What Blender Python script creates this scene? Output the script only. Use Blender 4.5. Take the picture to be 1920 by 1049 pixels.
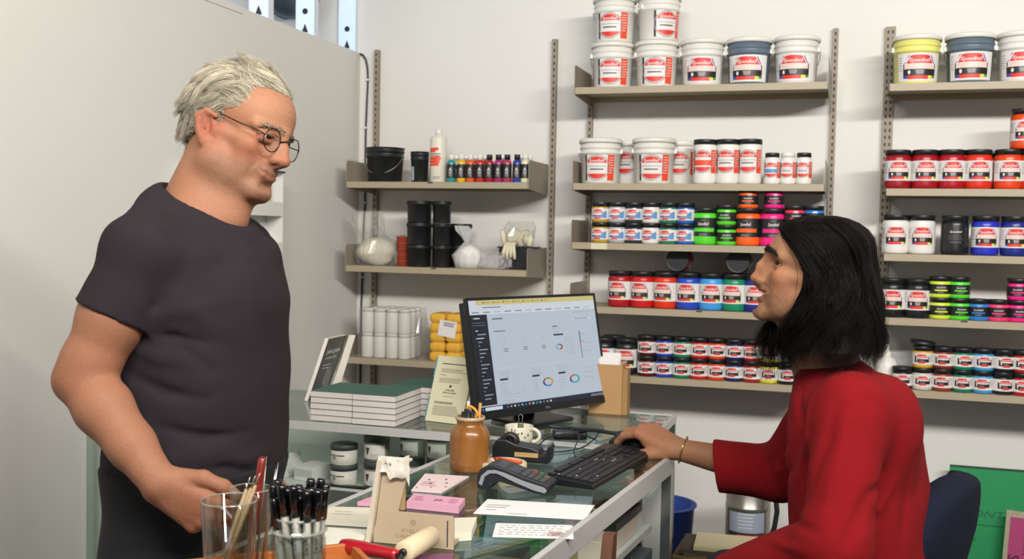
import bpy, math, random
import numpy as np
from mathutils import Matrix, Vector

for o in list(bpy.data.objects):
    bpy.data.objects.remove(o)
S = bpy.context.scene
COL = S.collection
rad = math.radians

# ---------------------------------------------------------------- camera, light, exposure
CAM = np.array([0.0, 0.0, 1.5])
FPX, FW, FH = 2000.0, 1920.0, 1049.0
_y, _p, _r = rad(17.3), rad(2.5), rad(-1.08)
_f = np.array([-math.sin(_y) * math.cos(_p), math.cos(_y) * math.cos(_p), -math.sin(_p)])
_r0 = np.array([math.cos(_y), math.sin(_y), 0.0])
_d0 = np.cross(_f, _r0)
CR = math.cos(_r) * _r0 + math.sin(_r) * _d0
CD = -math.sin(_r) * _r0 + math.cos(_r) * _d0
CF = _f
cd = bpy.data.cameras.new('camera')
cd.sensor_width = 36.0
cd.lens = FPX / FW * 36.0
cd.clip_start = 0.02
cam = bpy.data.objects.new('camera', cd)
COL.objects.link(cam)
cam.matrix_world = Matrix(((CR[0], -CD[0], -CF[0], CAM[0]), (CR[1], -CD[1], -CF[1], CAM[1]),
                           (CR[2], -CD[2], -CF[2], CAM[2]), (0, 0, 0, 1)))
cd.dof.use_dof = True
cd.dof.focus_distance = 2.3
cd.dof.aperture_fstop = 7.0
S.camera = cam
S.view_settings.view_transform = 'Standard'
S.view_settings.look = 'None'
S.view_settings.gamma = 1.0
S.view_settings.use_curve_mapping = False
S.view_settings.exposure = 0.0
W = bpy.data.worlds.new('world')
S.world = W
W.use_nodes = True
W.node_tree.nodes['Background'].inputs[0].default_value = (0.80, 0.90, 1.0, 1)
W.node_tree.nodes['Background'].inputs[1].default_value = 0.6


def area(name, loc, target, sx, sy, power, color=(1, 1, 1)):
    l = bpy.data.lights.new(name, 'AREA')
    l.shape = 'RECTANGLE'
    l.size, l.size_y = sx, sy
    l.energy = power
    l.color = color
    o = bpy.data.objects.new(name, l)
    COL.objects.link(o)
    o.location = loc
    o.rotation_euler = (Vector(target) - Vector(loc)).to_track_quat('-Z', 'Y').to_euler()
    return o


# ceiling tubes over the customer side of the shop, then two added fill lamps
area('ceiling_tube_row', (0.75, 0.35, 2.82), (-0.2, 4.2, 2.45), 3.6, 0.12, 196, (1.0, 0.965, 0.92))
area('added_rear_fill', (0.3, -1.6, 2.86), (0.3, -1.0, 0), 3.2, 0.3, 9, (1.0, 0.97, 0.93))  # unseen fill lamp added behind the camera, not a real row of tubes
area('added_front_fill', (1.6, -2.6, 1.7), (0.2, 2.5, 1.2), 2.6, 1.6, 6, (0.90, 0.95, 1.0))  # weak cool fill added out of view, standing in for an assumed window
area('side_room_daylight', (-2.8, 2.6, 2.95), (-2.75, 3.6, 2.2), 0.9, 1.6, 11, (0.66, 0.81, 1.0))


# ---------------------------------------------------------------- measuring helpers: picture point -> place in the room
def ray(u, v):
    return CF + CR * ((u - FW / 2) / FPX) + CD * ((v - FH / 2) / FPX)


def on_z(u, v, z):
    d = ray(u, v)
    return CAM + d * ((z - CAM[2]) / d[2])


def on_y(u, v, y):
    d = ray(u, v)
    return CAM + d * (y / d[1])


def on_x(u, v, x):
    d = ray(u, v)
    return CAM + d * (x / d[0])


def at(u, v, zc):
    return CAM + ray(u, v) * zc


# ---------------------------------------------------------------- materials
def lin(h):
    h = h.lstrip('#')
    c = [int(h[i:i + 2], 16) / 255 for i in (0, 2, 4)]
    return tuple(x / 12.92 if x <= 0.04045 else ((x + 0.055) / 1.055) ** 2.4 for x in c)


_MC = {}


def pm(name, hexc, rough=0.5, metal=0.0, spec=0.5, var=0.06, scale=30.0, bump=0.0, bscale=None, sss=0.0, coat=0.0,
       emit=0.0, sheen=0.0, trans=0.0, stretch=None):
    if name in _MC:
        return _MC[name]
    m = bpy.data.materials.new(name)
    _MC[name] = m
    m.use_nodes = True
    nt = m.node_tree
    b = nt.nodes['Principled BSDF']
    c = lin(hexc)
    b.inputs['Roughness'].default_value = rough
    b.inputs['Metallic'].default_value = metal
    b.inputs['Specular IOR Level'].default_value = spec
    b.inputs['Coat Weight'].default_value = coat
    b.inputs['Sheen Weight'].default_value = sheen
    b.inputs['Transmission Weight'].default_value = trans
    if sss:
        b.inputs['Subsurface Weight'].default_value = sss
        b.inputs['Subsurface Radius'].default_value = (0.012, 0.005, 0.003)
        b.inputs['Subsurface Scale'].default_value = 0.6
    tc = nt.nodes.new('ShaderNodeTexCoord')
    nz = nt.nodes.new('ShaderNodeTexNoise')
    nz.inputs['Scale'].default_value = scale
    nz.inputs['Detail'].default_value = 4
    src = tc.outputs['Object']
    if stretch:
        mp = nt.nodes.new('ShaderNodeMapping')
        mp.inputs['Scale'].default_value = stretch
        nt.links.new(src, mp.inputs[0])
        src = mp.outputs[0]
    nt.links.new(src, nz.inputs['Vector'])
    mx = nt.nodes.new('ShaderNodeMix')
    mx.data_type = 'RGBA'
    mx.inputs[6].default_value = tuple(x * (1 - var) for x in c) + (1,)
    mx.inputs[7].default_value = tuple(min(1, x * (1 + var)) for x in c) + (1,)
    nt.links.new(nz.outputs['Fac'], mx.inputs[0])
    nt.links.new(mx.outputs[2], b.inputs['Base Color'])
    if emit:
        b.inputs['Emission Color'].default_value = c + (1,)
        b.inputs['Emission Strength'].default_value = emit
    if bump:
        n2 = nz
        if bscale:
            n2 = nt.nodes.new('ShaderNodeTexNoise')
            n2.inputs['Scale'].default_value = bscale
            n2.inputs['Detail'].default_value = 5
            nt.links.new(src, n2.inputs['Vector'])
        bp = nt.nodes.new('ShaderNodeBump')
        bp.inputs['Strength'].default_value = bump
        bp.inputs['Distance'].default_value = 0.004
        nt.links.new(n2.outputs['Fac'], bp.inputs['Height'])
        nt.links.new(bp.outputs[0], b.inputs['Normal'])
    return m


def glassy(name, tint='#ffffff', refl=0.08, ior=1.45, rough=0.0, haze=0.0, hazec='#ffffff'):
    """thin clear sheet: a tinted see-through layer under a mirror layer weighted by Fresnel, with an optional milky layer"""
    if name in _MC:
        return _MC[name]
    m = bpy.data.materials.new(name)
    _MC[name] = m
    m.use_nodes = True
    nt = m.node_tree
    nt.nodes.clear()
    out = nt.nodes.new('ShaderNodeOutputMaterial')
    tr = nt.nodes.new('ShaderNodeBsdfTransparent')
    tr.inputs[0].default_value = lin(tint) + (1,)
    gl = nt.nodes.new('ShaderNodeBsdfGlossy')
    gl.inputs['Roughness'].default_value = rough
    fr = nt.nodes.new('ShaderNodeFresnel')
    fr.inputs[0].default_value = ior
    ns = nt.nodes.new('ShaderNodeTexNoise')
    ns.inputs['Scale'].default_value = 9
    ml = nt.nodes.new('ShaderNodeMath')
    ml.operation = 'MULTIPLY_ADD'
    ml.inputs[1].default_value = 0.02
    nt.links.new(ns.outputs['Fac'], ml.inputs[0])
    nt.links.new(fr.outputs[0], ml.inputs[2])
    ge = nt.nodes.new('ShaderNodeNewGeometry')          # the same reflectance from either side of the sheet
    mi = nt.nodes.new('ShaderNodeMix')
    mi.data_type = 'FLOAT'
    mi.inputs[2].default_value = ior
    mi.inputs[3].default_value = 1.0 / ior
    nt.links.new(ge.outputs['Backfacing'], mi.inputs[0])
    nt.links.new(mi.outputs[0], fr.inputs[0])
    base = tr.outputs[0]
    if haze:
        df = nt.nodes.new('ShaderNodeBsdfDiffuse')
        df.inputs[0].default_value = lin(hazec) + (1,)
        m0 = nt.nodes.new('ShaderNodeMixShader')
        m0.inputs[0].default_value = haze
        nt.links.new(tr.outputs[0], m0.inputs[1])
        nt.links.new(df.outputs[0], m0.inputs[2])
        base = m0.outputs[0]
    mx = nt.nodes.new('ShaderNodeMixShader')
    nt.links.new(ml.outputs[0], mx.inputs[0])
    nt.links.new(base, mx.inputs[1])
    nt.links.new(gl.outputs[0], mx.inputs[2])
    nt.links.new(mx.outputs[0], out.inputs[0])
    return m


def vcol(name, attr, rough=0.5, sss=0.0, spec=0.4, bump=0.0, bscale=400, sheen=0.0):
    """colour kept on the mesh (skin tones, hair strands), with fine procedural grain"""
    m = bpy.data.materials.new(name)
    m.use_nodes = True
    nt = m.node_tree
    b = nt.nodes['Principled BSDF']
    a = nt.nodes.new('ShaderNodeAttribute')
    a.attribute_name = attr
    nz = nt.nodes.new('ShaderNodeTexNoise')
    nz.inputs['Scale'].default_value = bscale
    nz.inputs['Detail'].default_value = 3
    tc = nt.nodes.new('ShaderNodeTexCoord')
    nt.links.new(tc.outputs['Object'], nz.inputs['Vector'])
    mr = nt.nodes.new('ShaderNodeMapRange')
    mr.inputs[3].default_value = 0.86
    mr.inputs[4].default_value = 1.14
    nt.links.new(nz.outputs['Fac'], mr.inputs[0])
    vm = nt.nodes.new('ShaderNodeVectorMath')
    vm.operation = 'SCALE'
    nt.links.new(a.outputs['Color'], vm.inputs[0])
    nt.links.new(mr.outputs[0], vm.inputs['Scale'])
    nt.links.new(vm.outputs[0], b.inputs['Base Color'])
    b.inputs['Roughness'].default_value = rough
    b.inputs['Specular IOR Level'].default_value = spec
    b.inputs['Sheen Weight'].default_value = sheen
    if sss:
        b.inputs['Subsurface Weight'].default_value = sss
        b.inputs['Subsurface Radius'].default_value = (0.010, 0.004, 0.002)
        b.inputs['Subsurface Scale'].default_value = 0.5
    if bump:
        bp = nt.nodes.new('ShaderNodeBump')
        bp.inputs['Strength'].default_value = bump
        bp.inputs['Distance'].default_value = 0.002
        nt.links.new(nz.outputs['Fac'], bp.inputs['Height'])
        nt.links.new(bp.outputs[0], b.inputs['Normal'])
    return m


# ---------------------------------------------------------------- mesh helpers
def rotm(axis, a):
    return np.array(Matrix.Rotation(a, 3, axis))


def tf(pts, R=None, t=(0, 0, 0)):
    p = np.asarray(pts, float)
    if R is not None:
        p = p @ np.asarray(R).T
    return p + np.asarray(t, float)


class MB:
    def __init__(self):
        self.v, self.f, self.m, self.s = [], [], [], []

    def add(self, V, F, mi=0, smooth=False, R=None, t=(0, 0, 0)):
        n = len(self.v)
        self.v.extend(map(tuple, tf(V, R, t)))
        for f in F:
            self.f.append(tuple(i + n for i in f))
            self.m.append(mi)
            self.s.append(smooth)
        return self

    def box(self, x0, x1, y0, y1, z0, z1, mi=0, R=None, t=(0, 0, 0)):
        V = [(x0, y0, z0), (x1, y0, z0), (x1, y1, z0), (x0, y1, z0), (x0, y0, z1), (x1, y0, z1), (x1, y1, z1), (x0, y1, z1)]
        F = [(0, 3, 2, 1), (4, 5, 6, 7), (0, 1, 5, 4), (1, 2, 6, 5), (2, 3, 7, 6), (3, 0, 4, 7)]
        return self.add(V, F, mi, False, R, t)

    def rbox(self, x0, x1, y0, y1, z0, z1, r, mi=0, R=None, t=(0, 0, 0), n=4):
        """box with corners rounded in plan and a chamfer top and bottom"""
        pl = []
        for cx, cy, a0 in ((x1 - r, y1 - r, 0), (x0 + r, y1 - r, 90), (x0 + r, y0 + r, 180), (x1 - r, y0 + r, 270)):
            for k in range(n + 1):
                a = rad(a0 + 90 * k / n)
                pl.append((cx + r * math.cos(a), cy + r * math.sin(a)))
        cx, cy = (x0 + x1) / 2, (y0 + y1) / 2
        c = min(r * 0.5, (z1 - z0) * 0.3)
        ix, iy = 1 - c / ((x1 - x0) / 2), 1 - c / ((y1 - y0) / 2)
        N = len(pl)
        V = []
        for z, sx, sy in ((z0, ix, iy), (z0 + c, 1, 1), (z1 - c, 1, 1), (z1, ix, iy)):
            V += [(cx + (a - cx) * sx, cy + (b - cy) * sy, z) for a, b in pl]
        F = []
        for k in range(3):
            for i in range(N):
                j = (i + 1) % N
                F.append((k * N + i, k * N + j, (k + 1) * N + j, (k + 1) * N + i))
        self.add(V, F, mi, True, R, t)
        self.add(V[:N], [tuple(range(N))[::-1]], mi, False, R, t)
        self.add(V[-N:], [tuple(range(N))], mi, False, R, t)
        return self

    def lathe(self, prof, n=24, mi=0, smooth=True, R=None, t=(0, 0, 0), a0=0.0, a1=2 * math.pi):
        full = abs(a1 - a0 - 2 * math.pi) < 1e-6
        V, F = [], []
        m = n if full else n + 1
        for (r, z) in prof:
            for k in range(m):
                a = a0 + (a1 - a0) * k / n
                V.append((r * math.cos(a), r * math.sin(a), z))
        for i in range(len(prof) - 1):
            for k in range(n):
                k2 = (k + 1) % m
                F.append((i * m + k, i * m + k2, (i + 1) * m + k2, (i + 1) * m + k))
        return self.add(V, F, mi, smooth, R, t)

    def tube(self, pts, r, n=8, mi=0, caps=True, closed=False, smooth=True, R=None, t=(0, 0, 0)):
        P = np.asarray(pts, float)
        N = len(P)
        rr = np.full(N, r) if np.isscalar(r) else np.asarray(r, float)
        if closed:
            T = np.roll(P, -1, 0) - np.roll(P, 1, 0)
        else:
            T = np.gradient(P, axis=0)
        T /= np.linalg.norm(T, axis=1)[:, None] + 1e-12
        u = np.array([0, 0, 1.0]) if abs(T[0][2]) < 0.9 else np.array([1.0, 0, 0])
        V, F = [], []
        for i in range(N):
            u = u - T[i] * (u @ T[i])
            u /= np.linalg.norm(u) + 1e-12
            w = np.cross(T[i], u)
            for k in range(n):
                a = 2 * math.pi * k / n
                V.append(P[i] + rr[i] * (math.cos(a) * u + math.sin(a) * w))
        for i in range(N if closed else N - 1):
            j = (i + 1) % N
            for k in range(n):
                k2 = (k + 1) % n
                F.append((i * n + k, i * n + k2, j * n + k2, j * n + k))
        if caps and not closed:
            F.append(tuple(range(n))[::-1])
            F.append(tuple((N - 1) * n + k for k in range(n)))
        return self.add(V, F, mi, smooth, R, t)

    def prism(self, poly, d0, d1, mi=0, R=None, t=(0, 0, 0), smooth=False):
        """closed polygon in (x, z) pulled from y = d0 to y = d1"""
        N = len(poly)
        V = [(a, d0, b) for a, b in poly] + [(a, d1, b) for a, b in poly]
        F = [tuple(range(N)), tuple(range(N, 2 * N))[::-1]]
        F += [((i + 1) % N, i, N + i, N + (i + 1) % N) for i in range(N)]
        return self.add(V, F, mi, smooth, R, t)

    def plate(self, poly, z0, z1, mi=0, R=None, t=(0, 0, 0)):
        """closed polygon in (x, y) pulled from z0 to z1"""
        N = len(poly)
        V = [(a, b, z0) for a, b in poly] + [(a, b, z1) for a, b in poly]
        F = [tuple(range(N))[::-1], tuple(range(N, 2 * N))]
        F += [(i, (i + 1) % N, N + (i + 1) % N, N + i) for i in range(N)]
        return self.add(V, F, mi, False, R, t)

    def mesh(self, name):
        me = bpy.data.meshes.new(name)
        me.from_pydata([tuple(map(float, p)) for p in self.v], [], self.f)
        me.polygons.foreach_set('material_index', self.m)
        me.polygons.foreach_set('use_smooth', self.s)
        me.update()
        return me

    def build(self, name, mats, parent=None, world=False, bevel=0.0, seg=2):
        """links ONE mesh object; with world=True the points are room coordinates and the parent is an unrotated Empty"""
        if world and parent is not None:
            off = np.array(parent.location)
            p = parent.parent
            while p is not None:
                off = off + np.array(p.location)
                p = p.parent
            self.v = [tuple(np.asarray(q) - off) for q in self.v]
        me = self.mesh(name)
        for m in (mats if isinstance(mats, (list, tuple)) else [mats]):
            me.materials.append(m)
        o = bpy.data.objects.new(name, me)
        COL.objects.link(o)
        if parent is not None:
            o.parent = parent
        if bevel:
            b = o.modifiers.new('edge', 'BEVEL')
            b.width = bevel
            b.segments = seg
            b.limit_method = 'ANGLE'
        return o


def tag(o, label=None, cat=None, group=None, kind=None):
    if label:
        o['label'] = label
    if cat:
        o['category'] = cat
    if group:
        o['group'] = group
    if kind:
        o['kind'] = kind
    return o


def thing(name, label, cat, loc=(0, 0, 0), rz=0.0, group=None):
    o = bpy.data.objects.new(name, None)
    COL.objects.link(o)
    o.empty_display_size = 0.02
    o.location = tuple(float(x) for x in loc)
    o.rotation_euler = (0, 0, rz)
    return tag(o, label, cat, group)


def dup(root, loc, rz=0.0, label=None, group=None):
    r = root.copy()
    COL.objects.link(r)
    r.location = tuple(float(x) for x in loc)
    r.rotation_euler = (0, 0, rz)
    tag(r, label, None, group)
    for ch in list(root.children):
        c = ch.copy()
        COL.objects.link(c)
        c.parent = r
        for g in list(ch.children):
            d = g.copy()
            COL.objects.link(d)
            d.parent = c
    return r


def recolor(root, **parts):
    """own materials for single parts of a copy: body=material ..."""
    for ch in root.children:
        key = ch.name.split('.')[0]
        if key in parts:
            sl = ch.material_slots[0]
            sl.link = 'OBJECT'
            sl.material = parts[key]


_TX = {}


def text_geo(s, shear=0.0, bold=0.0):
    """outline of a word as flat (x, y) points of height about 1, centred, with faces"""
    k = (s, shear, bold)
    if k in _TX:
        return _TX[k]
    c = bpy.data.curves.new('lettering', 'FONT')
    c.body = s
    c.align_x = 'CENTER'
    c.shear = shear
    c.offset = bold
    c.resolution_u = 2
    o = bpy.data.objects.new('lettering', c)
    COL.objects.link(o)
    dg = bpy.context.evaluated_depsgraph_get()
    me = bpy.data.meshes.new_from_object(o.evaluated_get(dg))
    V = np.array([v.co[:2] for v in me.vertices])
    F = [tuple(p.vertices) for p in me.polygons]
    bpy.data.objects.remove(o)
    bpy.data.curves.remove(c)
    bpy.data.meshes.remove(me)
    V[:, 1] -= (V[:, 1].min() + V[:, 1].max()) / 2
    V[:, 0] -= (V[:, 0].min() + V[:, 0].max()) / 2
    _TX[k] = (V, F)
    return _TX[k]


class Flat:
    """flat print laid out in (s, t) on a sheet; fn maps (s, t, layer) to the surface"""
    def __init__(self, fn, eps=0.0003, step=0.008):
        self.fn, self.eps, self.step, self.b = fn, eps, step, MB()

    def put(self, pts, faces, mi, layer):
        V = [self.fn(a, b, layer * self.eps) for a, b in pts]
        self.b.add(V, faces, mi, True)

    def strip(self, s0, s1, bot, top, mi, layer=0):
        n = max(1, int(abs(s1 - s0) / self.step + 0.5))
        f0 = bot if callable(bot) else (lambda s: bot)
        f1 = top if callable(top) else (lambda s: top)
        P, F = [], []
        for i in range(n + 1):
            s = s0 + (s1 - s0) * i / n
            P += [(s, f0(s)), (s, max(f1(s), f0(s)))]
        for i in range(n):
            F.append((2 * i, 2 * i + 2, 2 * i + 3, 2 * i + 1))
        self.put(P, F, mi, layer)

    def disc(self, s, t, rs, rt, mi, layer=0, n=14):
        P = [(s, t)] + [(s + rs * math.cos(2 * math.pi * k / n), t + rt * math.sin(2 * math.pi * k / n)) for k in range(n)]
        self.put(P, [(0, 1 + k, 1 + (k + 1) % n) for k in range(n)], mi, layer)

    def ring(self, s, t, r0, r1, mi, layer=0, a0=0, a1=360, n=28):
        P, F = [], []
        for k in range(n + 1):
            a = rad(a0 + (a1 - a0) * k / n)
            P += [(s + r0 * math.cos(a), t + r0 * math.sin(a)), (s + r1 * math.cos(a), t + r1 * math.sin(a))]
        for k in range(n):
            F.append((2 * k, 2 * k + 1, 2 * k + 3, 2 * k + 2))
        self.put(P, F, mi, layer)

    def trap(self, s, t0, t1, w0, w1, mi, layer=0, arch=0.0, n=10):
        P, F = [], []
        for i in range(n + 1):
            q = i / n * 2 - 1
            P += [(s + q * w0, t0 + arch * 0.4 * (1 - q * q)), (s + q * w1, t1 + arch * (1 - q * q))]
        for i in range(n):
            F.append((2 * i, 2 * i + 2, 2 * i + 3, 2 * i + 1))
        self.put(P, F, mi, layer)

    def text(self, s, cx, cy, h, mi, layer=1, shear=0.0, bold=0.0, width=None, rot=0.0):
        V, F = text_geo(s, shear, bold)
        sx = h
        if width:
            sx = width / max(1e-6, V[:, 0].max() - V[:, 0].min())
        c, d = math.cos(rot), math.sin(rot)
        P = [(cx + (a * sx) * c - (b * h) * d, cy + (a * sx) * d + (b * h) * c) for a, b in V]
        self.put(P, F, mi, layer)

    def lines(self, s0, s1, t, n, pitch, th, mi, layer=1, seed=1, rag=0.3):
        r = random.Random(seed)
        for i in range(n):
            e = s1 - (s1 - s0) * rag * r.random()
            y = t - i * pitch
            self.strip(s0, e, y - th / 2, y + th / 2, mi, layer)

    def build(self, name, mats, parent, world=False):
        return self.b.build(name, mats, parent, world)


def cyl_fn(R):
    return lambda s, t, e: ((R + e) * math.sin(s / R), -(R + e) * math.cos(s / R), t)


def cone_fn(R0, R1, H):
    """label surface of a pail that widens from R0 at z = 0 to R1 at z = H; faces -y"""
    def f(s, t, e):
        R = R0 + (R1 - R0) * t / H + e
        return (R * math.sin(s / R0), -R * math.cos(s / R0), t)
    return f


rng = random.Random(7)
# ---------------------------------------------------------------- materials of the room
M_wall = pm('white_wall_paint', '#dcdad4', 0.75, var=0.02, scale=3, bump=0.06, bscale=120)
M_wall2 = pm('white_partition_paint', '#d6d4cd', 0.75, var=0.025, scale=2.5, bump=0.06, bscale=90)
M_floor = pm('grey_concrete', '#524f49', 0.6, var=0.12, scale=4, bump=0.1, bscale=40)
M_ceil = pm('ceiling_grey', '#6c6a64', 0.8, var=0.02)
M_blue = pm('side_room_paint', '#8e9db4', 0.7, var=0.05, scale=2)
M_stud = pm('galvanised_steel', '#dfe6ee', 0.35, 0.55, var=0.06, scale=40)
M_hole = pm('dark_hole', '#2b3138', 0.8)
M_duct = pm('duct_metal', '#7f8c94', 0.35, 0.7, var=0.12, scale=14)
M_shelf = pm('taupe_enamel', '#a59880', 0.5, var=0.03, scale=12)
M_brkt = pm('taupe_bracket', '#94897a', 0.55, var=0.04, scale=14)
M_up = pm('taupe_upright', '#8f8474', 0.55, var=0.05, scale=20)
M_slot = pm('slot_shadow', '#453e34', 0.8)
M_cable = pm('black_cable', '#23272a', 0.5)
M_clip = pm('white_clip', '#d8dad6', 0.5)

WALL_Y = 4.25
LX = -2.03
H = 3.3


def struct(name, mb, mats, **k):
    return tag(mb.build(name, mats, **k), kind='structure')


struct('wall_back', MB().box(-3.4, 3.2, WALL_Y, WALL_Y + 0.12, 0, H), M_wall)
struct('wall_left', MB().box(LX - 0.11, LX, -2.9, WALL_Y, 0, 2.266), M_wall2)
M_far = pm('far_wall_paint', '#66635d', 0.8, var=0.03)
struct('wall_right', MB().box(3.2, 3.3, -2.9, WALL_Y + 0.12, 0, H), M_far)
b = MB()
b.box(-3.4, -0.4, -3.0, -2.9, 0, H)
b.box(3.0, 3.2, -3.0, -2.9, 0, H)
b.box(-0.4, 3.0, -3.0, -2.9, 0, 0.8)
b.box(-0.4, 3.0, -3.0, -2.9, 2.5, H)
struct('wall_front', b, M_far)
struct('wall_side_room', MB().box(-3.5, -3.4, -3.0, WALL_Y + 0.12, 0, H), M_blue)
struct('floor', MB().box(-3.5, 3.3, -3.0, WALL_Y + 0.12, -0.1, 0), M_floor)
struct('ceiling', MB().box(-3.5, 3.3, -3.0, WALL_Y + 0.12, H, H + 0.1), M_ceil)
# thin lip along the top of the partition
struct('trim_1', MB().box(LX - 0.115, LX + 0.004, -2.9, 3.30, 2.245, 2.268), M_wall2)

# metal studs above the partition
for k, (u, lab_) in enumerate(((487, 'steel stud above the partition, farthest from the corner'),
                               (574, 'steel stud above the partition beside the round duct'),
                               (653, 'steel stud above the partition against the back corner'))):
    p = on_x(u, 40, LX - 0.05)
    y = p[1]
    st = thing('wall_stud', lab_, 'stud', (LX - 0.055, y, 2.2685), 0, 'metal studs above the partition')
    c = MB()
    c.box(-0.042, 0.042, 0.0, 0.0015, 0, H - 2.27)
    c.box(-0.0425, -0.041, -0.0, 0.034, 0, H - 2.27)
    c.box(0.041, 0.0425, -0.0, 0.034, 0, H - 2.27)
    c.build('channel', M_stud, st)
    for j, z in enumerate((0.035, 0.1, 0.42)):
        g = MB()
        if j == 0:
            g.prism([(-0.014, z - 0.018), (0.014, z - 0.018), (0, z + 0.016)], -0.0012, -0.0002)
        else:
            g.lathe([(0.0001, 0), (0.012, 0), (0.012, 0.001), (0.0001, 0.001)], 14, 0, False, rotm('X', rad(90)), (0, -0.0002, z))
        g.build('knockout', M_hole, st)
dp = on_x(612, 10, LX - 0.5)
b = MB()
b.lathe([(0.0, -0.12), (0.14, -0.12), (0.14, -0.05), (0.146, -0.045), (0.14, -0.04), (0.14, 0.12), (0.0, 0.12)], 32,
        R=rotm('Z', rad(25)) @ rotm('X', rad(90)))
dc = thing('air_duct', 'round grey metal duct seen through the gap above the partition', 'duct', on_x(548, -28, LX - 0.32))
b.build('pipe', M_duct, dc)
c = MB()
c.box(-0.02, 0.02, -0.01, 0.01, 0.142, H - dc.location[2])
c.build('hanger', M_stud, dc)
tag(MB().box(-3.395, -3.37, 3.95, 4.22, 1.95, 2.62).build('daylight_panel', pm('daylit_pane', '#f4f8ff', 0.4, emit=1.6)),
    'bright white lit pane glimpsed low through the gap above the partition', 'window')
b = MB()
p0 = np.array([LX - 0.3, 3.9, 2.95])
cab = thing('hanging_cable', 'thin black cable hanging in the gap above the partition', 'cable', p0)
b.tube([p0 + np.array([0.0, 0.0 + 0.10 * t * t, -0.62 * t]) for t in np.linspace(0, 1, 12)], 0.006, 6)
b.build('wire', M_cable, cab, world=True)

# cable that runs from the partition top down the back corner
P = [on_y(u, v, WALL_Y - 0.008) for u, v in ((674, 101), (680, 103), (686, 112), (689, 127), (690, 150), (688, 190), (686, 240), (685, 300), (684, 380),
                                             (681, 450), (679, 520), (677, 590), (676, 640), (675, 720))]
wc = thing('wall_cable', 'dark cable clipped down the back wall beside the corner', 'cable', P[0])
MB().tube(P, 0.0042, 6).build('wire', M_cable, wc, world=True)
for i in (4, 6, 8, 10):
    q = P[i]
    MB().box(q[0] - 0.007, q[0] + 0.007, q[1] - 0.006, q[1] + 0.0075, q[2] - 0.004, q[2] + 0.004).build('clip', M_clip, wc, world=True)

# ---------------------------------------------------------------- wall shelving
YF = 3.95


def upright(u, v, z0, label, w=0.02, x=None):
    p = on_y(u, v, WALL_Y)
    x = p[0] if x is None else x
    t = thing('shelf_upright', label, 'upright', (x, WALL_Y - 0.012, z0), 0, 'slotted wall uprights')
    h = p[2] - z0
    MB().box(-w / 2, w / 2, -0.012, 0.0115, 0, h).build('rail', M_up, t)
    g = MB()
    for i in range(int(h / 0.026)):
        z = h - 0.02 - 0.026 * i
        for sx in ((0,) if w < 0.03 else (-0.008, 0.008)):
            g.box(sx - 0.003, sx + 0.003, -0.0128, -0.0118, z - 0.006, z + 0.006)
    tag(g.build('slots', M_slot, t), kind='stuff')
    return x


X1 = upright(710, 95, 0.75, 'slotted upright in the back corner behind the black pails')
X2 = upright(1042.7, 75, 0.75, 'slotted upright between the corner bay and the middle bay')
X3 = upright(1110, 150, 0.55, 'slotted upright under the brackets of the middle bay, pail side')
X4 = upright(1567.5, 55, 0.55, 'slotted upright at the seated man side of the middle bay')
X5 = upright(1670, 52, 0.55, 'wide double slotted upright of the bay with the yellow pail', w=0.036)


def shelf(name_lab, xl, xr, zt, left=True, right=True, tape=False, marks=()):
    t = thing('wall_shelf', name_lab, 'shelf', ((xl + xr) / 2, YF, zt), 0, 'taupe metal wall shelves')
    hw = (xr - xl) / 2
    b = MB()
    b.box(-hw + 0.003, hw - 0.003, 0.0, 0.275, -0.004, 0)
    b.box(-hw + 0.003, hw - 0.003, 0.0, 0.004, -0.025, -0.004)
    b.box(-hw + 0.003, hw - 0.003, 0.271, 0.275, -0.025, -0.004)
    b.build('shelf_board', M_shelf, t)
    for s, on in ((-1, left), (1, right)):
        if on:
            c = MB()
            pts = [(0.001, -0.026), (0.276, -0.040), (0.276, 0.086), (0.012, 0.086), (0.004, 0.082), (0.001, 0.074)]
            c.prism([(y, z) for y, z in pts], -0.0012, 0.0012, R=np.array([[0, 1, 0], [1, 0, 0], [0, 0, 1.0]]), t=(s * hw, 0, 0))
            c.build('bracket', M_brkt, t)
    for mx_ in marks:
        MB().box(mx_ - 0.011, mx_ + 0.011, -0.0008, 0.0002, -0.0055, -0.0005).build('clip', M_cable, t)
    if tape:
        MB().box(-hw + 0.078, -hw + 0.14, -0.0008, 0.0002, -0.0245, -0.0015).build('tape', pm('masking_tape', '#d3cba8', 0.6), t)
    return t


SZ = {}


def zrow(key, u, v):
    SZ[key] = float(on_y(u, v, YF)[2])
    return SZ[key]


xa, xb = on_y(649, 342, YF)[0], on_y(991, 342, YF)[0]
shelf('corner bay shelf holding the small paint bottles and tall white bottle', xa, xb, zrow('A1', 800, 341.3), marks=(-0.02,))
shelf('corner bay shelf holding the stacked black pails and tied bags', xa, xb, zrow('A2', 800, 502), marks=(0.0,))
shelf('lowest corner bay shelf holding wrapped white bottles', xa, xb, zrow('A3', 740, 675))
xc, xd = on_y(1077, 164, YF)[0], on_y(1553, 154, YF)[0]
shelf('top shelf of the middle bay loaded with white pails', xc, xd, zrow('B1', 1300, 159))
shelf('middle bay shelf with pails and tall white jars under black lids', xc, xd, zrow('B2', 1300, 344.6))
shelf('middle bay shelf with small jars and fluorescent paint', xc, xd, zrow('B3', 1300, 459.3), tape=True)
shelf('middle bay shelf with seven quart paint jars in a row', xc, xd, zrow('B4', 1300, 582.5), marks=(0.03,))
shelf('lowest middle bay shelf with small jars stacked in pairs', xc, xd, zrow('B5', 1300, 712.7))
xe = on_y(1665, 157, YF)[0] + 0.003
xf = xe + 0.92
shelf('top shelf of the far bay with the yellow pail', xe, xf, zrow('C1', 1780, 154.5), left=False)
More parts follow.
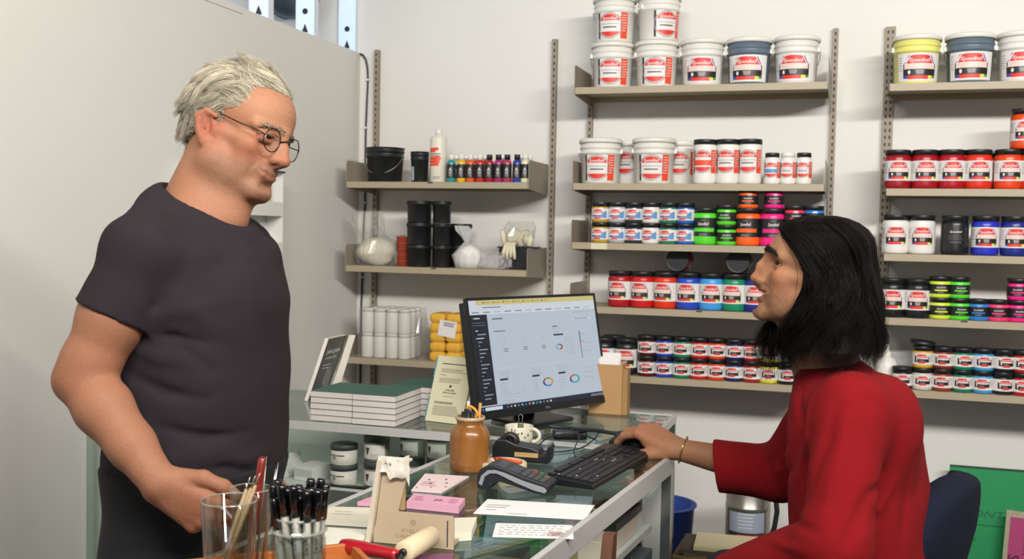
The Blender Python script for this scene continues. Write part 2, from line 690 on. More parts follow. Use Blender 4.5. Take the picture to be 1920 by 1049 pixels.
shelf('far bay shelf with red quart paint jars', xe, xf, zrow('C2', 1780, 354.2), left=False)
shelf('far bay shelf with white, black and blue quart jars', xe, xf, zrow('C3', 1780, 478.6), left=False)
shelf('far bay shelf with fluorescent yellow, green and pink jars', xe, xf, zrow('C4', 1780, 600.5), left=False, marks=(-0.19,))
shelf('lowest far bay shelf with small paired jars', xe, xf, zrow('C5', 1780, 736.5), left=False)

# ---------------------------------------------------------------- paint containers
M_white = pm('white_plastic', '#e0ded6', 0.42, var=0.02, sss=0.0)
M_lidw = pm('translucent_lid', '#dedbd2', 0.4, var=0.02)
M_blk = pm('black_plastic', '#17181a', 0.42, var=0.1)
M_lidk = pm('black_lid', '#1c1d1f', 0.4, var=0.1)
M_wire = pm('wire_steel', '#a8a8a4', 0.35, 0.8)
L_w = pm('label_white', '#ded9d5', 0.45, var=0.02)
L_r = pm('label_red', '#d8322a', 0.45, var=0.03)
L_o = pm('label_orange', '#e3472b', 0.45, var=0.03)
L_k = pm('label_black', '#1d1e20', 0.45)
L_b = pm('label_blue', '#2b4aa0', 0.45)
L_p = pm('label_pale', '#e3c7bd', 0.45)
L_g = pm('label_grey', '#8e8a86', 0.5)
L_y = pm('label_yellow', '#e2d24a', 0.45)
L_gn = pm('label_green', '#3f8a3c', 0.45)
L_ink = pm('label_ink', '#5a5654', 0.5)
L_bl = pm('label_sky', '#5a8fc0', 0.45)
LM = [L_w, L_r, L_k, L_b, L_p, L_g, L_y, L_gn, L_ink, L_o, L_bl]
(iW, iR, iK, iB, iP, iG, iY, iGN, iI, iO, iS) = range(11)


def logo(F, cx, t0, h, w, layer=1, txt=iW, arc=True):
    """red trapezium with the script name, framed by a blue arc"""
    if arc:
        F.trap(cx, t0 + 0.02 * h, t0 + 1.03 * h, w * 1.16, w * 0.84, iB, layer, 0.10 * h)
        F.trap(cx, t0 + 0.00 * h, t0 + 1.05 * h, w * 1.07, w * 0.74, iW, layer + 1, 0.12 * h)
    F.trap(cx, t0, t0 + h, w * 1.0, w * 0.66, iR, layer + 2, 0.10 * h)
    F.text('Speedball', cx, t0 + 0.36 * h, h * 0.62, txt, layer + 3, 0.25, 0.012, width=w * 1.5)


def label_screen(fn, z0, hh, hw, ww, step, name='label', parent=None, drop=True):
    """white wrap with red script logo, black band, red and yellow foot"""
    F = Flat(fn, step=step)
    F.strip(-ww, ww, z0, z0 + hh, iW)
    logo(F, 0, z0 + 0.63 * hh, 0.28 * hh, hw * 0.80)
    F.trap(0, z0 + 0.43 * hh, z0 + 0.58 * hh, hw * 0.95, hw * 0.88, iP, 2, 0.05 * hh)
    F.strip(-hw, hw, z0 + 0.2 * hh, z0 + 0.43 * hh, iK, 3)
    F.strip(-hw, -hw * 0.93, z0 + 0.43 * hh, z0 + 0.62 * hh, iK, 1)
    F.strip(hw * 0.93, hw, z0 + 0.43 * hh, z0 + 0.62 * hh, iK, 1)
    F.disc(-hw * 0.62, z0 + 0.315 * hh, hw * 0.085, 0.075 * hh, iW, 4)
    F.trap(0.0, z0 + 0.24 * hh, z0 + 0.40 * hh, hw * 0.2, hw * 0.26, iG, 4)
    F.strip(-hw * 0.72, hw * 0.5, z0 + 0.07 * hh, z0 + 0.2 * hh, iR, 3)
    F.strip(hw * 0.5, hw * 0.78, z0 + 0.09 * hh, z0 + 0.2 * hh, iY, 2)
    F.strip(hw * 0.78, hw, z0 + 0.11 * hh, z0 + 0.2 * hh, iGN, 2)
    F.strip(-hw, -hw * 0.72, z0 + 0.09 * hh, z0 + 0.2 * hh, iB, 2)
    F.lines(-ww * 0.95, -hw * 1.08, z0 + 0.85 * hh, 6, 0.09 * hh, 0.03 * hh, iG, 1, 3)
    return F.build(name, LM, parent)


def label_block(fn, z0, hh, hw, ww, step, parent):
    """white wrap with a red script logo over a black U-shaped panel"""
    F = Flat(fn, step=step)
    F.strip(-ww, ww, z0, z0 + hh, iW)
    logo(F, 0, z0 + 0.62 * hh, 0.26 * hh, hw * 0.8, arc=False)
    F.strip(-hw, hw, z0 + 0.22 * hh, z0 + 0.5 * hh, iK, 2)
    F.strip(-hw, -hw * 0.8, z0 + 0.5 * hh, z0 + 0.74 * hh, iK, 2)
    F.strip(hw * 0.88, hw, z0 + 0.5 * hh, z0 + 0.74 * hh, iK, 2)
    F.disc(-hw * 0.66, z0 + 0.4 * hh, hw * 0.1, 0.09 * hh, iW, 3)
    F.strip(-hw * 0.35, hw * 0.3, z0 + 0.27 * hh, z0 + 0.44 * hh, iI, 3)
    F.trap(0, z0 + 0.12 * hh, z0 + 0.27 * hh, hw * 0.42, hw * 0.55, iR, 3)
    F.lines(hw * 1.1, ww * 0.95, z0 + 0.8 * hh, 6, 0.1 * hh, 0.035 * hh, iG, 1, 5)
    return F.build('label', LM, parent)


def label_round(fn, z0, hh, hw, ww, step, parent, band=None):
    """white roundel with red caps top and foot, red panel beside it, black edge"""
    F = Flat(fn, step=step)
    R_ = hh * 0.5
    F.strip(-ww, ww * 1.0, z0, z0 + hh, iW)
    F.strip(-ww, -ww * 0.86, z0, z0 + hh, iK, 1)
    F.strip(ww * 0.5, ww * 0.98, z0, z0 + hh, iO, 1)
    F.ring(-ww * 0.18, z0 + R_, R_ * 0.93, R_ * 1.0, iG, 2)
    c0 = -ww * 0.18

    def cap(lo, hi, mi):
        n = 12
        P, Q = [], []
        for i in range(n + 1):
            z = lo + (hi - lo) * i / n
            w = math.sqrt(max(0, (R_ * 0.88) ** 2 - (z - R_) ** 2))
            P += [(c0 - w + 2 * w * j / 8, z0 + z) for j in range(9)]
        for i in range(n):
            for j in range(8):
                k = i * 9 + j
                Q.append((k, k + 1, k + 10, k + 9))
        F.put(P, Q, mi, 3)
    cap(R_ * 0.13, R_ * 0.52, iR)
    cap(R_ * 1.38, R_ * 1.88, iR)
    F.text('Speedball', c0, z0 + R_ * 1.52, R_ * 0.3, iW, 4, 0.25, 0.012, width=R_ * 1.15)
    if band is not None:
        cap(R_ * 0.66, R_ * 1.12, band)
    else:
        F.strip(c0 - R_ * 0.7, c0 + R_ * 0.7, z0 + R_ * 1.1, z0 + R_ * 1.13, iI, 3)
        F.strip(c0 - R_ * 0.55, c0 + R_ * 0.5, z0 + R_ * 0.82, z0 + R_ * 0.92, iI, 3)
    F.lines(ww * 0.58, ww * 0.92, z0 + hh * 0.9, 7, hh * 0.1, hh * 0.03, iP, 2, 4)
    return F.build('label', LM, parent)


def label_fluo(fn, z0, hh, hw, ww, step, parent, big):
    F = Flat(fn, step=step)
    F.strip(-ww, ww, z0, z0 + hh, iK)
    F.text('Speedball', 0, z0 + 0.66 * hh, 0.22 * hh, iW, 1, 0.25, 0.012, width=hw * 1.1)
    if big:
        F.text('FABRIC', 0, z0 + 0.87 * hh, 0.09 * hh, iG, 1, width=hw * 0.5)
        F.lines(-hw * 0.45, hw * 0.45, z0 + 0.13 * hh, 2, 0.07 * hh, 0.03 * hh, iG, 1, 2, 0.1)
    else:
        F.lines(-hw * 0.4, hw * 0.4, z0 + 0.16 * hh, 1, 0.07 * hh, 0.06 * hh, iG, 1, 2, 0.1)
    return F.build('label', LM, parent)


def fluo_stripe(fn, z0, hh, hw, mat, step, parent, big):
    F = Flat(fn, eps=0.0005, step=step)
    if big:
        F.strip(-hw * 1.15, hw * 1.15, z0 + 0.25 * hh, z0 + 0.45 * hh, 0, 1)
    else:
        F.strip(-hw * 0.75, hw * 0.75, z0 + 0.3 * hh, z0 + 0.45 * hh, 0, 1)
    return F.build('colour_stripe', [mat], parent)


def label_enamel(fn, z0, hh, hw, ww, step, parent):
    """white wrap, red script, blue sweep and dark band"""
    F = Flat(fn, step=step)
    F.strip(-ww, ww, z0, z0 + hh, iW)
    logo(F, -hw * 0.15, z0 + 0.58 * hh, 0.30 * hh, hw * 0.8, arc=False)
    F.strip(-hw * 1.1, hw * 1.2, z0 + 0.24 * hh, z0 + 0.38 * hh, iB, 1)
    F.strip(hw * 0.3, hw * 1.25, z0 + 0.12 * hh, lambda s: z0 + hh * (0.35 + 0.42 * math.sin(min(1, max(0, (s - hw * 0.3) / (hw * 0.95))) * math.pi * 0.6)), iS, 2)
    F.trap(-hw * 0.2, z0 + 0.04 * hh, z0 + 0.2 * hh, hw * 0.5, hw * 0.5, iR, 2)
    F.strip(-hw * 0.4, hw * 0.1, z0 + 0.34 * hh, z0 + 0.48 * hh, iP, 3)
    return F.build('label', LM, parent)


def pail(kind, R=0.0805, Hh=0.172, mat=None, lidm=None):
    t = thing('paint_pail', 'white plastic paint pail', 'pail')
    r0 = R * 0.875
    b = MB()
    k = (R * 0.97 - r0) / (Hh * 0.92)
    b.lathe([(0.0, 0.0), (r0 * 0.93, 0.0), (r0, 0.006), (r0 + k * Hh * 0.66, Hh * 0.66), (R * 0.99, Hh * 0.665), (R * 0.99, Hh * 0.69), (R * 0.955, Hh * 0.70),
             (R * 0.96, Hh * 0.78), (R * 1.0, Hh * 0.785), (R * 1.0, Hh * 0.81), (R * 0.965, Hh * 0.82), (R * 0.97, Hh * 0.93), (0.0, Hh * 0.93)], 36)
    b.build('body', mat or M_white, t)
    l = MB()
    l.lathe([(R * 0.985, Hh * 0.90), (R * 1.04, Hh * 0.90), (R * 1.05, Hh * 0.955), (R * 1.03, Hh * 0.985), (R * 0.98, Hh), (R * 0.93, Hh * 0.995),
             (R * 0.9, Hh * 0.97), (0, Hh * 0.97)], 36)
    l.build('lid', lidm or M_lidw, t)
    ze = Hh * 0.74
    for s in (-1, 1):
        MB().box(-0.004, 0.004, -0.009, 0.009, ze - 0.009, ze + 0.009, 0, None, (s * R * 0.995, 0.0, 0)).build('handle_ear', M_white, t)
    w = MB()
    Rw = R * 1.03
    w.tube([(Rw * math.cos(a) * (1 + 0.04 * math.sin(a)), 0.45 * Rw * math.sin(a) + 0.04 * math.sin(a), ze - 1.02 * Rw * math.sin(a))
            for a in np.linspace(0, math.pi, 22)], 0.0014, 5)
    w.build('wire_handle', M_wire, t)
    fn0 = cone_fn(r0, r0 + k * Hh * 0.66, Hh * 0.66)
    fn = lambda s, tt, e: fn0(s, tt, e + 0.0006)
    if kind == 'round':
        label_round(fn, Hh * 0.07, Hh * 0.56, 0, R * 0.72, 0.01, t)
    else:
        label_screen(fn, Hh * 0.06, Hh * 0.56, R * 0.68, R * 0.95, 0.01, parent=t)
    return t


def quart(R=0.0455, Hh=0.136, body=None, kind='screen', lidm=None):
    t = thing('paint_jar', 'quart paint jar', 'jar')
    b = MB()
    b.lathe([(0, 0.0), (R * 0.86, 0.0), (R * 0.97, 0.005), (R * 0.99, 0.012), (R, 0.024), (R, Hh * 0.76), (R * 0.985, Hh * 0.80), (R * 0.93, Hh * 0.84), (R * 0.89, Hh * 0.86),
             (R * 0.89, Hh * 0.9), (0, Hh * 0.9)], 28)
    b.build('body', body, t)
    l = MB()
    l.lathe([(R * 0.9, Hh * 0.865), (R * 0.955, Hh * 0.865), (R * 0.96, Hh * 0.985), (R * 0.945, Hh * 0.998), (R * 0.92, Hh), (R * 0.88, Hh), (R * 0.86, Hh * 0.996), (R * 0.83, Hh * 0.996), (0, Hh * 0.996)], 28)
    l.build('lid', lidm or M_lidk, t)
    fn = cyl_fn(R + 0.0004)
    if kind == 'screen':
        label_screen(fn, Hh * 0.205, Hh * 0.51, R * 0.78, R * 1.45, 0.008, parent=t)
    elif kind == 'fluo':
        label_fluo(fn, Hh * 0.23, Hh * 0.50, R * 0.8, R * 2.9, 0.01, t, True)
        fluo_stripe(fn, Hh * 0.23, Hh * 0.50, R * 0.8, body, 0.01, t, True)
    elif kind == 'dark':
        F = Flat(fn)
        F.text('Speedball', 0, Hh * 0.58, Hh * 0.07, iW, 1, 0.25, 0.012, width=R * 0.9)
        F.text('OPAQUE', 0, Hh * 0.32, Hh * 0.05, iG, 1, width=R * 0.8)
        F.lines(-R * 0.6, R * 0.6, Hh * 0.48, 3, Hh * 0.045, Hh * 0.014, iI, 1, 2, 0.15)
        F.build('label', LM, t)
    return t


def small(R=0.0345, Hh=0.0765, body=None, kind='block'):
    t = thing('paint_jar', 'small paint jar', 'jar')
    b = MB()
    b.lathe([(0, 0.0), (R * 0.9, 0.0), (R * 0.985, 0.004), (R, 0.009), (R, Hh * 0.72), (R * 0.97, Hh * 0.765), (R * 0.93, Hh * 0.78), (0, Hh * 0.79)], 24)
    b.build('body', body, t)
    l = MB()
    l.lathe([(R * 0.93, Hh * 0.785), (R * 0.985, Hh * 0.785), (R * 0.99, Hh * 0.985), (R * 0.97, Hh), (0, Hh)], 24)
    l.build('lid', M_lidk, t)
    fn = cyl_fn(R + 0.0004)
    if kind == 'block':
        label_block(fn, Hh * 0.16, Hh * 0.53, R * 0.72, R * 1.5, 0.008, t)
    elif kind == 'enamel':
        label_enamel(fn, Hh * 0.16, Hh * 0.53, R * 0.75, R * 1.5, 0.008, t)
    elif kind == 'fluo':
        label_fluo(fn, Hh * 0.19, Hh * 0.45, R * 0.8, R * 2.9, 0.01, t, False)
        fluo_stripe(fn, Hh * 0.19, Hh * 0.45, R * 0.8, body, 0.01, t, False)
    return t


def tall(R=0.044, Hh=0.166, band=None, lidm=None):
    t = thing('tall_jar', 'tall white jar', 'jar')
    b = MB()
    b.lathe([(0, 0.0), (R * 0.9, 0.0), (R * 0.98, 0.005), (R, 0.012), (R, Hh * 0.85), (R * 0.97, Hh * 0.875), (R * 0.92, Hh * 0.885), (0, Hh * 0.89)], 28)
    b.build('body', M_white, t)
    l = MB()
    l.lathe([(R * 0.93, Hh * 0.89), (R * 0.99, Hh * 0.89), (R, Hh * 0.985), (R * 0.97, Hh), (0, Hh)], 28)
    l.build('lid', lidm or M_lidk, t)
    label_round(cyl_fn(R + 0.0004), Hh * 0.24, Hh * 0.52, 0, R * 1.1, 0.008, t, band)
    return t


def bottle_small(lidm, band):
    R, Hh = 0.029, 0.113
    t = thing('small_bottle', 'small white bottle', 'bottle')
    b = MB()
    b.lathe([(0, 0.0), (R * 0.9, 0.0), (R * 0.98, 0.004), (R, 0.01), (R, Hh * 0.74), (R * 0.93, Hh * 0.80), (R * 0.8, Hh * 0.84), (R * 0.78, Hh * 0.88), (0, Hh * 0.88)], 24)
    b.build('body', M_white, t)
    l = MB()
    l.lathe([(R * 0.8, Hh * 0.86), (R * 0.88, Hh * 0.86), (R * 0.88, Hh * 0.985), (R * 0.84, Hh), (0, Hh)], 20)
    l.build('lid', lidm, t)
    label_round(cyl_fn(R + 0.0004), Hh * 0.2, Hh * 0.5, 0, R * 1.15, 0.006, t, band)
    return t


JC = {}


def ink(hexc, rough=0.32):
    return pm('paint_' + hexc[1:], hexc, rough, var=0.05, scale=18, coat=0.15)


def xat(u, v, y):
    return float(on_y(u, v, y)[0])


ORD = ['first', 'second', 'third', 'fourth', 'fifth', 'sixth', 'seventh', 'eighth', 'ninth', 'tenth']
PROTO = {}


def put(key, maker, x, y, z, label, group, rz=None, name=None, cat=None, **parts):
    """first of a kind is the built one, all others are copies"""
    rz = rng.uniform(-0.18, 0.18) if rz is None else rz
    if key not in PROTO:
        o = maker()
        PROTO[key] = o
        o.location = (x, y, z)
        o.rotation_euler = (0, 0, rz)
        tag(o, label, cat, group)
    else:
        o = dup(PROTO[key], (x, y, z), rz, label, group)
        if cat:
            o['category'] = cat
    if parts:
        recolor(o, **parts)
    return o


def face(x, y):
    """turn that points the -y side of a thing at the photographer's side of the shop"""
    return math.atan2(x - 0.0, y) * -1.0


PR = 0.083
yc = YF + 0.012 + PR
# top shelf, middle bay: four roundel pails (two stacked on two), three screen pails
zt = SZ['B1'] + 0.0006
G = 'paint pails on the top shelf of the middle bay'
x1, x2 = xat(1148, 130, yc), xat(1231, 130, yc)
put('pr', lambda: pail('round'), x1, yc, zt, 'white pail with orange label panel, lower one of the stack at the shelf end', G, 0.25)
put('pr', None, x2, yc, zt, 'white pail with orange label panel, lower one of the second stack', G, 0.22)
put('pr', None, xat(1152, 50, yc), yc, zt + 0.1725, 'white pail with orange label panel, upper one of the stack at the shelf end', G, 0.12)
put('pr', None, xat(1235, 50, yc), yc, zt + 0.1725, 'white pail with orange label panel, upper one of the second stack, turned sideways', G, 0.75)
M_pgrey = pm('translucent_blue_grey', '#5f6e7c', 0.38, var=0.05, scale=8)
M_pyel = pm('translucent_yellow', '#e4e07c', 0.38, var=0.05, scale=8)
put('ps', lambda: pail('screen'), xat(1317, 125, yc), yc, zt, 'white pail with red and black label between the stacked pails and the grey pail', G, 0.1)
put('ps', None, xat(1404, 125, yc), yc, zt, 'blue grey pail with red and black label on the middle bay', G, 0.0, body=M_pgrey)
put('ps', None, xat(1493, 125, yc), yc, zt, 'white pail with red and black label at the far end of the middle bay', G, -0.1)
zt = SZ['C1'] + 0.0006
G = 'paint pails on the top shelf of the far bay'
put('ps', None, xat(1718, 120, yc), yc, zt, 'pale yellow pail with red and black label', G, 0.12, body=M_pyel)
put('ps', None, xat(1818, 120, yc), yc, zt, 'blue grey pail next to the yellow pail on the far bay', G, 0.0, body=M_pgrey)
put('ps', None, xat(1916, 120, yc), yc, zt, 'white pail beside the blue grey pail on the far bay', G, -0.05)

# second shelf, middle bay
zt = SZ['B2'] + 0.0006
G = 'tubs and jars on the second shelf of the middle bay'
put('pr', None, xat(1126, 300, yc), yc, zt, 'white pail with orange label panel at the bracket end of the second shelf', G, 0.18)
put('pr', None, xat(1226, 300, yc), yc, zt, 'white pail with orange label panel in the middle of the second shelf', G, 0.2)
yb = YF + 0.211
put('th', lambda: tall(0.062, 0.17, None, M_lidw), xat(1183, 300, yb), yb, zt, 'white tub with translucent lid half hidden between the two pails', G, 0.0)
put('th', None, xat(1277, 300, yb), yb, zt, 'white tub with translucent lid standing behind the pail and black lidded jars', G, 0.2)
yq = YF + 0.012 + 0.046
L_br = pm('label_brick', '#8c3a2a', 0.45)
LM_b = iR
put('tj', lambda: tall(0.0435, 0.164, iO), xat(1322, 300, yq), yq, zt, 'tall white jar, black lid, label with brick red band', G, 0.1)
put('tj2', lambda: tall(0.0435, 0.164), xat(1364, 300, yq), yq, zt, 'tall white jar, black lid, between two other tall black lidded jars', G, 0.12)
put('tj2', None, xat(1406, 300, yq), yq, zt, 'tall white jar, black lid, last of three toward the small bottles', G, 0.1)
yv = YF + 0.012 + 0.03
put('sb1', lambda: bottle_small(M_lidk, iS), xat(1447.5, 320, yv), yv, zt, 'small white bottle with blue label band and black cap', G, 0.1)
put('sb2', lambda: bottle_small(M_white, None), xat(1477, 320, yv), yv, zt, 'small white bottle with a white cap between two black capped ones', G, 0.1)
put('sb3', lambda: bottle_small(M_lidk, None), xat(1507, 320, yv), yv, zt, 'small white bottle with black cap at the far end of the second shelf', G, 0.1)

# third shelf, middle bay
zt = SZ['B3'] + 0.0006
ys = YF + 0.010 + 0.0345
G = 'small enamel paint jars stacked two high'
for i, (u, hx, nm) in enumerate(((1126, '#b8973c', 'gold'), (1157, '#a9adb0', 'silver grey'), (1188, '#2c3338', 'black'), (1220, '#dedad6', 'white'),
                                 (1253, '#2f7a55', 'green'), (1285, '#2b62b4', 'blue'))):
    x = xat(u, 440, ys)
    R_ = rng.uniform(-0.15, 0.15)
    put('se', lambda: small(body=ink(hx), kind='enamel'), x, ys, zt, nm + ' small jar with white and blue label, lower of its pair', G, R_, body=ink(hx))
    put('se', None, x + rng.uniform(-.002, .002), ys, zt + 0.0769, nm + ' small jar with white and blue label, upper of its pair', G, R_ + 0.05, body=ink(hx))
FLUO = {'green': '#57d52f', 'orange': '#f2621c', 'pink': '#ee2282', 'coral': '#ea3852', 'azure': '#2f7bc8', 'yellow': '#cfe23a', 'rose': '#ef3f73'}
G = 'fluorescent paint jars on the middle bay'


def fq(col, u, v, zt, yj, lab_, G, key='fq'):
    m = ink(FLUO[col])
    return put(key + col, lambda: quart(body=m, kind='fluo', lidm=M_lidk), xat(u, v, yj), yj, zt, lab_, G)


def fs(col, u, v, zt, yj, lab_, G):
    m = ink(FLUO[col])
    return put('fs' + col, lambda: small(body=m, kind='fluo', R=0.036, Hh=0.0735), xat(u, v, yj), yj, zt, lab_, G)


fq('green', 1322, 430, zt, yq, 'large fluorescent green paint jar with black label', G)
fs('green', 1362, 445, zt, ys, 'small fluorescent green jar on the middle bay, lower of two', G)
fs('green', 1362, 410, zt + 0.0739, ys, 'small fluorescent green jar on the middle bay, upper of two', G)
fq('orange', 1402, 430, zt, yq, 'large fluorescent orange paint jar with black label', G)
fs('orange', 1403, 375, zt + 0.1366, yq, 'small fluorescent orange jar standing on the large orange jar', G)
fq('pink', 1448, 430, zt, yq, 'large fluorescent pink paint jar with black label', G)
fs('pink', 1452, 375, zt + 0.1366, yq, 'small fluorescent pink jar standing on the large pink jar', G)
fs('coral', 1490, 445, zt, ys, 'small coral red jar beside the pink jars, lower of two', G)
fs('coral', 1490, 410, zt + 0.0739, ys, 'small coral red jar beside the pink jars, upper of two', G)
fs('azure', 1526, 445, zt, ys, 'small azure blue jar at the end of the fluorescent row, lower of two', G)
fs('azure', 1526, 410, zt + 0.0739, ys, 'small azure blue jar at the end of the fluorescent row, upper of two', G)

# fourth shelf, middle bay: quart jars in a row, two more lying on top behind
zt = SZ['B4'] + 0.0006
G = 'quart paint jars in a row on the middle bay'
QUART = [(1162, '#a8141f', 'crimson'), (1204, '#c41a1c', 'red'), (1247, '#d8361a', 'orange red'), (1290, '#2446b4', 'royal blue'), (1333, '#3f97dc', 'light blue'),
         (1376, '#148462', 'green'), (1417, '#232a86', 'dark blue'), (1459, '#5a2a78', 'violet'), (1501, '#e0c02a', 'yellow')]
for u, hx, nm in QUART:
    put('q', lambda: quart(body=ink(hx)), xat(u, 555, yq), yq, zt, nm + ' quart paint jar with black lid on the shelf level with the seated face', G, None, body=ink(hx))
for u, hx, nm in ((1271, '#a8141f', 'above the orange red jar'), (1384, '#2a2b2e', 'above the green jar')):
    y_ = YF + 0.10
    p = on_y(u, 497, YF + 0.1)
    o = put('q', None, p[0], YF + 0.0 + 0.22, zt + 0.1366 + 0.0455, 'paint jar lying on its side, black lid facing out, ' + nm, 'paint jars lying on top of the quart row', 0.0, body=ink(hx))
    o.rotation_euler = (rad(90), 0, 0)
for u in (1247, 1290, 1376, 1400):
    yy = YF + 0.16
    put('q', None, xat(u, 545, yy), yy, zt, 'black lidded jar in the second row, behind the %s jar' % {1247: 'orange red', 1290: 'royal blue', 1376: 'green', 1400: 'dark blue'}[u], 'second row of quart jars', None, body=ink('#8a1a1c'))

# lowest shelf, middle bay
zt = SZ['B5'] + 0.0006
G = 'small paint jars stacked two high on the lowest middle shelf'
for u, hx, nm in ((1212, '#4a1216', 'maroon'), (1244.5, '#2440ae', 'royal blue'), (1277.5, '#187a5a', 'green'), (1310, '#c4231c', 'red'), (1343, '#d5411d', 'orange red'),
                  (1376, '#20265e', 'navy'), (1409, '#a01a22', 'crimson'), (1441, '#dcd42c', 'lemon yellow')):
    x = xat(u, 700, ys)
    put('s', lambda: small(body=ink(hx)), x, ys, zt, nm + ' small jar with logo label on the lowest middle shelf, lower of its pair', G, None, body=ink(hx))
    put('s', None, x + rng.uniform(-.002, .002), ys, zt + 0.0769, nm + ' small jar with logo label on the lowest middle shelf, upper of its pair', G, None, body=ink(hx))
G = 'single small jars on the lowest middle shelf'
put('s', None, xat(1475, 705, ys), ys, zt, 'black small jar standing alone beside the yellow pair', G, None, body=ink('#1b1c1f'))
put('s', None, xat(1508, 708, ys), ys, zt, 'white small jar beside the single black jar, partly behind the hair', G, None, body=ink('#dcd8d2'))
put('q', None, xat(1174, 670, yq), yq, zt, 'black quart jar with red and black label at the monitor end of the lowest shelf', 'black quart jars behind the monitor', 0.1, body=ink('#1b1c1f'))
put('q', None, xat(1150, 660, yq + 0.09), yq + 0.10, zt, 'black quart jar standing behind the labelled black jar', 'black quart jars behind the monitor', 0.1, body=ink('#1b1c1f'))
put('q', None, xat(1132, 660, yq), yq, zt, 'black quart jar mostly hidden by the monitor edge', 'black quart jars behind the monitor', 0.1, body=ink('#1b1c1f'))

# far bay
zt = SZ['C2'] + 0.0006
G = 'red quart jars on the far bay'
for i, (u, hx, nm) in enumerate(((1683, '#97121f', 'dark crimson'), (1734, '#9f1321', 'dark crimson'), (1784, '#a81522', 'dark crimson'), (1834, '#d3301c', 'orange red'),
                                 (1890, '#d8431c', 'bright orange'), (1937, '#c8371c', 'orange'))):
    lab_ = nm + ' quart jar with red and black label, %s in the far bay row' % ORD[i]
    put('q', None, xat(u, 320, yq), yq, zt, lab_, G, rng.uniform(-0.05, 0.1), body=ink(hx))
for i, u in enumerate((1712, 1762, 1862)):
    put('q', None, xat(u, 320, yq + 0.095), yq + 0.095, zt, 'quart jar glimpsed in the gap behind the red jars, gap %s' % ORD[i], 'second row of red quart jars', None, body=ink('#97121f'))
put('q', None, xat(1921, 245, yq), yq, zt + 0.1366, 'bright orange quart jar standing on top of the orange jars', G, 0.0, body=ink('#dd4a1c'))
zt = SZ['C3'] + 0.0006
G = 'quart jars on the third far shelf'
put('q', None, xat(1679, 440, yq), yq, zt, 'white quart jar with red and black label beside the wide upright', G, 0.0, body=ink('#e2dfda'))
put('q', None, xat(1728, 440, yq), yq, zt, 'white quart jar with red and black label next to the plain black jar', G, 0.0, body=ink('#e2dfda'))
put('qd', lambda: quart(body=ink('#1b1c1e'), kind='dark'), xat(1790, 440, yq), yq, zt, 'all black quart jar with black label', G, 0.0)
put('q', None, xat(1847, 440, yq), yq, zt, 'bright blue quart jar with red and black label', G, 0.0, body=ink('#2a33b8'))
put('q', None, xat(1902, 440, yq), yq, zt, 'deep blue quart jar beside the bright blue one', G, 0.0, body=ink('#1e2a80'))
zt = SZ['C4'] + 0.0006
G = 'jars on the fourth far shelf'
put('q', None, xat(1672, 570, yq), yq, zt, 'black quart jar with red and black label touching the seated man\'s hair', G, 0.0, body=ink('#1b1c1e'))
put('q', None, xat(1719, 570, yq), yq, zt, 'black quart jar with red and black label beside the yellow jars', G, 0.0, body=ink('#1b1c1e'))
fs('yellow', 1762, 585, zt, ys, 'fluorescent yellow small jar, lower of two', G)
fs('yellow', 1762, 545, zt + 0.0739, ys, 'fluorescent yellow small jar, upper of two', G)
fs('green', 1798, 585, zt, ys, 'fluorescent green small jar on the far bay, lower of two', G)
fs('green', 1798, 545, zt + 0.0739, ys, 'fluorescent green small jar on the far bay, upper of two', G)
fs('azure', 1834, 590, zt, ys, 'single azure blue small jar on the far bay', G)
fs('rose', 1871, 590, zt, ys, 'single rose pink small jar on the far bay', G)
fs('pink', 1909, 590, zt, ys, 'hot pink small jar beside the rose jar, lower of two', G)
fs('pink', 1909, 550, zt + 0.0739, ys, 'hot pink small jar beside the rose jar, upper of two', G)
zt = SZ['C5'] + 0.0006
G = 'small jars on the lowest far shelf'
put('s', None, xat(1691, 720, ys), ys, zt, 'black small jar standing alone beside the red shoulder', G, 0.0, body=ink('#1b1c1e'))
for u, h0, h1, nm in ((1729, '#c9c4bc', '#d6a32c', None), (1766, '#8a3a22', '#7c2f20', 'brick brown'), (1804, '#16795a', '#16795a', 'green'), (1842, '#3d95cc', '#3d95cc', 'sky blue'),
                      (1880, '#1c1d22', '#1c1d22', 'black'), (1917, '#b01c1e', '#b01c1e', 'red')):
    x = xat(u, 715, ys)
    a_ = nm or 'silver white'
    b_ = nm or 'ochre yellow'
    put('s', None, x, ys, zt, a_ + ' small jar with logo label on the lowest far shelf, lower of its pair', G, None, body=ink(h0))
    put('s', None, x + rng.uniform(-.002, .002), ys, zt + 0.0769, b_ + ' small jar with logo label on the lowest far shelf, upper of its pair', G, None, body=ink(h1))
# loose lid tilted on the ochre jar, white squeeze bottle and box behind the hair
lx = xat(1729, 660, ys)
o = thing('loose_lid', 'loose black lid lying tilted on the ochre yellow jar', 'lid', (lx, ys, zt + 0.1538 + 0.004))
MB().lathe([(0, 0), (0.042, 0), (0.043, 0.004), (0.042, 0.012), (0.038, 0.014), (0, 0.014)], 26, R=rotm('Y', rad(5))).build('cap', M_lidk, o)
bx = xat(1662, 700, YF + 0.1)
o = thing('squeeze_bottle', 'white squeeze bottle with a spout, half hidden behind the dark hair', 'bottle', (bx, YF + 0.1, zt))
MB().lathe([(0, 0), (0.036, 0), (0.038, 0.004), (0.038, 0.075), (0.03, 0.095), (0.014, 0.104), (0.014, 0.118), (0, 0.118)], 22).build('body', M_white, o)
MB().lathe([(0.015, 0.105), (0.016, 0.118), (0.007, 0.125), (0.004, 0.15), (0, 0.15)], 14).build('spout', M_white, o)
bx = xat(1690, 690, YF + 0.2)
o = thing('white_carton', 'pale carton behind the single black jar on the lowest far shelf', 'box', (bx, YF + 0.2, zt))
MB().box(-0.045, 0.045, -0.03, 0.03, 0, 0.115).build('carton', pm('carton_grey', '#b9bbb8', 0.6), o, bevel=0.002)
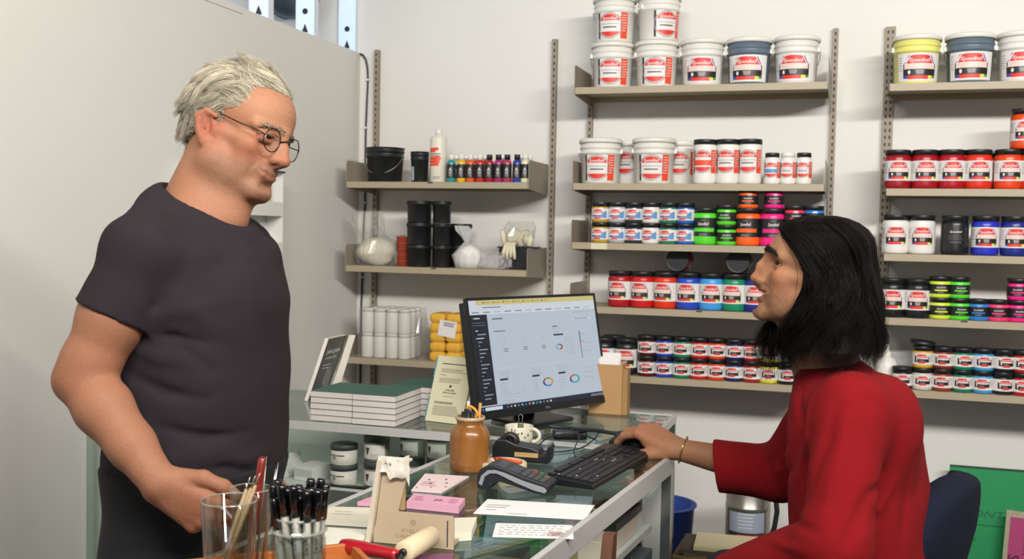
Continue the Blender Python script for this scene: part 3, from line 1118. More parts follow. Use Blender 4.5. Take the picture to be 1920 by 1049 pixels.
# ---------------------------------------------------------------- corner bay goods
zt = SZ['A1'] + 0.0006


def black_pail(R, Hh, label, x, y, z, handle=True, sticker=False, group='black pails of the corner bay'):
    t = thing('black_pail', label, 'pail', (x, y, z), 0, group)
    r0 = R * 0.87
    MB().lathe([(0, 0), (r0 * 0.95, 0), (r0, 0.004), (R * 0.95, Hh * 0.72), (R, Hh * 0.73), (R, Hh * 0.76), (R * 0.965, Hh * 0.77), (R * 0.975, Hh * 0.86), (R * 1.02, Hh * 0.87),
                (R * 1.02, Hh * 0.90), (R * 0.98, Hh * 0.91), (R * 0.99, Hh * 0.985), (R * 1.03, Hh * 0.99), (R * 1.03, Hh), (R * 0.97, Hh), (R * 0.95, Hh * 0.9), (r0 * 0.93, 0.01), (0, 0.01)], 30
               ).build('body', M_blk, t)
    if handle:
        MB().tube([(1.03 * R * math.cos(a) * (1 + 0.1 * math.sin(a)), -0.5 * R * math.sin(a) - R * 0.35 * math.sin(a), Hh * 0.8 - R * 1.0 * math.sin(a)) for a in np.linspace(0, math.pi, 20)],
                  0.0016, 5).build('wire_handle', M_wire, t)
    if sticker:
        fn0 = cone_fn(r0 + 0.001, R, Hh)
        F = Flat(fn0)
        F.strip(-R * 0.75, -R * 0.3, Hh * 0.06, Hh * 0.5, 0)
        F.lines(-R * 0.7, -R * 0.36, Hh * 0.44, 6, Hh * 0.06, Hh * 0.02, 1, 1)
        F.build('sticker', [pm('sticker_blue', '#b9cdd8', 0.5), L_ink], t)
    return t


y = YF + 0.012 + 0.08
black_pail(0.079, 0.141, 'wide black pail with wire handle on the small bottle shelf', xat(722, 320, y), y, zt)
y = YF + 0.014 + 0.042
black_pail(0.0375, 0.122, 'narrow black tub with pale blue sticker', xat(787, 320, y), y, zt, False, True)
y = YF + 0.02 + 0.034
t = thing('white_squeeze_bottle', 'tall white cylinder bottle with orange red print among small paint bottles', 'bottle', (xat(822, 300, y), y, zt))
MB().lathe([(0, 0), (0.031, 0), (0.034, 0.004), (0.034, 0.172), (0.030, 0.182), (0.013, 0.188), (0.013, 0.196), (0, 0.196)], 26).build('body', pm('ivory_plastic', '#dcd7c6', 0.42, var=0.03), t)
MB().lathe([(0.0125, 0.188), (0.0125, 0.207), (0.009, 0.213), (0, 0.213)], 16).build('cap', M_white, t)
F = Flat(cyl_fn(0.0343))
for (a, b_, c, d) in ((-0.032, 0.012, 0.125, 0.137), (-0.032, 0.0, 0.118, 0.126), (-0.032, 0.022, 0.088, 0.101), (-0.034, 0.018, 0.075, 0.088), (-0.034, 0.014, 0.064, 0.075)):
    F.strip(a, b_, c, (lambda s, d=d: d + 0.1 * s), 0)
F.lines(-0.025, 0.024, 0.112, 2, 0.008, 0.004, 1, 0, 3)
F.lines(-0.012, 0.024, 0.02, 2, 0.006, 0.002, 1, 0, 3)
F.build('print', [L_o, L_ink], t)


def craft_bottle(capm, mat):
    t = thing('paint_bottle', 'small paint bottle', 'bottle')
    R, Hh = 0.0178, 0.088
    MB().lathe([(0, 0), (R * 0.92, 0), (R, 0.003), (R, Hh * 0.84), (R * 0.9, Hh * 0.93), (R * 0.6, Hh), (0, Hh)], 18).build('body', mat, t)
    MB().lathe([(R * 0.6, Hh), (R * 0.66, Hh), (R * 0.66, Hh + 0.018), (R * 0.58, Hh + 0.02), (0, Hh + 0.02)], 14).build('cap', capm, t)
    F = Flat(cyl_fn(R + 0.0003), step=0.005)
    F.strip(-R * 1.3, R * 1.3, Hh * 0.18, Hh * 0.8, 0)
    F.disc(0.0, Hh * 0.42, R * 0.42, R * 0.5, 1, 1, 10)
    F.text('A', 0, Hh * 0.58, Hh * 0.2, 2, 2, bold=0.02)
    F.lines(-R * 0.5, R * 0.5, Hh * 0.28, 1, 0.004, 0.003, 1, 1)
    F.build('label', [L_k, L_g, L_w], t)
    return t


G = 'small paint bottles on the corner bay shelf'
yb_ = YF + 0.012 + 0.018
for u, hx, nm, cm in ((846, '#2a8f8a', 'teal', M_white), (865, '#e3b21c', 'yellow', M_white), (882, '#dc5a26', 'orange', M_white), (900, '#c0281f', 'red', M_white),
                      (917.5, '#a01f2c', 'crimson', M_lidk), (934.5, '#a22a6a', 'magenta', M_lidk), (951, '#b03a52', 'raspberry', M_lidk), (969.5, '#2a3f96', 'blue', M_lidk),
                      (985, '#e0d9b4', 'cream', M_white)):
    put('cb' + ('k' if cm is M_lidk else 'w'), lambda: craft_bottle(cm, ink(hx)), xat(u, 320, yb_), yb_, zt,
        nm + ' small paint bottle with black label and %s cap' % ('black' if cm is M_lidk else 'white'), G, 0.15, body=ink(hx))
for i, (u, hx) in enumerate(((856, '#d8d4c8'), (874, '#c8742a'), (891, '#b8322a'), (909, '#8a2030'), (942, '#3a2a3a'), (978, '#d8d4c8'), (993, '#d8d4c8'))):
    put('cbw', None, xat(u, 315, yb_ + 0.05), yb_ + 0.05, zt + 0.0001, 'small paint bottle in the row behind, only its cap showing, %s of seven' % ORD[i], G, 0.1, body=ink(hx))

zt = SZ['A2'] + 0.0006
M_clear = glassy('clear_film', '#f4f4f2', ior=1.35, rough=0.08, haze=0.10, hazec='#e8e8e4')
M_film2 = glassy('wrap_film', '#f6f6f6', ior=1.3, rough=0.12, haze=0.06, hazec='#f0f0ee')
M_powder = pm('cream_powder', '#ded6c4', 0.8, var=0.03, bump=0.15, bscale=30)


def blob(rx, ry, rz, seed, amp=0.12, n=26, m=18, flat=0.0, freq=3.0):
    """soft lumpy closed form sitting on z = 0"""
    r = np.random.default_rng(seed)
    K = [(r.normal(size=3) * freq, r.uniform(0, 6.28)) for _ in range(9)]
    V, F = [], []
    for i in range(m + 1):
        th = math.pi * i / m
        for k in range(n):
            ph = 2 * math.pi * k / n
            d = np.array([math.sin(th) * math.cos(ph), math.sin(th) * math.sin(ph), -math.cos(th)])
            q = 1 + amp * sum(math.sin(w @ d + p) for w, p in K) / 3
            p = d * q * np.array([rx, ry, rz])
            p[2] = max(p[2] + rz, flat)
            if p[2] < rz * 0.5:
                p[:2] *= 1.06
            V.append(p)
    for i in range(m):
        for k in range(n):
            F.append((i * n + k, i * n + (k + 1) % n, (i + 1) * n + (k + 1) % n, (i + 1) * n + k))
    return V, F


def crumple(b, rings, seed, amp, n=26, mi=0, closed=True):
    """film sleeve through rings of (centre, rx, ry) with sharp random creases"""
    r = np.random.default_rng(seed)
    V, F = [], []
    for i, (c, rx, ry) in enumerate(rings):
        for k in range(n):
            a = 2 * math.pi * k / n
            q = 1 + amp * r.normal() * (1 if i else 0.3)
            V.append((c[0] + rx * q * math.cos(a), c[1] + ry * q * math.sin(a), c[2] + amp * 0.2 * rx * r.normal() * (1 if i else 0)))
    for i in range(len(rings) - 1):
        for k in range(n):
            F.append((i * n + k, i * n + (k + 1) % n, (i + 1) * n + (k + 1) % n, (i + 1) * n + k))
    b.add(V, F, mi, False)


yb = YF + 0.075
p = on_y(706, 480, yb)
t = thing('powder_bag', 'open clear plastic bag of cream powder on the black pail shelf', 'bag', (p[0], yb, zt))
V, F_ = blob(0.082, 0.058, 0.058, 4, 0.05)
b = MB()
b.add(V, F_, 0, True)
b.build('powder', M_powder, t)
b = MB()
crumple(b, [((0, 0, 0.002), 0.086, 0.062), ((0, 0, 0.05), 0.089, 0.065), ((0.0, 0, 0.10), 0.075, 0.05), ((-0.02, 0, 0.125), 0.058, 0.034), ((-0.035, 0, 0.155), 0.066, 0.028),
            ((-0.045, 0, 0.19), 0.072, 0.022), ((-0.05, 0.0, 0.22), 0.068, 0.014)], 3, 0.10, 34)
b.build('film', M_clear, t)
y = YF + 0.2
t = thing('small_carton', 'grey carton standing behind the bag of powder', 'box', (xat(736, 480, y), y, zt))
MB().box(-0.05, 0.045, -0.03, 0.03, 0, 0.125).build('carton', pm('carton_grey', '#b9bbb8', 0.6), t, bevel=0.002)
y = YF + 0.10
M_redcup = pm('brick_red_plastic', '#a8452f', 0.45, var=0.06)
for i in range(5):
    q = thing('red_tub_lid', 'brick red tub lid in the stack beside the powder bag, %s from the shelf' % ORD[i], 'lid', (xat(757, 480, y) + 0.003, y, zt + 0.0242 * i), 0, 'stack of brick red lids')
    MB().lathe([(0, 0), (0.030, 0), (0.033, 0.002), (0.033, 0.019), (0.035, 0.02), (0.035, 0.024), (0, 0.024)], 22).build('lid', M_redcup, q)


def black_tub(R, Hh):
    t = thing('black_tub', 'black tub', 'tub')
    MB().lathe([(0, 0), (R * 0.9, 0), (R * 0.93, 0.003), (R * 0.96, Hh * 0.8), (R, Hh * 0.81), (R, Hh * 0.97), (R * 0.98, Hh), (0, Hh)], 28).build('body', M_blk, t)
    MB().lathe([(R * 1.003, Hh * 0.82), (R * 1.02, Hh * 0.82), (R * 1.02, Hh * 0.94), (R * 1.003, Hh * 0.94)], 28).build('rim', M_lidk, t)
    return t


G = 'black tubs stacked three high'
for col_, (u, dy, nm) in enumerate(((786, 0.065, 'powder bag side'), (828, 0.066, 'tied bag side'))):
    for k in range(3):
        y = YF + dy
        put('bt%d' % col_, (lambda: black_tub(0.051, 0.088)) if col_ == 0 else (lambda: black_tub(0.038, 0.0875)), xat(u, 440, y), y, zt + 0.0886 * k,
            'black tub in the %s stack, %s' % (nm, ('bottom one', 'middle one', 'top one')[k]), G, 0)
y = YF + 0.17
for k in range(2):
    put('bt0', None, xat(862, 440, y), y, zt + 0.0886 * k, 'black tub standing behind the tied bag, %s' % ('lower one', 'upper one')[k], 'black tubs behind the tied bag', 0)
# white powder in a knotted bag, crumpled clear bag
y = YF + 0.06
p = on_y(879, 480, y)
t = thing('tied_bag', 'knotted plastic bag of white powder', 'bag', (p[0], y, zt))
b = MB()
V, F_ = blob(0.054, 0.045, 0.045, 9, 0.05)
b.add(V, F_, 0, True)
b.build('powder', pm('white_powder', '#e4e2dd', 0.7, var=0.02, bump=0.2, bscale=40), t)
b = MB()
crumple(b, [((0, 0, 0.0015), 0.056, 0.047), ((0, 0, 0.05), 0.058, 0.05), ((-0.004, 0, 0.085), 0.034, 0.03), ((-0.008, 0, 0.105), 0.012, 0.012), ((-0.012, 0, 0.128), 0.022, 0.016),
            ((-0.022, 0, 0.15), 0.034, 0.014), ((-0.032, 0, 0.168), 0.03, 0.008)], 8, 0.08, 26)
b.build('film', glassy('milky_film', '#ffffff', ior=1.35, rough=0.1, haze=0.35, hazec='#f2f2f0'), t)
y = YF + 0.046
p = on_y(928, 490, y)
t = thing('crumpled_bag', 'crumpled clear plastic bag at the shelf edge before the black bin', 'bag', (p[0], y, zt))
b = MB()
crumple(b, [((0, 0, 0.0015), 0.05, 0.035), ((0, 0, 0.012), 0.068, 0.042), ((0.005, 0, 0.035), 0.06, 0.036), ((0.012, 0, 0.055), 0.042, 0.028), ((0.02, 0, 0.066), 0.015, 0.012)], 12, 0.13, 30)
crumple(b, [((0, 0, 0.002), 0.04, 0.03), ((0, 0, 0.02), 0.05, 0.032), ((0.0, 0, 0.045), 0.03, 0.02), ((0.012, 0, 0.055), 0.012, 0.012)], 5, 0.16, 22)
b.build('film', glassy('crinkled_film', '#f8f8f8', ior=1.4, rough=0.1, haze=0.2, hazec='#f0eeee'), t)
y = YF + 0.115
p = on_y(973, 480, y)
t = thing('black_bin', 'black open bin holding bagged cream gloves', 'bin', (p[0], y, zt))
b = MB()
for (x0, x1, y0, y1) in ((-0.068, 0.068, -0.05, -0.047), (-0.068, 0.068, 0.047, 0.05), (-0.068, -0.065, -0.047, 0.047), (0.065, 0.068, -0.047, 0.047)):
    b.box(x0, x1, y0, y1, 0.003, 0.088)
b.box(-0.068, 0.068, -0.05, 0.05, 0, 0.003)
b.build('bin_body', M_blk, t)
b = MB()
for (x0, x1, y0, y1) in ((-0.074, 0.074, -0.056, -0.05), (-0.074, 0.074, 0.05, 0.056), (-0.074, -0.068, -0.05, 0.05), (0.068, 0.074, -0.05, 0.05)):
    b.box(x0, x1, y0, y1, 0.084, 0.0895)
b.build('bin_rim', M_lidk, t)
M_glove = pm('cream_cotton', '#d9d0b6', 0.85, var=0.06, bump=0.3, bscale=60)
t2 = thing('glove_bundle', 'cream cotton gloves in a clear bag spilling over the black bin', 'gloves', (p[0], y - 0.01, zt + 0.091))
b = MB()
rr = random.Random(4)
for i in range(9):
    x = -0.05 + 0.0125 * i
    b.tube([(x, rr.uniform(-.02, .02), 0.0), (x + rr.uniform(-.01, .01), rr.uniform(-.02, .01), 0.03), (x + rr.uniform(-.02, .02), rr.uniform(-.02, .01), 0.055 + rr.uniform(0, .02))],
           [0.012, 0.014, 0.008], 8)
b.build('gloves', M_glove, t2)
b = MB()
for i in range(4):
    x = -0.034 + 0.010 * i
    b.tube([(x, -0.02, 0.012), (x, -0.058, 0.006), (x + 0.004 * (i - 1.5), -0.064, -0.02), (x + 0.006 * (i - 1.5), -0.062, -0.045 - 0.006 * (i % 2))], [0.009, 0.0085, 0.0075, 0.006], 8)
b.build('hanging_glove', M_glove, t2)
b = MB()
crumple(b, [((0, 0, 0.0), 0.062, 0.04), ((0, 0, 0.04), 0.066, 0.042), ((0.005, 0, 0.075), 0.062, 0.03), ((0.01, 0, 0.1), 0.05, 0.02)], 21, 0.1, 28)
b.build('film', M_clear, t2)

# lowest corner shelf: shrink-wrapped white bottles and yellow cloths
zt = SZ['A3'] + 0.0006


def white_bottle():
    t = thing('white_bottle', 'plain white bottle', 'bottle')
    R = 0.0262
    MB().lathe([(0, 0), (R * 0.92, 0), (R, 0.004), (R, 0.078), (R * 0.93, 0.085), (R * 0.86, 0.0865), (0, 0.0865)], 22).build('body', M_white, t)
    MB().lathe([(R * 0.86, 0.0866), (R * 0.93, 0.0866), (R * 0.93, 0.0985), (R * 0.9, 0.1), (0, 0.1)], 20).build('cap', M_lidw, t)
    return t


G = 'shrink wrapped white bottles two layers high'
x0 = xat(690, 650, YF + 0.04)
for lay in range(2):
    for r_ in range(3):
        for c_ in range(4):
            put('wb', white_bottle, x0 + c_ * 0.0542, YF + 0.04 + r_ * 0.0535, zt + 0.0007 + lay * 0.1007,
                'plain white bottle in the shrink wrapped block, %s layer, %s row, %s from corner' % (('lower', 'upper')[lay], ('front', 'middle', 'back')[r_], ORD[c_]), G, 0)
t = thing('shrink_wrap', 'clear shrink film around the block of white bottles, bunched at one end', 'film', (x0 + 0.081, YF + 0.094, zt))
b = MB()
ring = []
for (a, c) in ((-0.113, -0.085), (0.113, -0.085), (0.128, -0.06), (0.128, 0.06), (0.113, 0.083), (-0.113, 0.083)):
    ring.append((a, c))
N = len(ring)
V = [(a, c, z) for z in (0.0, 0.1, 0.2045) for a, c in ring]
F_ = [(k * N + i, k * N + (i + 1) % N, (k + 1) * N + (i + 1) % N, (k + 1) * N + i) for k in range(2) for i in range(N)]
b.add(V, F_)
crumple(b, [((0.15, -0.02, 0.0), 0.02, 0.05), ((0.155, -0.02, 0.05), 0.026, 0.05), ((0.15, -0.02, 0.11), 0.022, 0.04), ((0.145, -0.02, 0.19), 0.012, 0.03)], 14, 0.2, 20)
b.build('film', M_film2, t)
M_yel = pm('yellow_cloth', '#dda93a', 0.85, var=0.08, scale=60, bump=0.3, bscale=160)
y = YF + 0.075
xx = xat(843, 640, y)
for i in range(5):
    q = thing('yellow_cloth', 'folded yellow cloth in the stack behind the monitor, %s from the shelf' % ORD[i], 'cloth', (xx, y, zt + 0.0385 * i), 0, 'stack of folded yellow cloths')
    b = MB()
    for sx in (-1, 1):
        b.rbox(sx * 0.034 - 0.033, sx * 0.034 + 0.033, -0.06, 0.06, 0.0005, 0.038, 0.016, n=5)
    b.build('fold', M_yel, q)
q = thing('care_label', 'white paper tag hanging on the yellow cloth stack', 'tag', (xx + 0.012, y - 0.0618, zt + 0.12))
b = MB()
R_ = rotm('Y', rad(8)) @ rotm('X', rad(-3))
b.box(-0.038, 0.036, -0.0006, 0.0006, -0.02, 0.045, 0, R_)
b.build('tag_sheet', L_w, q)
F = Flat(lambda s, tt, e: tuple(R_ @ np.array([s, -0.0007 - e, tt])))
F.lines(-0.02, 0.03, 0.036, 3, 0.006, 0.003, 0, 1, 3)
F.build('print', [L_ink], q)

# ---------------------------------------------------------------- glass display cases
M_alu = pm('brushed_aluminium', '#cfcdca', 0.42, 0.35, var=0.05, scale=60, stretch=(1, 0.05, 1))
M_post = pm('chrome_post', '#9a9c9e', 0.25, 0.9, var=0.05)
M_glass = glassy('case_glass', '#e6eeea', ior=1.55)
M_glassv = glassy('case_side_glass', '#eef5f1', ior=1.4)
M_shelfg = pm('case_shelf_pale', '#b9c4bc', 0.3, var=0.03)
ZC = 0.95
# back case: runs along x under the corner bay
bc = thing('display_case', 'glass display case with pale rail running under the corner bay, books on top', 'display case', (-1.25, 2.94, 0))
X0, X1_, Y0, Y1 = -1.945, -0.49, 2.715, 3.25
b = MB()
b.box(X0, X1_, Y0, Y1, ZC - 0.007, ZC - 0.0004)
b.build('glass_top', M_glass, bc, world=True)
b = MB()
b.box(X0, X1_, Y0 - 0.012, Y0, ZC - 0.020, ZC + 0.0015)
b.box(X0, X1_, Y1, Y1 + 0.012, ZC - 0.020, ZC + 0.0015)
b.build('rail', M_alu, bc, world=True)
MB().box(X1_, X1_ + 0.012, Y0 - 0.012, Y1 + 0.012, ZC - 0.020, ZC + 0.0015).build('rail', M_alu, bc, world=True)
for (x, y) in ((X1_, Y0), (X1_, Y1), (X0 + 0.012, Y0), (X0 + 0.012, Y1)):
    MB().box(x - 0.012, x + 0.011, y - 0.011, y + 0.011, 0, ZC - 0.0202).build('post', M_post, bc, world=True)
MB().box(X0, X1_ - 0.013, Y0 + 0.012, Y1 - 0.012, 0.758, 0.766).build('inner_shelf', M_shelfg, bc, world=True)
MB().box(X0, X1_ - 0.013, Y0 + 0.012, Y1 - 0.012, 0.10, 0.12).build('case_floor', M_shelfg, bc, world=True)
MB().box(X0 + 0.03, X1_ - 0.014, Y1 - 0.006, Y1 - 0.002, 0.121, ZC - 0.045).build('back_panel', pm('case_back_white', '#cfd0cc', 0.5, var=0.02), bc, world=True)
for x in (-1.0, -1.55):
    MB().box(x - 0.006, x + 0.006, Y0 + 0.012, Y0 + 0.024, 0.766, ZC - 0.042).build('shelf_clip', M_post, bc, world=True)
# main counter
A = np.array([-0.392, 2.655])           # far corner of the seated man's side, outer edge
Ld = np.array([-0.090, -0.996])         # along the case, toward the photographer
Ld /= np.linalg.norm(Ld)
Wd = np.array([-Ld[1] * -1, 0])
Wd = np.array([Ld[1], -Ld[0]])          # across, toward the standing man
CW, CLn = 0.505, 1.42
ANG = math.atan2(Wd[1], Wd[0])


def cpt(a, w, z=ZC):
    q = A + Ld * a + Wd * w
    return np.array([q[0], q[1], z])


RC = np.array([[Wd[0], Ld[0], 0], [Wd[1], Ld[1], 0], [0, 0, 1.0]])   # local x = across, y = along toward camera (left handed plan, so boxes use it via points)


def cbox(b, w0, w1, a0, a1, z0, z1, mi=0):
    P = [cpt(a, w, z) for z in (z0, z1) for (a, w) in ((a0, w0), (a0, w1), (a1, w1), (a1, w0))]
    F = [(0, 1, 2, 3), (7, 6, 5, 4), (0, 4, 5, 1), (1, 5, 6, 2), (2, 6, 7, 3), (3, 7, 4, 0)]
    return b.add(P, F, mi)


mc = thing('sales_counter', 'glass topped sales counter in an aluminium frame between the two men', 'counter', tuple(cpt(0.7, 0.25, 0)))
b = MB()
cbox(b, 0.014, CW - 0.014, 0.014, CLn - 0.014, ZC - 0.007, ZC - 0.0004)
b.build('glass_top', M_glass, mc, world=True)
for (w0, w1, a0, a1) in ((0, 0.0138, 0, CLn), (CW - 0.0138, CW, 0, CLn), (0.0138, CW - 0.0138, 0, 0.0138), (0.0138, CW - 0.0138, CLn - 0.0138, CLn)):
    b = MB()
    cbox(b, w0, w1, a0, a1, ZC - 0.043, ZC + 0.0015)
    b.build('rail', M_alu, mc, world=True, bevel=0.0015)
for (w, a) in ((0.013, 0.013), (CW - 0.013, 0.013), (0.013, CLn - 0.013), (CW - 0.013, CLn - 0.013)):
    b = MB()
    cbox(b, w - 0.012, w + 0.012, a - 0.012, a + 0.012, 0, ZC - 0.043)
    b.build('post', M_post, mc, world=True)
b = MB()
cbox(b, 0.050, CW - 0.026, 0.02, CLn - 0.02, 0.768, 0.775)
b.build('inner_shelf', M_shelfg, mc, world=True)
b = MB()
cbox(b, 0.046, 0.0495, 0.026, CLn - 0.026, 0.760, 0.776)
b.build('shelf_edge', M_alu, mc, world=True)
b = MB()
cbox(b, 0.026, CW - 0.026, 0.02, CLn - 0.02, 0.38, 0.39)
b.build('inner_shelf', M_shelfg, mc, world=True)
b = MB()
cbox(b, 0.02, CW - 0.02, 0.02, CLn - 0.02, 0.06, 0.08)
b.build('case_floor', M_shelfg, mc, world=True)
b = MB()
cbox(b, CW - 0.008, CW - 0.003, 0.026, CLn - 0.026, 0.08, ZC - 0.043)
b.build('front_glass', M_glassv, mc, world=True)

# things inside the counter, seen through its top and its open side
def inbox(name, label, cat, w0, w1, a0, a1, z0, z1, mat, bev=0.002):
    t = thing(name, label, cat, tuple(cpt((a0 + a1) / 2, (w0 + w1) / 2, z0)))
    b = MB()
    cbox(b, w0, w1, a0, a1, z0, z1)
    return t, b.build('body', mat, t, world=True, bevel=bev)


zi = 0.7756
t, _ = inbox('beige_box', 'beige card box on the inner counter shelf under the black tray', 'box', 0.062, 0.150, 0.10, 0.385, zi, zi + 0.047, pm('beige_card', '#cbbfae', 0.7))
t = thing('black_tray', 'black shallow tray lying on the beige box inside the counter', 'tray', tuple(cpt(0.2, 0.105, zi + 0.048)))
b = MB()
cbox(b, 0.058, 0.155, 0.08, 0.30, zi + 0.0475, zi + 0.051)
for (w0, w1, a0, a1) in ((0.058, 0.063, 0.08, 0.30), (0.15, 0.155, 0.08, 0.30), (0.063, 0.15, 0.08, 0.085), (0.063, 0.15, 0.295, 0.30)):
    cbox(b, w0, w1, a0, a1, zi + 0.051, zi + 0.066)
b.build('tray', M_blk, t, world=True)
inbox('green_pad', 'dark green cutting sheet lying inside the counter under the keyboard', 'mat', 0.19, 0.42, 0.06, 0.42, zi, zi + 0.03, pm('pad_green', '#1d8a50', 0.6))
inbox('pale_blue_box', 'pale blue packet inside the counter under the papers', 'box', 0.20, 0.42, 0.47, 0.58, zi, zi + 0.05, pm('packet_blue', '#a9c8d0', 0.6))
inbox('tan_box', 'olive tan packet inside the counter near the open rail', 'box', 0.10, 0.165, 0.44, 0.62, zi, zi + 0.045, pm('packet_tan', '#a8a070', 0.6))
inbox('dark_case', 'dark slate case inside the counter under the written notes', 'box', 0.08, 0.40, 0.66, 1.0, zi, zi + 0.04, pm('slate_card', '#59646b', 0.6))
inbox('brown_box', 'brown box inside the counter under the ceramic pot', 'box', 0.30, 0.47, 0.64, 0.655, zi, zi + 0.12, pm('brown_card', '#8a6a48', 0.7))
inbox('pink_packet', 'pink tissue packet inside the counter near the far post', 'box', 0.16, 0.184, 0.08, 0.30, zi, zi + 0.06, pm('pink_tissue', '#d7a4a0', 0.7))
inbox('white_carton_flat', 'white carton inside the counter at its far end', 'box', 0.07, 0.14, 0.025, 0.075, zi, zi + 0.05, pm('carton_white', '#d8d9d4', 0.6))
zi2 = 0.3906
inbox('green_carton', 'green carton on the low shelf of the counter', 'box', 0.04, 0.2, 0.52, 0.85, zi2, zi2 + 0.26, pm('carton_green', '#2e8a58', 0.6))
inbox('maroon_carton', 'maroon carton on the low shelf of the counter', 'box', 0.04, 0.12, 0.36, 0.42, zi2, zi2 + 0.28, pm('carton_maroon', '#5a2230', 0.6))
inbox('slate_bin', 'dark slate storage box at the far end of the low counter shelf', 'box', 0.04, 0.3, 0.04, 0.22, zi2, zi2 + 0.33, pm('bin_slate', '#4a5254', 0.6))
t = thing('glass_dome', 'clear rounded plastic tub on the low shelf of the counter', 'tub', tuple(cpt(0.29, 0.09, zi2)))
MB().lathe([(0.055, 0), (0.06, 0.02), (0.06, 0.2), (0.052, 0.25), (0.03, 0.275), (0, 0.28)], 24).build('tub', glassy('tub_plastic', '#d5dde6', ior=1.5, haze=0.15, hazec='#a8b4c4'), t)
# brown wedge of wood leaning beside the counter
t = thing('wooden_wedge', 'brown wooden easel piece leaning by the counter rail', 'easel', tuple(cpt(0.62, -0.012, 0.0)))
b = MB()
q0 = [cpt(0.70, -0.004, 0.56), cpt(0.60, -0.004, 0.56), cpt(0.575, -0.004, 0.905), cpt(0.60, -0.004, 0.905)]
q1 = [p + np.array([0.022, 0, 0]) for p in q0]
b.add(q0 + q1, [(0, 1, 2, 3), (7, 6, 5, 4), (0, 4, 5, 1), (1, 5, 6, 2), (2, 6, 7, 3), (3, 7, 4, 0)])
q0 = [cpt(0.70, -0.004, 0.0), cpt(0.66, -0.004, 0.0), cpt(0.66, -0.004, 0.5595), cpt(0.70, -0.004, 0.5595)]
q1 = [p + np.array([0.022, 0, 0]) for p in q0]
b.add(q0 + q1, [(0, 1, 2, 3), (7, 6, 5, 4), (0, 4, 5, 1), (1, 5, 6, 2), (2, 6, 7, 3), (3, 7, 4, 0)])
b.build('wedge', pm('brown_wood', '#5a3620', 0.5, var=0.25, scale=20, stretch=(8, 8, 1)), t, world=True)

# ---------------------------------------------------------------- goods on and in the back case
zt = ZC + 0.0003
M_page = pm('page_edges', '#d9cfca', 0.8, var=0.06, scale=500, stretch=(0.02, 0.02, 1))
M_gcov = pm('green_cover', '#356456', 0.5, var=0.06, scale=40)
G = 'green covered books piled on the back case'
BW, BD, BT = 0.132, 0.19, 0.0168
for c_, (x, y, dz_) in enumerate(((-1.387, 2.835, 0), (-1.2535, 2.832, 0), (-1.2235, 3.03, 0))):
    for k in range(5):
        q = thing('green_book', 'green covered book, %s from top, pile %s' % (ORD[4 - k], ('beside the leaning dark book', 'in front, nearest the brochure', 'behind, half hidden')[c_]),
                  'book', (x + rng.uniform(-.001, .001), y + rng.uniform(-.001, .001), zt + k * (BT + 0.0004)), 0, G)
        MB().box(-BW / 2 + 0.0004, BW / 2 - 0.0004, -BD / 2 + 0.0005, BD / 2 - 0.0005, 0.0008, BT - 0.0008).build('page_block', M_page, q)
        b = MB()
        b.box(-BW / 2, BW / 2, -BD / 2, BD / 2, 0, 0.0008)
        b.box(-BW / 2, BW / 2, -BD / 2, BD / 2, BT - 0.0008, BT)
        b.build('cover', M_gcov, q)


def quad_board(name, label, cat, TL, TR, BR, BL, th, mat, prints=None, pmats=None, group=None, edge=None):
    """flat board given by four room corners (front face), pushed back by its thickness"""
    TL, TR, BR, BL = map(np.array, (TL, TR, BR, BL))
    n = np.cross(TR - BL, TL - BR)
    n /= np.linalg.norm(n)
    if n @ (CAM - BL) < 0:
        n = -n
    t = thing(name, label, cat, (BL + BR) / 2, 0, group)
    b = MB()
    q0 = [BL, BR, TR, TL]
    q1 = [p - n * th for p in q0]
    b.add(q0 + q1, [(0, 1, 2, 3), (7, 6, 5, 4)], 0)
    b.add(q0 + q1, [(0, 4, 5, 1), (1, 5, 6, 2), (2, 6, 7, 3), (3, 7, 4, 0)], 1)
    b.build('board', [mat, edge or mat], t, world=True)
    if prints:
        def fn(s, q, e):
            return tuple((BL * (1 - s) + BR * s) * (1 - q) + (TL * (1 - s) + TR * s) * q + n * (0.0003 + e))
        F = Flat(fn, step=0.1)
        prints(F)
        F.build('print', pmats, t, world=True)
    return t


def from_px(px, zcs):
    return [at(u, v, z) for (u, v), z in zip(px, zcs)]


M_dark = pm('dark_cover', '#4a4a46', 0.4, var=0.35, scale=14)
M_paleedge = pm('pale_board', '#cfcabb', 0.7)


def px_of(p):
    d = np.asarray(p, float) - CAM
    z = d @ CF
    return FW / 2 + FPX * (d @ CR) / z, FH / 2 + FPX * (d @ CD) / z


# dark book standing tilted on the case beyond the green books, and a pale board behind it
def lean(px_b0, px_b1, px_t0, px_t1, y0):
    B0 = on_z(*px_b0, zt + 0.0005)
    B1 = on_z(*px_b1, zt + 0.0005)
    return B0, B1


B0 = on_z(577, 753, zt + 0.0006)
B1 = on_z(613, 741, zt + 0.0006)
T0 = at(616, 636, float((B0 - CAM) @ CF) + 0.06)
T1 = T0 + (B1 - B0)
zb0 = (B0 - CAM) @ CF


def prn_dark(F):
    F.text('JAN JAN', 0.5, 0.76, 0.085, 0, 1, bold=0.03, width=0.7)
    F.text('CARTES', 0.48, 0.665, 0.045, 0, 1, bold=0.02, width=0.6)
    F.lines(0.2, 0.62, 0.55, 2, 0.05, 0.012, 0, 1, 3)
    F.strip(0.5, 0.53, 0.22, 0.5, 0, 1)
    F.strip(0.62, 0.65, 0.16, 0.5, 0, 1)
    F.strip(0.74, 0.76, 0.08, 0.42, 0, 1)


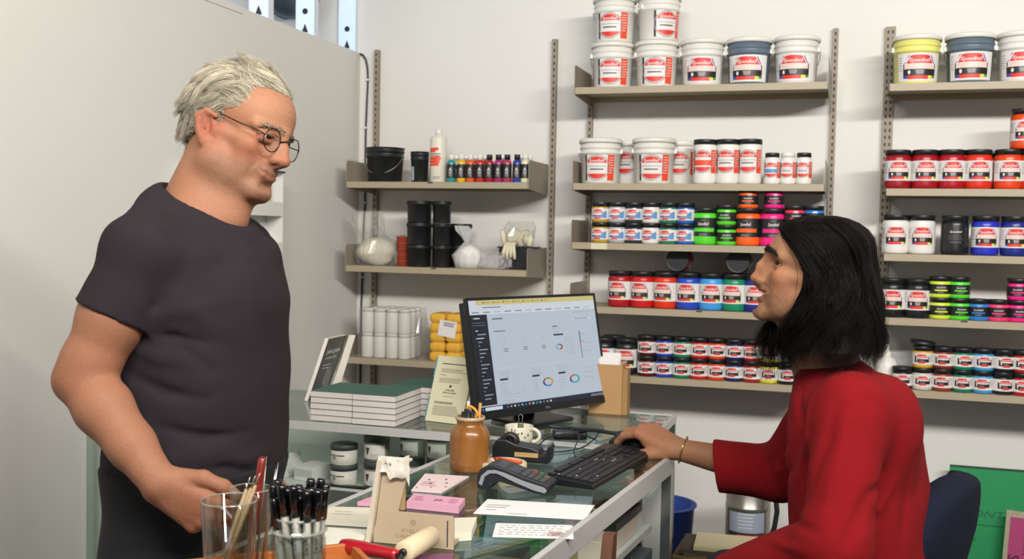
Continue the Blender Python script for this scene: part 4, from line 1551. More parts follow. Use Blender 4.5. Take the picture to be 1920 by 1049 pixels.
quad_board('dark_book', 'dark grey book with white lettering leaning in the corner behind the green books', 'book', T0, T1, B1, B0, 0.012, M_dark, prn_dark,
           [pm('print_white', '#cfcfc8', 0.6)], None, M_page)
d_ = np.array([0.035, 0.02, 0])
quad_board('pale_board', 'dark book with pale edge leaning beside the lettered dark book', 'book', T1 + d_ * 0.2, T1 + d_ * 0.75,
           B1 + d_ * 0.85, B1 + d_ * 0.2, 0.010, M_paleedge)
# cream brochure with the workshop's name
CB = on_z(797, 789, zt + 0.0006)
CB2 = on_z(872, 798, zt + 0.0006)
up = np.array([0.016, 0.06, 0.185])
w_ = (CB2 - CB) / np.linalg.norm(CB2 - CB) * 0.124
M_cream = pm('cream_paper', '#d9d3b2', 0.75, var=0.02)


def prn_cream(F):
    F.lines(0.16, 0.86, 0.88, 1, 0.04, 0.013, 0, 1, 1, 0.05)
    F.lines(0.16, 0.86, 0.80, 3, 0.022, 0.008, 1, 1, 2, 0.15)
    F.lines(0.16, 0.34, 0.71, 1, 0.03, 0.008, 1, 1, 2, 0.1)
    F.lines(0.16, 0.84, 0.66, 4, 0.02, 0.007, 1, 1, 5, 0.2)
    F.disc(0.5, 0.545, 0.032, 0.023, 0, 1, 8)
    F.text('ATELIER', 0.5, 0.485, 0.032, 0, 1, bold=0.02, width=0.26)
    F.text('CIRCULAIRE', 0.5, 0.445, 0.030, 0, 1, bold=0.02, width=0.36)
    F.lines(0.34, 0.66, 0.39, 1, 0.02, 0.006, 1, 1, 5, 0.1)
    F.lines(0.14, 0.84, 0.30, 2, 0.02, 0.009, 0, 1, 5, 0.4)
    F.lines(0.14, 0.84, 0.24, 7, 0.022, 0.009, 1, 1, 6, 0.1)


cbk = quad_board('cream_brochure', 'cream brochure with the workshop name standing beside the green books', 'brochure', CB + up, CB + w_ + up, CB + w_, CB, 0.010, M_cream, prn_cream,
                 [pm('print_dark', '#3a3834', 0.6), pm('print_mid', '#8f8a76', 0.6)], None, pm('brochure_edge', '#c9c3a4', 0.7))
bl = MB()
wn = w_ / np.linalg.norm(w_)
for f0, f1 in ((0.02, 0.37), (0.66, 0.98)):
    q0 = [CB + up * f0 - wn * 0.004, CB + up * f0 - wn * 0.0002, CB + up * f1 - wn * 0.0002, CB + up * f1 - wn * 0.004]
    q1 = [p + np.array([0, 0.009, -0.002]) for p in q0]
    bl.add(q0 + q1, [(0, 1, 2, 3), (7, 6, 5, 4), (0, 4, 5, 1), (1, 5, 6, 2), (2, 6, 7, 3), (3, 7, 4, 0)])
bl.build('blue_edge', pm('blue_tape', '#3f8fa8', 0.5), cbk, world=True)

# inside the back case
zj = 0.7666
M_case_jar = pm('pale_jar', '#c4c3b6', 0.5, var=0.04)
M_gl = pm('grey_green_lid', '#3f4642', 0.45)


def case_jar(R, Hh, mat, kind):
    t = thing('ink_jar', 'ink jar', 'jar')
    MB().lathe([(0, 0), (R * 0.95, 0), (R, 0.003), (R, Hh * 0.74), (0, Hh * 0.74)], 26).build('body', mat, t)
    MB().lathe([(R * 0.95, Hh * 0.745), (R * 1.03, Hh * 0.745), (R * 1.03, Hh * 0.97), (R, Hh), (0, Hh)], 26).build('lid', M_gl, t)
    F = Flat(cyl_fn(R + 0.0004))
    if kind == 0:
        F.strip(-R * 0.85, -R * 0.2, Hh * 0.47, Hh * 0.52, 1)
        F.strip(R * 0.2, R * 0.85, Hh * 0.47, Hh * 0.52, 1)
        F.strip(-R * 0.16, R * 0.16, Hh * 0.3, Hh * 0.56, 2)
    else:
        F.strip(-R * 1.2, R * 1.2, Hh * 0.12, Hh * 0.66, 0)
        for lay, sc, mi in ((1, 1.0, 1), (2, 0.7, 3)):
            F.trap(-R * 0.3, Hh * (0.40 - 0.12 * sc), Hh * (0.40 + 0.14 * sc), R * 0.05 * sc, R * 0.2 * sc, mi, lay)
        F.lines(-R * 0.05, R * 0.7, Hh * 0.3, 3, Hh * 0.06, Hh * 0.02, 2, 1, 3)
    F.build('label', [pm('label_paper', '#cdccc4', 0.6), L_k, L_g, pm('label_maroon', '#5a2a30', 0.5)], t)
    return t


G = 'pale ink jars inside the back case'
for k in range(2):
    put('cj0', lambda: case_jar(0.0385, 0.0585, M_case_jar, 0), -1.362, 2.775, zj + 0.0592 * k,
        'pale grey jar with dark lid inside the back case, %s of two' % ('lower', 'upper')[k], G, -0.35)
M_dkjar = pm('smoky_jar', '#6d6c60', 0.4, var=0.08)
G = 'jars with shield labels inside the back case'
n_ = 0
for (x, y) in ((-1.262, 2.782), (-1.185, 2.86), (-1.10, 2.86)):
    for k in range(2):
        put('cj1', lambda: case_jar(0.036, 0.075, M_dkjar, 1), x, y, zj + 0.0757 * k, 'smoky ink jar with shield label inside the back case, %s of the %s stack' % (('lower', 'upper')[k], ORD[n_]),
            G, (-0.1, -0.35, -0.3)[n_])
    n_ += 1
M_carton = pm('white_carton_card', '#c9ccc6', 0.6, var=0.03)
G = 'white cartons inside the back case'
for i, (x, y, z, sx, sy, h) in enumerate(((-1.60, 2.82, zj, 0.11, 0.09, 0.035), (-1.60, 2.83, zj + 0.0355, 0.10, 0.07, 0.03), (-1.475, 2.80, zj, 0.07, 0.085, 0.042))):
    q = thing('flat_carton', ('flat white carton inside the back case, lowest by the standing man', 'flat white carton resting on another inside the back case',
                              'flat white carton beside the pale ink jars')[i], 'box', (x, y, z), -0.2, G)
    MB().box(-sx / 2, sx / 2, -sy / 2, sy / 2, 0, h).build('carton', M_carton, q, bevel=0.001)
    MB().box(-sx / 2 + 0.004, sx / 2 - 0.004, -sy / 2 - 0.0003, -sy / 2 + 0.0002, h * 0.3, h * 0.8).build('print', pm('carton_print', '#aeb4ae', 0.6), q)
# white literature rack on the partition behind the standing man
M_rack = pm('white_rack', '#dddcd6', 0.5, var=0.02)
rk = thing('literature_rack', 'white wall rack with empty pockets behind the standing man', 'rack', (LX + 0.002, 3.1, 0.957))
x0 = LX + 0.002
ya, yb2 = 2.93, 3.46
b = MB()
b.box(x0, x0 + 0.004, ya, yb2, 0.957, 1.70)
b.build('back_panel', M_rack, rk, world=True)
for y in (ya, yb2 - 0.004):
    MB().box(x0 + 0.004, x0 + 0.075, y, y + 0.004, 0.957, 1.70).build('side_panel', M_rack, rk, world=True)
for z in (0.96, 1.11, 1.255, 1.40, 1.545):
    b = MB()
    b.box(x0 + 0.004, x0 + 0.075, ya + 0.004, yb2 - 0.004, z, z + 0.004)
    b.box(x0 + 0.071, x0 + 0.075, ya + 0.004, yb2 - 0.004, z + 0.004, z + 0.05)
    b.build('pocket', M_rack, rk, world=True)
MB().box(x0 + 0.004, x0 + 0.08, yb2 - 0.05, yb2 + 0.004, 1.701, 1.707).build('top_clip', M_cable, rk, world=True)
q = thing('price_card', 'yellow edged card standing in the top pocket of the white rack', 'card', (x0 + 0.05, 3.37, 1.5495))
MB().box(-0.002, 0.0, -0.035, 0.045, 0.0, 0.13).build('card', pm('card_cream', '#d8d6c0', 0.7), q)
MB().box(0.0001, 0.0006, 0.03, 0.045, 0.0, 0.13).build('stripe', pm('card_yellow', '#c9c07a', 0.7), q)

# end pane of another glass case against the partition
gp_ = thing('glass_end_pane', 'upright glass pane in a pale frame against the partition behind the standing man', 'glass pane', (-1.99, 2.5, 0.0))
MB().box(-0.036, 0.034, -0.003, 0.003, 0.0, 0.985).build('pane', M_glassv, gp_)
MB().box(0.0345, 0.0435, -0.006, 0.006, 0.0, 0.99).build('frame_post', M_alu, gp_)
MB().box(-0.036, 0.0345, -0.006, 0.006, 0.9855, 0.99).build('frame_top', M_alu, gp_)
# black display mat inside the back case
t = thing('display_mat', 'black display mat lying in the back case before the ink jars', 'mat', (-1.30, 2.74, zj))
q = MB()
q.box(-0.13, 0.16, -0.012, 0.008, 0.0002, 0.0052)
q.build('mat_sheet', M_blk, t, bevel=0.0008)

# ---------------------------------------------------------------- computer
zt = ZC + 0.0003
mon_c = np.array([-0.8068, 2.9674, 0.987])
yaw_m, tilt_m, MW, MH = rad(62.05), rad(11.6), 0.542, 0.338
dm = np.array([math.cos(yaw_m), math.sin(yaw_m), 0])
nm_ = np.array([math.sin(yaw_m), -math.cos(yaw_m), 0])
um = np.array([0, 0, math.cos(tilt_m)]) - nm_ * math.sin(tilt_m)
fm = np.cross(dm, um)          # outward from the screen
M_bez = pm('monitor_black', '#15161a', 0.35, var=0.08)
mo = thing('monitor', 'black desktop monitor showing a dashboard with ring charts, on the back case', 'monitor', (mon_c[0], mon_c[1], zt))


def mpt(s, q, e=0.0):
    return mon_c + dm * s + um * q + fm * e


def mbox(b, s0, s1, q0, q1, e0, e1, mi=0):
    P = [mpt(s, q, e) for e in (e0, e1) for (s, q) in ((s0, q0), (s1, q0), (s1, q1), (s0, q1))]
    return b.add(P, [(3, 2, 1, 0), (4, 5, 6, 7), (0, 1, 5, 4), (1, 2, 6, 5), (2, 3, 7, 6), (3, 0, 4, 7)], mi)


b = MB()
mbox(b, -MW / 2 + 0.01, MW / 2 - 0.01, 0.012, MH - 0.01, -0.042, -0.0125)
mbox(b, -MW / 2, MW / 2, 0, MH, -0.012, -0.001)
b.build('housing', M_bez, mo, world=True, bevel=0.003)
b = MB()
T_, Bb = 0.008, 0.021
mbox(b, -MW / 2, -MW / 2 + T_, 0, MH, -0.0008, 0.0015)
mbox(b, MW / 2 - T_, MW / 2, 0, MH, -0.0008, 0.0015)
mbox(b, -MW / 2 + T_, MW / 2 - T_, MH - T_, MH, -0.0008, 0.0015)
mbox(b, -MW / 2 + T_, MW / 2 - T_, 0, Bb, -0.0008, 0.0015)
b.build('bezel', M_bez, mo, world=True)


def scr(name, hexc, e):
    m = pm(name, '#0c0d10', 0.3, var=0.01)
    m.node_tree.nodes['Principled BSDF'].inputs['Emission Color'].default_value = lin(hexc) + (1,)
    m.node_tree.nodes['Principled BSDF'].inputs['Emission Strength'].default_value = e
    return m


SE = 0.80
scr_m = [scr('screen_page', '#c3cfdc', SE), scr('screen_tabs', '#d8cc86', SE), scr('screen_dark', '#20242e', SE), scr('screen_ink', '#5f6b7c', SE), scr('screen_pale', '#dbe2ea', SE),
         scr('screen_red', '#d0392f', SE), scr('screen_blue', '#2f7fc8', SE), scr('screen_green', '#43a860', SE), scr('screen_violet', '#30357e', SE), scr('screen_teal', '#3aa6b4', SE),
         scr('screen_orange', '#d89a4a', SE), scr('screen_grey', '#a9b6c4', SE), scr('screen_taskbar', '#172437', SE)]
sw, sh = MW - 2 * T_, MH - T_ - Bb
F = Flat(lambda s, q, e: tuple(mpt((s - 0.5) * sw, Bb + q * sh, -0.0006 + e)), eps=0.00012, step=0.5)
F.strip(0, 1, 0, 1, 0)
F.strip(0, 1, 0.955, 1, 1, 1)
F.strip(0, 0.055, 0.955, 1, 4, 2)
for i in range(7):
    F.disc(0.11 + 0.075 * i, 0.978, 0.005, 0.008, 8, 2, 8)
    F.strip(0.12 + 0.075 * i, 0.165 + 0.075 * i, 0.974, 0.982, 10, 2)
F.strip(0, 1, 0.91, 0.955, 4, 1)
F.lines(0.1, 0.24, 0.933, 1, 0.01, 0.008, 3, 2)
F.strip(0, 1, 0.87, 0.91, 4, 1)
for i in range(12):
    F.strip(0.02 + 0.08 * i, 0.07 + 0.08 * i, 0.886, 0.894, (3, 11)[i % 3 == 2], 2)
F.strip(0, 0.125, 0.055, 0.87, 2, 2)
F.strip(0.02, 0.026, 0.83, 0.845, 7, 3)
F.strip(0.03, 0.07, 0.832, 0.842, 4, 3)
for (q0, q1) in ((0.772, 0.774), (0.796, 0.798)):
    F.strip(0.015, 0.11, q0, q1, 11, 3)
for i in range(19):
    q = 0.725 - 0.034 * i
    F.strip(0.03 if i in (0, 2) else 0.042, 0.05 + 0.018 * ((i * 7) % 4), q - 0.004, q + 0.004, (11, 4)[i in (0, 2)], 3)
F.strip(0, 1, 0, 0.045, 12, 2)
F.disc(0.02, 0.022, 0.006, 0.01, 9, 3, 8)
F.strip(0.035, 0.16, 0.008, 0.038, 4, 3)
for i in range(13):
    F.strip(0.19 + 0.028 * i, 0.203 + 0.028 * i, 0.014, 0.03, (6, 10, 4, 7, 11)[i % 5], 3)
F.lines(0.87, 0.985, 0.026, 2, 0.012, 0.005, 11, 3, 2, 0.1)
# page header and the cards
F.lines(0.16, 0.24, 0.825, 1, 0.02, 0.012, 3, 2)
F.lines(0.80, 0.97, 0.845, 1, 0.02, 0.006, 11, 2)
F.strip(0.80, 0.95, 0.775, 0.79, 4, 2)
F.lines(0.81, 0.93, 0.783, 1, 0.02, 0.006, 3, 3)
F.lines(0.16, 0.25, 0.71, 1, 0.02, 0.008, 3, 2)
for s in (0.235, 0.385, 0.53):
    F.text('7', s, 0.615, 0.035, 11, 2)
    F.lines(s - 0.016, s + 0.02, 0.545, 2, 0.02, 0.007, 3, 2, 4)
F.lines(0.62, 0.70, 0.70, 2, 0.035, 0.006, 11, 2, 2)
F.strip(0.62, 0.66, 0.715, 0.725, 3, 2)
F.strip(0.62, 0.70, 0.63, 0.645, 2, 2)
F.lines(0.70, 0.80, 0.60, 8, 0.022, 0.004, 11, 2, 7)
F.ring(0.655, 0.52, 0.016, 0.03, 6, 2, 20, 110)
F.ring(0.655, 0.52, 0.016, 0.03, 5, 2, -80, 20)
F.ring(0.655, 0.52, 0.016, 0.03, 11, 2, 110, 280)
F.strip(0.835, 0.842, 0.54, 0.66, 8, 2)
F.strip(0.835, 0.842, 0.49, 0.54, 5, 2)
F.strip(0.835, 0.842, 0.39, 0.49, 7, 2)
for i in range(3):
    F.disc(0.862, 0.63 - 0.08 * i, 0.004, 0.006, 3, 2, 8)
    F.lines(0.87, 0.95, 0.615 - 0.08 * i, 1, 0.02, 0.005, 11, 2, i)
F.strip(0.14, 0.97, 0.372, 0.375, 4, 2)
for s in (0.165, 0.41, 0.62):
    F.lines(s, s + 0.09, 0.335, 3, 0.022, 0.005, 11, 2, int(s * 100))
    F.strip(s, s + 0.06, 0.262, 0.278, 2, 2)
    F.lines(s, s + 0.06, 0.23, 5, 0.025, 0.005, 11, 2, int(s * 50), 0.4)
F.strip(0.15, 0.36, 0.10, 0.102, 11, 2)
pr = [(0.17, 0.22), (0.18, 0.235), (0.19, 0.2), (0.2, 0.16), (0.215, 0.14), (0.235, 0.128), (0.26, 0.125), (0.29, 0.13), (0.32, 0.135), (0.35, 0.15)]
for (a, c), (a2, c2) in zip(pr, pr[1:]):
    F.put([(a, c), (a2, c2), (a2, c2 + 0.005), (a, c + 0.005)], [(0, 1, 2, 3)], 11, 2)
for s, cols in ((0.53, (10, 7, 5, 8, 6)), (0.75, (9, 7, 5, 8, 9))):
    for (a0, a1), mi in zip(((-50, 60), (60, 105), (105, 165), (165, 230), (230, 310)), cols):
        F.ring(s, 0.20, 0.028, 0.04, mi, 2, a0, a1, 12) if False else F.ring(s, 0.20, 0.029, 0.042, mi, 2, a0, a1, 12)
for i in range(3):
    F.disc(0.85, 0.30 - 0.05 * i, 0.003, 0.005, 3, 2, 6)
    F.lines(0.86, 0.93, 0.30 - 0.05 * i, 1, 0.02, 0.005, 11, 2, i + 3)
F.lines(0.165, 0.26, 0.075, 2, 0.022, 0.006, 11, 2, 3)
F.build('screen', scr_m, mo, world=True)
F = Flat(lambda s, q, e: tuple(mpt(s, q, 0.0016 + e)))
F.text('DELL', 0, 0.0105, 0.009, 0, 1, bold=0.02)
F.build('badge', [pm('badge_grey', '#6f7276', 0.4)], mo, world=True)
# stand
b = MB()
ctr = mpt(0, 0.10, -0.05)
foot = np.array([ctr[0] - fm[0] * 0.03, ctr[1] - fm[1] * 0.03, zt])
b.rbox(-0.10, 0.10, -0.085, 0.085, 0.0, 0.010, 0.02, R=rotm('Z', yaw_m), t=(foot[0] + nm_[0] * 0.035, foot[1] + nm_[1] * 0.035, zt))
b.build('base_plate', M_bez, mo, world=True)
b = MB()
b.tube([foot + [0, 0, 0.0105], foot + [0, 0, 0.06], ctr + np.array([0, 0, -0.01]), ctr + fm * 0.01 + np.array([0, 0, 0.02])], [0.032, 0.03, 0.028, 0.024], 12)
b.build('neck', M_bez, mo, world=True)

# keyboard with single keys
kA = np.array([-0.4995, 2.2237, zt])
ka = rad(8.0)
kx = np.array([math.sin(ka), math.cos(ka), 0])
kyv = np.array([-math.cos(ka), math.sin(ka), 0])
kb = thing('keyboard', 'black full size keyboard lying along the rail of the glass counter', 'keyboard', kA, math.atan2(kx[1], kx[0]))
KL, KW = 0.409, 0.128
b = MB()
b.prism([(0, 0.0), (0, 0.009), (0.004, 0.0115), (KW - 0.004, 0.0205), (KW, 0.018), (KW, 0.0)], 0, KL, R=np.array([[0, 1, 0], [1, 0, 0], [0, 0, 1.0]]))
b.build('case', M_bez, kb, bevel=0.002)
u_ = 0.0176
km = {}
tiltk = math.atan2(0.009, KW - 0.008)
M_key = pm('key_black', '#1b1c21', 0.45, var=0.08)


def key(x, y, w, hgt=1.0):
    if (w, hgt) not in km:
        hx, hy = w * u_ / 2 - 0.0009, hgt * u_ * 0.98 / 2 - 0.0009
        c = MB()
        V = []
        for z, s_ in ((0.0, 0), (0.0032, 0.0), (0.0042, 0.0014)):
            V += [(-hx + s_, -hy + s_, z), (hx - s_, -hy + s_, z), (hx - s_, hy - s_, z), (-hx + s_, hy - s_, z)]
        Fk = [(8, 9, 10, 11)]
        for k in (0, 4):
            Fk += [(k + i, k + (i + 1) % 4, k + 4 + (i + 1) % 4, k + 4 + i) for i in range(4)]
        c.add(V, Fk)
        km[(w, hgt)] = c.mesh('key')
        km[(w, hgt)].materials.append(M_key)
    o = bpy.data.objects.new('key', km[(w, hgt)])
    COL.objects.link(o)
    o.parent = kb
    o.location = (x, y, 0.0112 + y * 0.009 / (KW - 0.008))
    o.rotation_euler = (tiltk, 0, 0)


rows = [[1.25, 1.25, 1.25, 6.25, 1.25, 1.25, 1.25, 1.25], [2.25] + [1] * 10 + [2.75], [1.75] + [1] * 11 + [2.25], [1.5] + [1] * 12 + [1.5], [1] * 13 + [2], None]
for r_, row in enumerate(rows):
    y = 0.013 + r_ * u_ + (0.004 if r_ == 5 else 0)
    x = 0.009
    if row is None:
        for g in ((0, 1), (2, 4), (6.5, 4), (11, 4)):
            for k in range(g[1]):
                key(x + (g[0] + k + 0.5) * u_, y, 1)
    else:
        for w in row:
            key(x + w * u_ / 2, y, w)
            x += w * u_
    x = 0.009 + 15.25 * u_
    for k in range(3):
        if r_ in (0, 3, 4, 5) or (r_ == 1 and k == 1):
            key(x + (k + 0.5) * u_, y, 1)
    x = 0.009 + 18.5 * u_
    if r_ < 5:
        for k in range(4):
            if k == 3 and r_ in (1, 3):
                continue
            if r_ == 0 and k == 0:
                key(x + 1.0 * u_, y, 2)
                continue
            if r_ == 0 and k == 1:
                continue
            if k == 3 and r_ in (0, 2):
                key(x + 3.5 * u_, y + u_ / 2, 1, 2)
                continue
            key(x + (k + 0.5) * u_, y, 1)
F = Flat(lambda s, q, e: (s, q, 0.0112 + q * 0.009 / (KW - 0.008) + 0.0044 + e))
for (x, y) in ((0.012, 0.085), (0.06, 0.013), (0.09, 0.066), (0.195, 0.07), (0.208, 0.07), (0.213, 0.055), (0.215, 0.035), (0.228, 0.035), (0.24, 0.035), (0.03, 0.05)):
    F.strip(x, x + 0.006, y + 0.002, y + 0.005, 0)
F.build('key_legend', [pm('legend_white', '#dcdcdc', 0.5)], kb)

# mouse and cables
ms = thing('computer_mouse', 'black computer mouse under the seated man\'s hand', 'mouse', on_z(1178, 841, zt), rad(172))
b = MB()
V, Fm = [], []
n, m = 22, 10
for i in range(m + 1):
    th = math.pi / 2 * i / m
    for k in range(n):
        a = 2 * math.pi * k / n
        r_ = math.sin(th) ** 0.8
        V.append((0.054 * r_ * math.cos(a), 0.030 * r_ * math.sin(a) * (1 - 0.12 * math.cos(a)), 0.003 + 0.033 * math.cos(th) ** 0.75 * (1 + 0.12 * -r_ * math.cos(a))))
V += [(0.052 * math.cos(2 * math.pi * k / n), 0.028 * math.sin(2 * math.pi * k / n), 0.0) for k in range(n)]
for i in range(m):
    for k in range(n):
        Fm.append((i * n + k, (i + 1) * n + k, (i + 1) * n + (k + 1) % n, i * n + (k + 1) % n))
for k in range(n):
    Fm.append((m * n + k, (m + 1) * n + k, (m + 1) * n + (k + 1) % n, m * n + (k + 1) % n))
Fm.append(tuple((m + 1) * n + k for k in range(n))[::-1])
b.add(V, Fm, 0, True)
b.build('shell', M_bez, ms)
MB().lathe([(0, -0.003), (0.006, -0.003), (0.006, 0.003), (0, 0.003)], 14, R=rotm('X', rad(90)), t=(0.032, 0, 0.0295)).build('wheel', M_key, ms)


def cable(label, pts, r, mat=None, group='cables on the counter'):
    P = [np.array(p) for p in pts]
    # smooth through the points
    out = []
    n = len(P)
    for i in range(n - 1):
        p0, p1, p2, p3 = P[max(0, i - 1)], P[i], P[i + 1], P[min(n - 1, i + 2)]
        for t_ in np.linspace(0, 1, 8, endpoint=False):
            out.append(0.5 * ((2 * p1) + (-p0 + p2) * t_ + (2 * p0 - 5 * p1 + 4 * p2 - p3) * t_ ** 2 + (-p0 + 3 * p1 - 3 * p2 + p3) * t_ ** 3))
    out.append(P[-1])
    t = thing('cable', label, 'cable', out[0], 0, group)
    return MB().tube(out, r, 7).build('wire', mat or M_cable, t, world=True)


cable('thin black mouse cable looping in front of the monitor foot',
      [on_z(1118, 826, zt + 0.004), on_z(1090, 815, zt + 0.03), on_z(1050, 815, zt + 0.045), on_z(1020, 826, zt + 0.02), on_z(1012, 842, zt + 0.003), on_z(1040, 848, zt + 0.003),
       on_z(1085, 842, zt + 0.003), on_z(1112, 826, zt + 0.005), on_z(1122, 812, zt + 0.01)], 0.0018)
cable('thick black power cable running behind the mouse',
      [on_z(1030, 800, zt + 0.05), on_z(1060, 803, zt + 0.045), on_z(1090, 806, zt + 0.032), on_z(1120, 808, zt + 0.018), on_z(1150, 813, zt + 0.007), on_z(1165, 812, zt + 0.007)], 0.0055)
cable('black keyboard cable curving from the keyboard to the tape dispenser',
      [on_z(1080, 858, zt + 0.004), on_z(1076, 846, zt + 0.01), on_z(1082, 830, zt + 0.03), on_z(1086, 818, zt + 0.04), on_z(1070, 806, zt + 0.045)], 0.0016)
t = thing('cable_adapter', 'black cable adapter box lying before the monitor foot', 'adapter', on_z(1068, 823, zt), rad(20))
MB().rbox(-0.045, 0.045, -0.02, 0.02, 0, 0.022, 0.006).build('housing', M_blk, t)

# kraft file box with papers behind the monitor
y = 3.195
xk0, xk1 = xat(1104, 750, y), xat(1166, 750, y)
M_kraft = pm('kraft_card', '#a98457', 0.8, var=0.06, scale=18, stretch=(1, 1, 0.3))
kt = thing('kraft_box', 'tall kraft cardboard box standing behind the monitor', 'box', ((xk0 + xk1) / 2, y + 0.02, zt))
hw = (xk1 - xk0) / 2
hk = float(on_y(1140, 684, y)[2]) - zt
b = MB()
for (a0, a1, c0, c1, h_) in ((-hw, hw, -0.024, -0.021, hk), (-hw, hw, 0.027, 0.030, hk + 0.006), (-hw, -hw + 0.003, -0.021, 0.027, hk), (hw - 0.003, hw, -0.021, 0.027, hk)):
    b.box(a0, a1, c0, c1, 0, h_)
b.box(-hw + 0.003, hw - 0.003, -0.021, 0.027, 0, 0.003)
b.build('carton', M_kraft, kt)
b = MB()
b.box(hw + 0.0005, hw + 0.016, -0.018, 0.024, 0, hk - 0.012)
b.build('side_flap', pm('kraft_card_dark', '#9a7649', 0.8, var=0.08), kt)
t = thing('paper_sheaf', 'white sheets standing out of the kraft box beside the monitor', 'paper', ((xk0 + xk1) / 2, y + 0.02, zt + 0.0035))
b = MB()
for i in range(4):
    b.box(-hw + 0.012 - 0.004 * i, hw - 0.012, -0.012 + 0.008 * i, -0.0115 + 0.008 * i, 0, hk + 0.012 + 0.006 * i)
b.build('sheets', L_w, t)

# ---------------------------------------------------------------- things on the counter top
zc_ = ZC + 0.0003
# glazed pot with pens
pp = on_z(880, 881, zc_)
pot = thing('stoneware_pot', 'brown glazed stoneware pot holding scissors and pens', 'pot', pp)
M_glaze = pm('brown_glaze', '#8a5828', 0.28, var=0.5, scale=22, coat=0.4, stretch=(1, 1, 0.6))
b = MB()
b.lathe([(0, 0), (0.043, 0), (0.0455, 0.004), (0.0465, 0.02), (0.0465, 0.078), (0.0445, 0.09), (0.038, 0.099), (0.0315, 0.104), (0.0305, 0.112), (0.034, 0.119), (0.0345, 0.123),
         (0.0325, 0.125), (0.029, 0.123), (0.027, 0.115), (0.026, 0.10), (0.026, 0.004), (0, 0.004)], 36)
b.build('pot_body', M_glaze, pot)
MB().lathe([(0.0305, 0.1246), (0.0325, 0.1256), (0.0345, 0.1236), (0.0347, 0.119), (0.0343, 0.118)], 36).build('pale_rim', pm('pale_glaze', '#b39a7c', 0.3), pot)


def stick(name, label, cat, p0, p1, r, mats, group=None, tip=None):
    t = thing(name, label, cat, p0, 0, group)
    P0, P1 = np.array(p0, float), np.array(p1, float)
    MB().tube([P0, P0 * .5 + P1 * .5, P1], r, 8).build('shaft', mats, t, world=True)
    return t


M_pencil = pm('pencil_wood', '#c08a4e', 0.5)
M_org = pm('orange_plastic', '#e0962a', 0.4)
bz = pp + np.array([0, 0, 0.006])
stick('pencil', 'natural wood pencil standing in the stoneware pot', 'pencil', bz + [0.012, 0.005, 0], pp + [0.02, 0.012, 0.155], 0.0038, M_pencil, 'pens in the stoneware pot')
stick('white_pen', 'thin white pen standing in the stoneware pot', 'pen', bz + [-0.01, 0.006, 0], pp + [-0.008, 0.008, 0.158], 0.0032, L_w, 'pens in the stoneware pot')
sc = thing('scissors', 'orange handled scissors standing in the stoneware pot', 'scissors', bz)
a = np.linspace(0, 2 * math.pi, 18, endpoint=False)
MB().tube([pp + np.array([0.006 + 0.014 * math.cos(q) * 0.9, -0.004, 0.136 + 0.010 * math.sin(q) - 0.006 * math.cos(q)]) for q in a], 0.0034, 7, closed=True).build('handle_ring', M_org, sc, world=True)
MB().tube([bz + [0.0, 0.0, 0.001], pp + [0.002, -0.003, 0.124]], 0.0035, 6).build('blade', M_wire, sc, world=True)
for i, (dx, dy, hh) in enumerate(((-0.006, -0.008, 0.142), (0.001, -0.014, 0.140), (-0.014, -0.003, 0.134), (0.009, -0.013, 0.136))):
    stick('black_marker', 'short black marker end in the mouth of the stoneware pot', 'marker', bz + np.array([dx * 0.8, dy * 0.8, 0]), pp + np.array([dx * 1.1, dy * 1.1, hh]), 0.0055, M_blk,
          'black markers in the stoneware pot')

# mug with a binder clip
mp_ = on_z(973, 832, zc_)
mg = thing('speckled_mug', 'cream mug with dark flecks standing behind the black tape dispenser', 'mug', mp_)
M_mug = pm('cream_ceramic', '#d9d2bc', 0.3, var=0.03, coat=0.3)
MB().lathe([(0, 0), (0.028, 0), (0.033, 0.004), (0.037, 0.02), (0.0375, 0.046), (0.0365, 0.0475), (0.0345, 0.046), (0.034, 0.02), (0.03, 0.006), (0, 0.006)], 32).build('cup', M_mug, mg)
MB().tube([(0.0365 + 0.021 * math.sin(q), -0.006, 0.025 + 0.017 * math.cos(q)) for q in np.linspace(0.0, math.pi, 12)], 0.0048, 8).build('handle', M_mug, mg)
F = Flat(cyl_fn(0.0376))
r_ = random.Random(5)
for i in range(11):
    F.disc(-0.045 + 0.009 * i, r_.uniform(0.022, 0.042), 0.0018, r_.uniform(0.002, 0.005), 0, 0, 8)
F.build('fleck', [L_k], mg)
cl = thing('binder_clip', 'small steel binder clip standing in the speckled mug', 'clip', mp_ + [0.004, -0.002, 0.0065])
MB().prism([(-0.009, 0.0), (0.009, 0.0), (0.007, 0.046), (-0.007, 0.046)], -0.004, 0.004).build('clip_body', pm('olive_clip', '#7d8468', 0.4, 0.3), cl)
MB().tube([(-0.006, 0, 0.046), (-0.0045, 0, 0.058), (-0.006, 0, 0.066), (0, 0, 0.071), (0.006, 0, 0.066), (0.0045, 0, 0.058), (0.006, 0, 0.046)], 0.0011, 6).build('wire_arm', M_wire, cl)

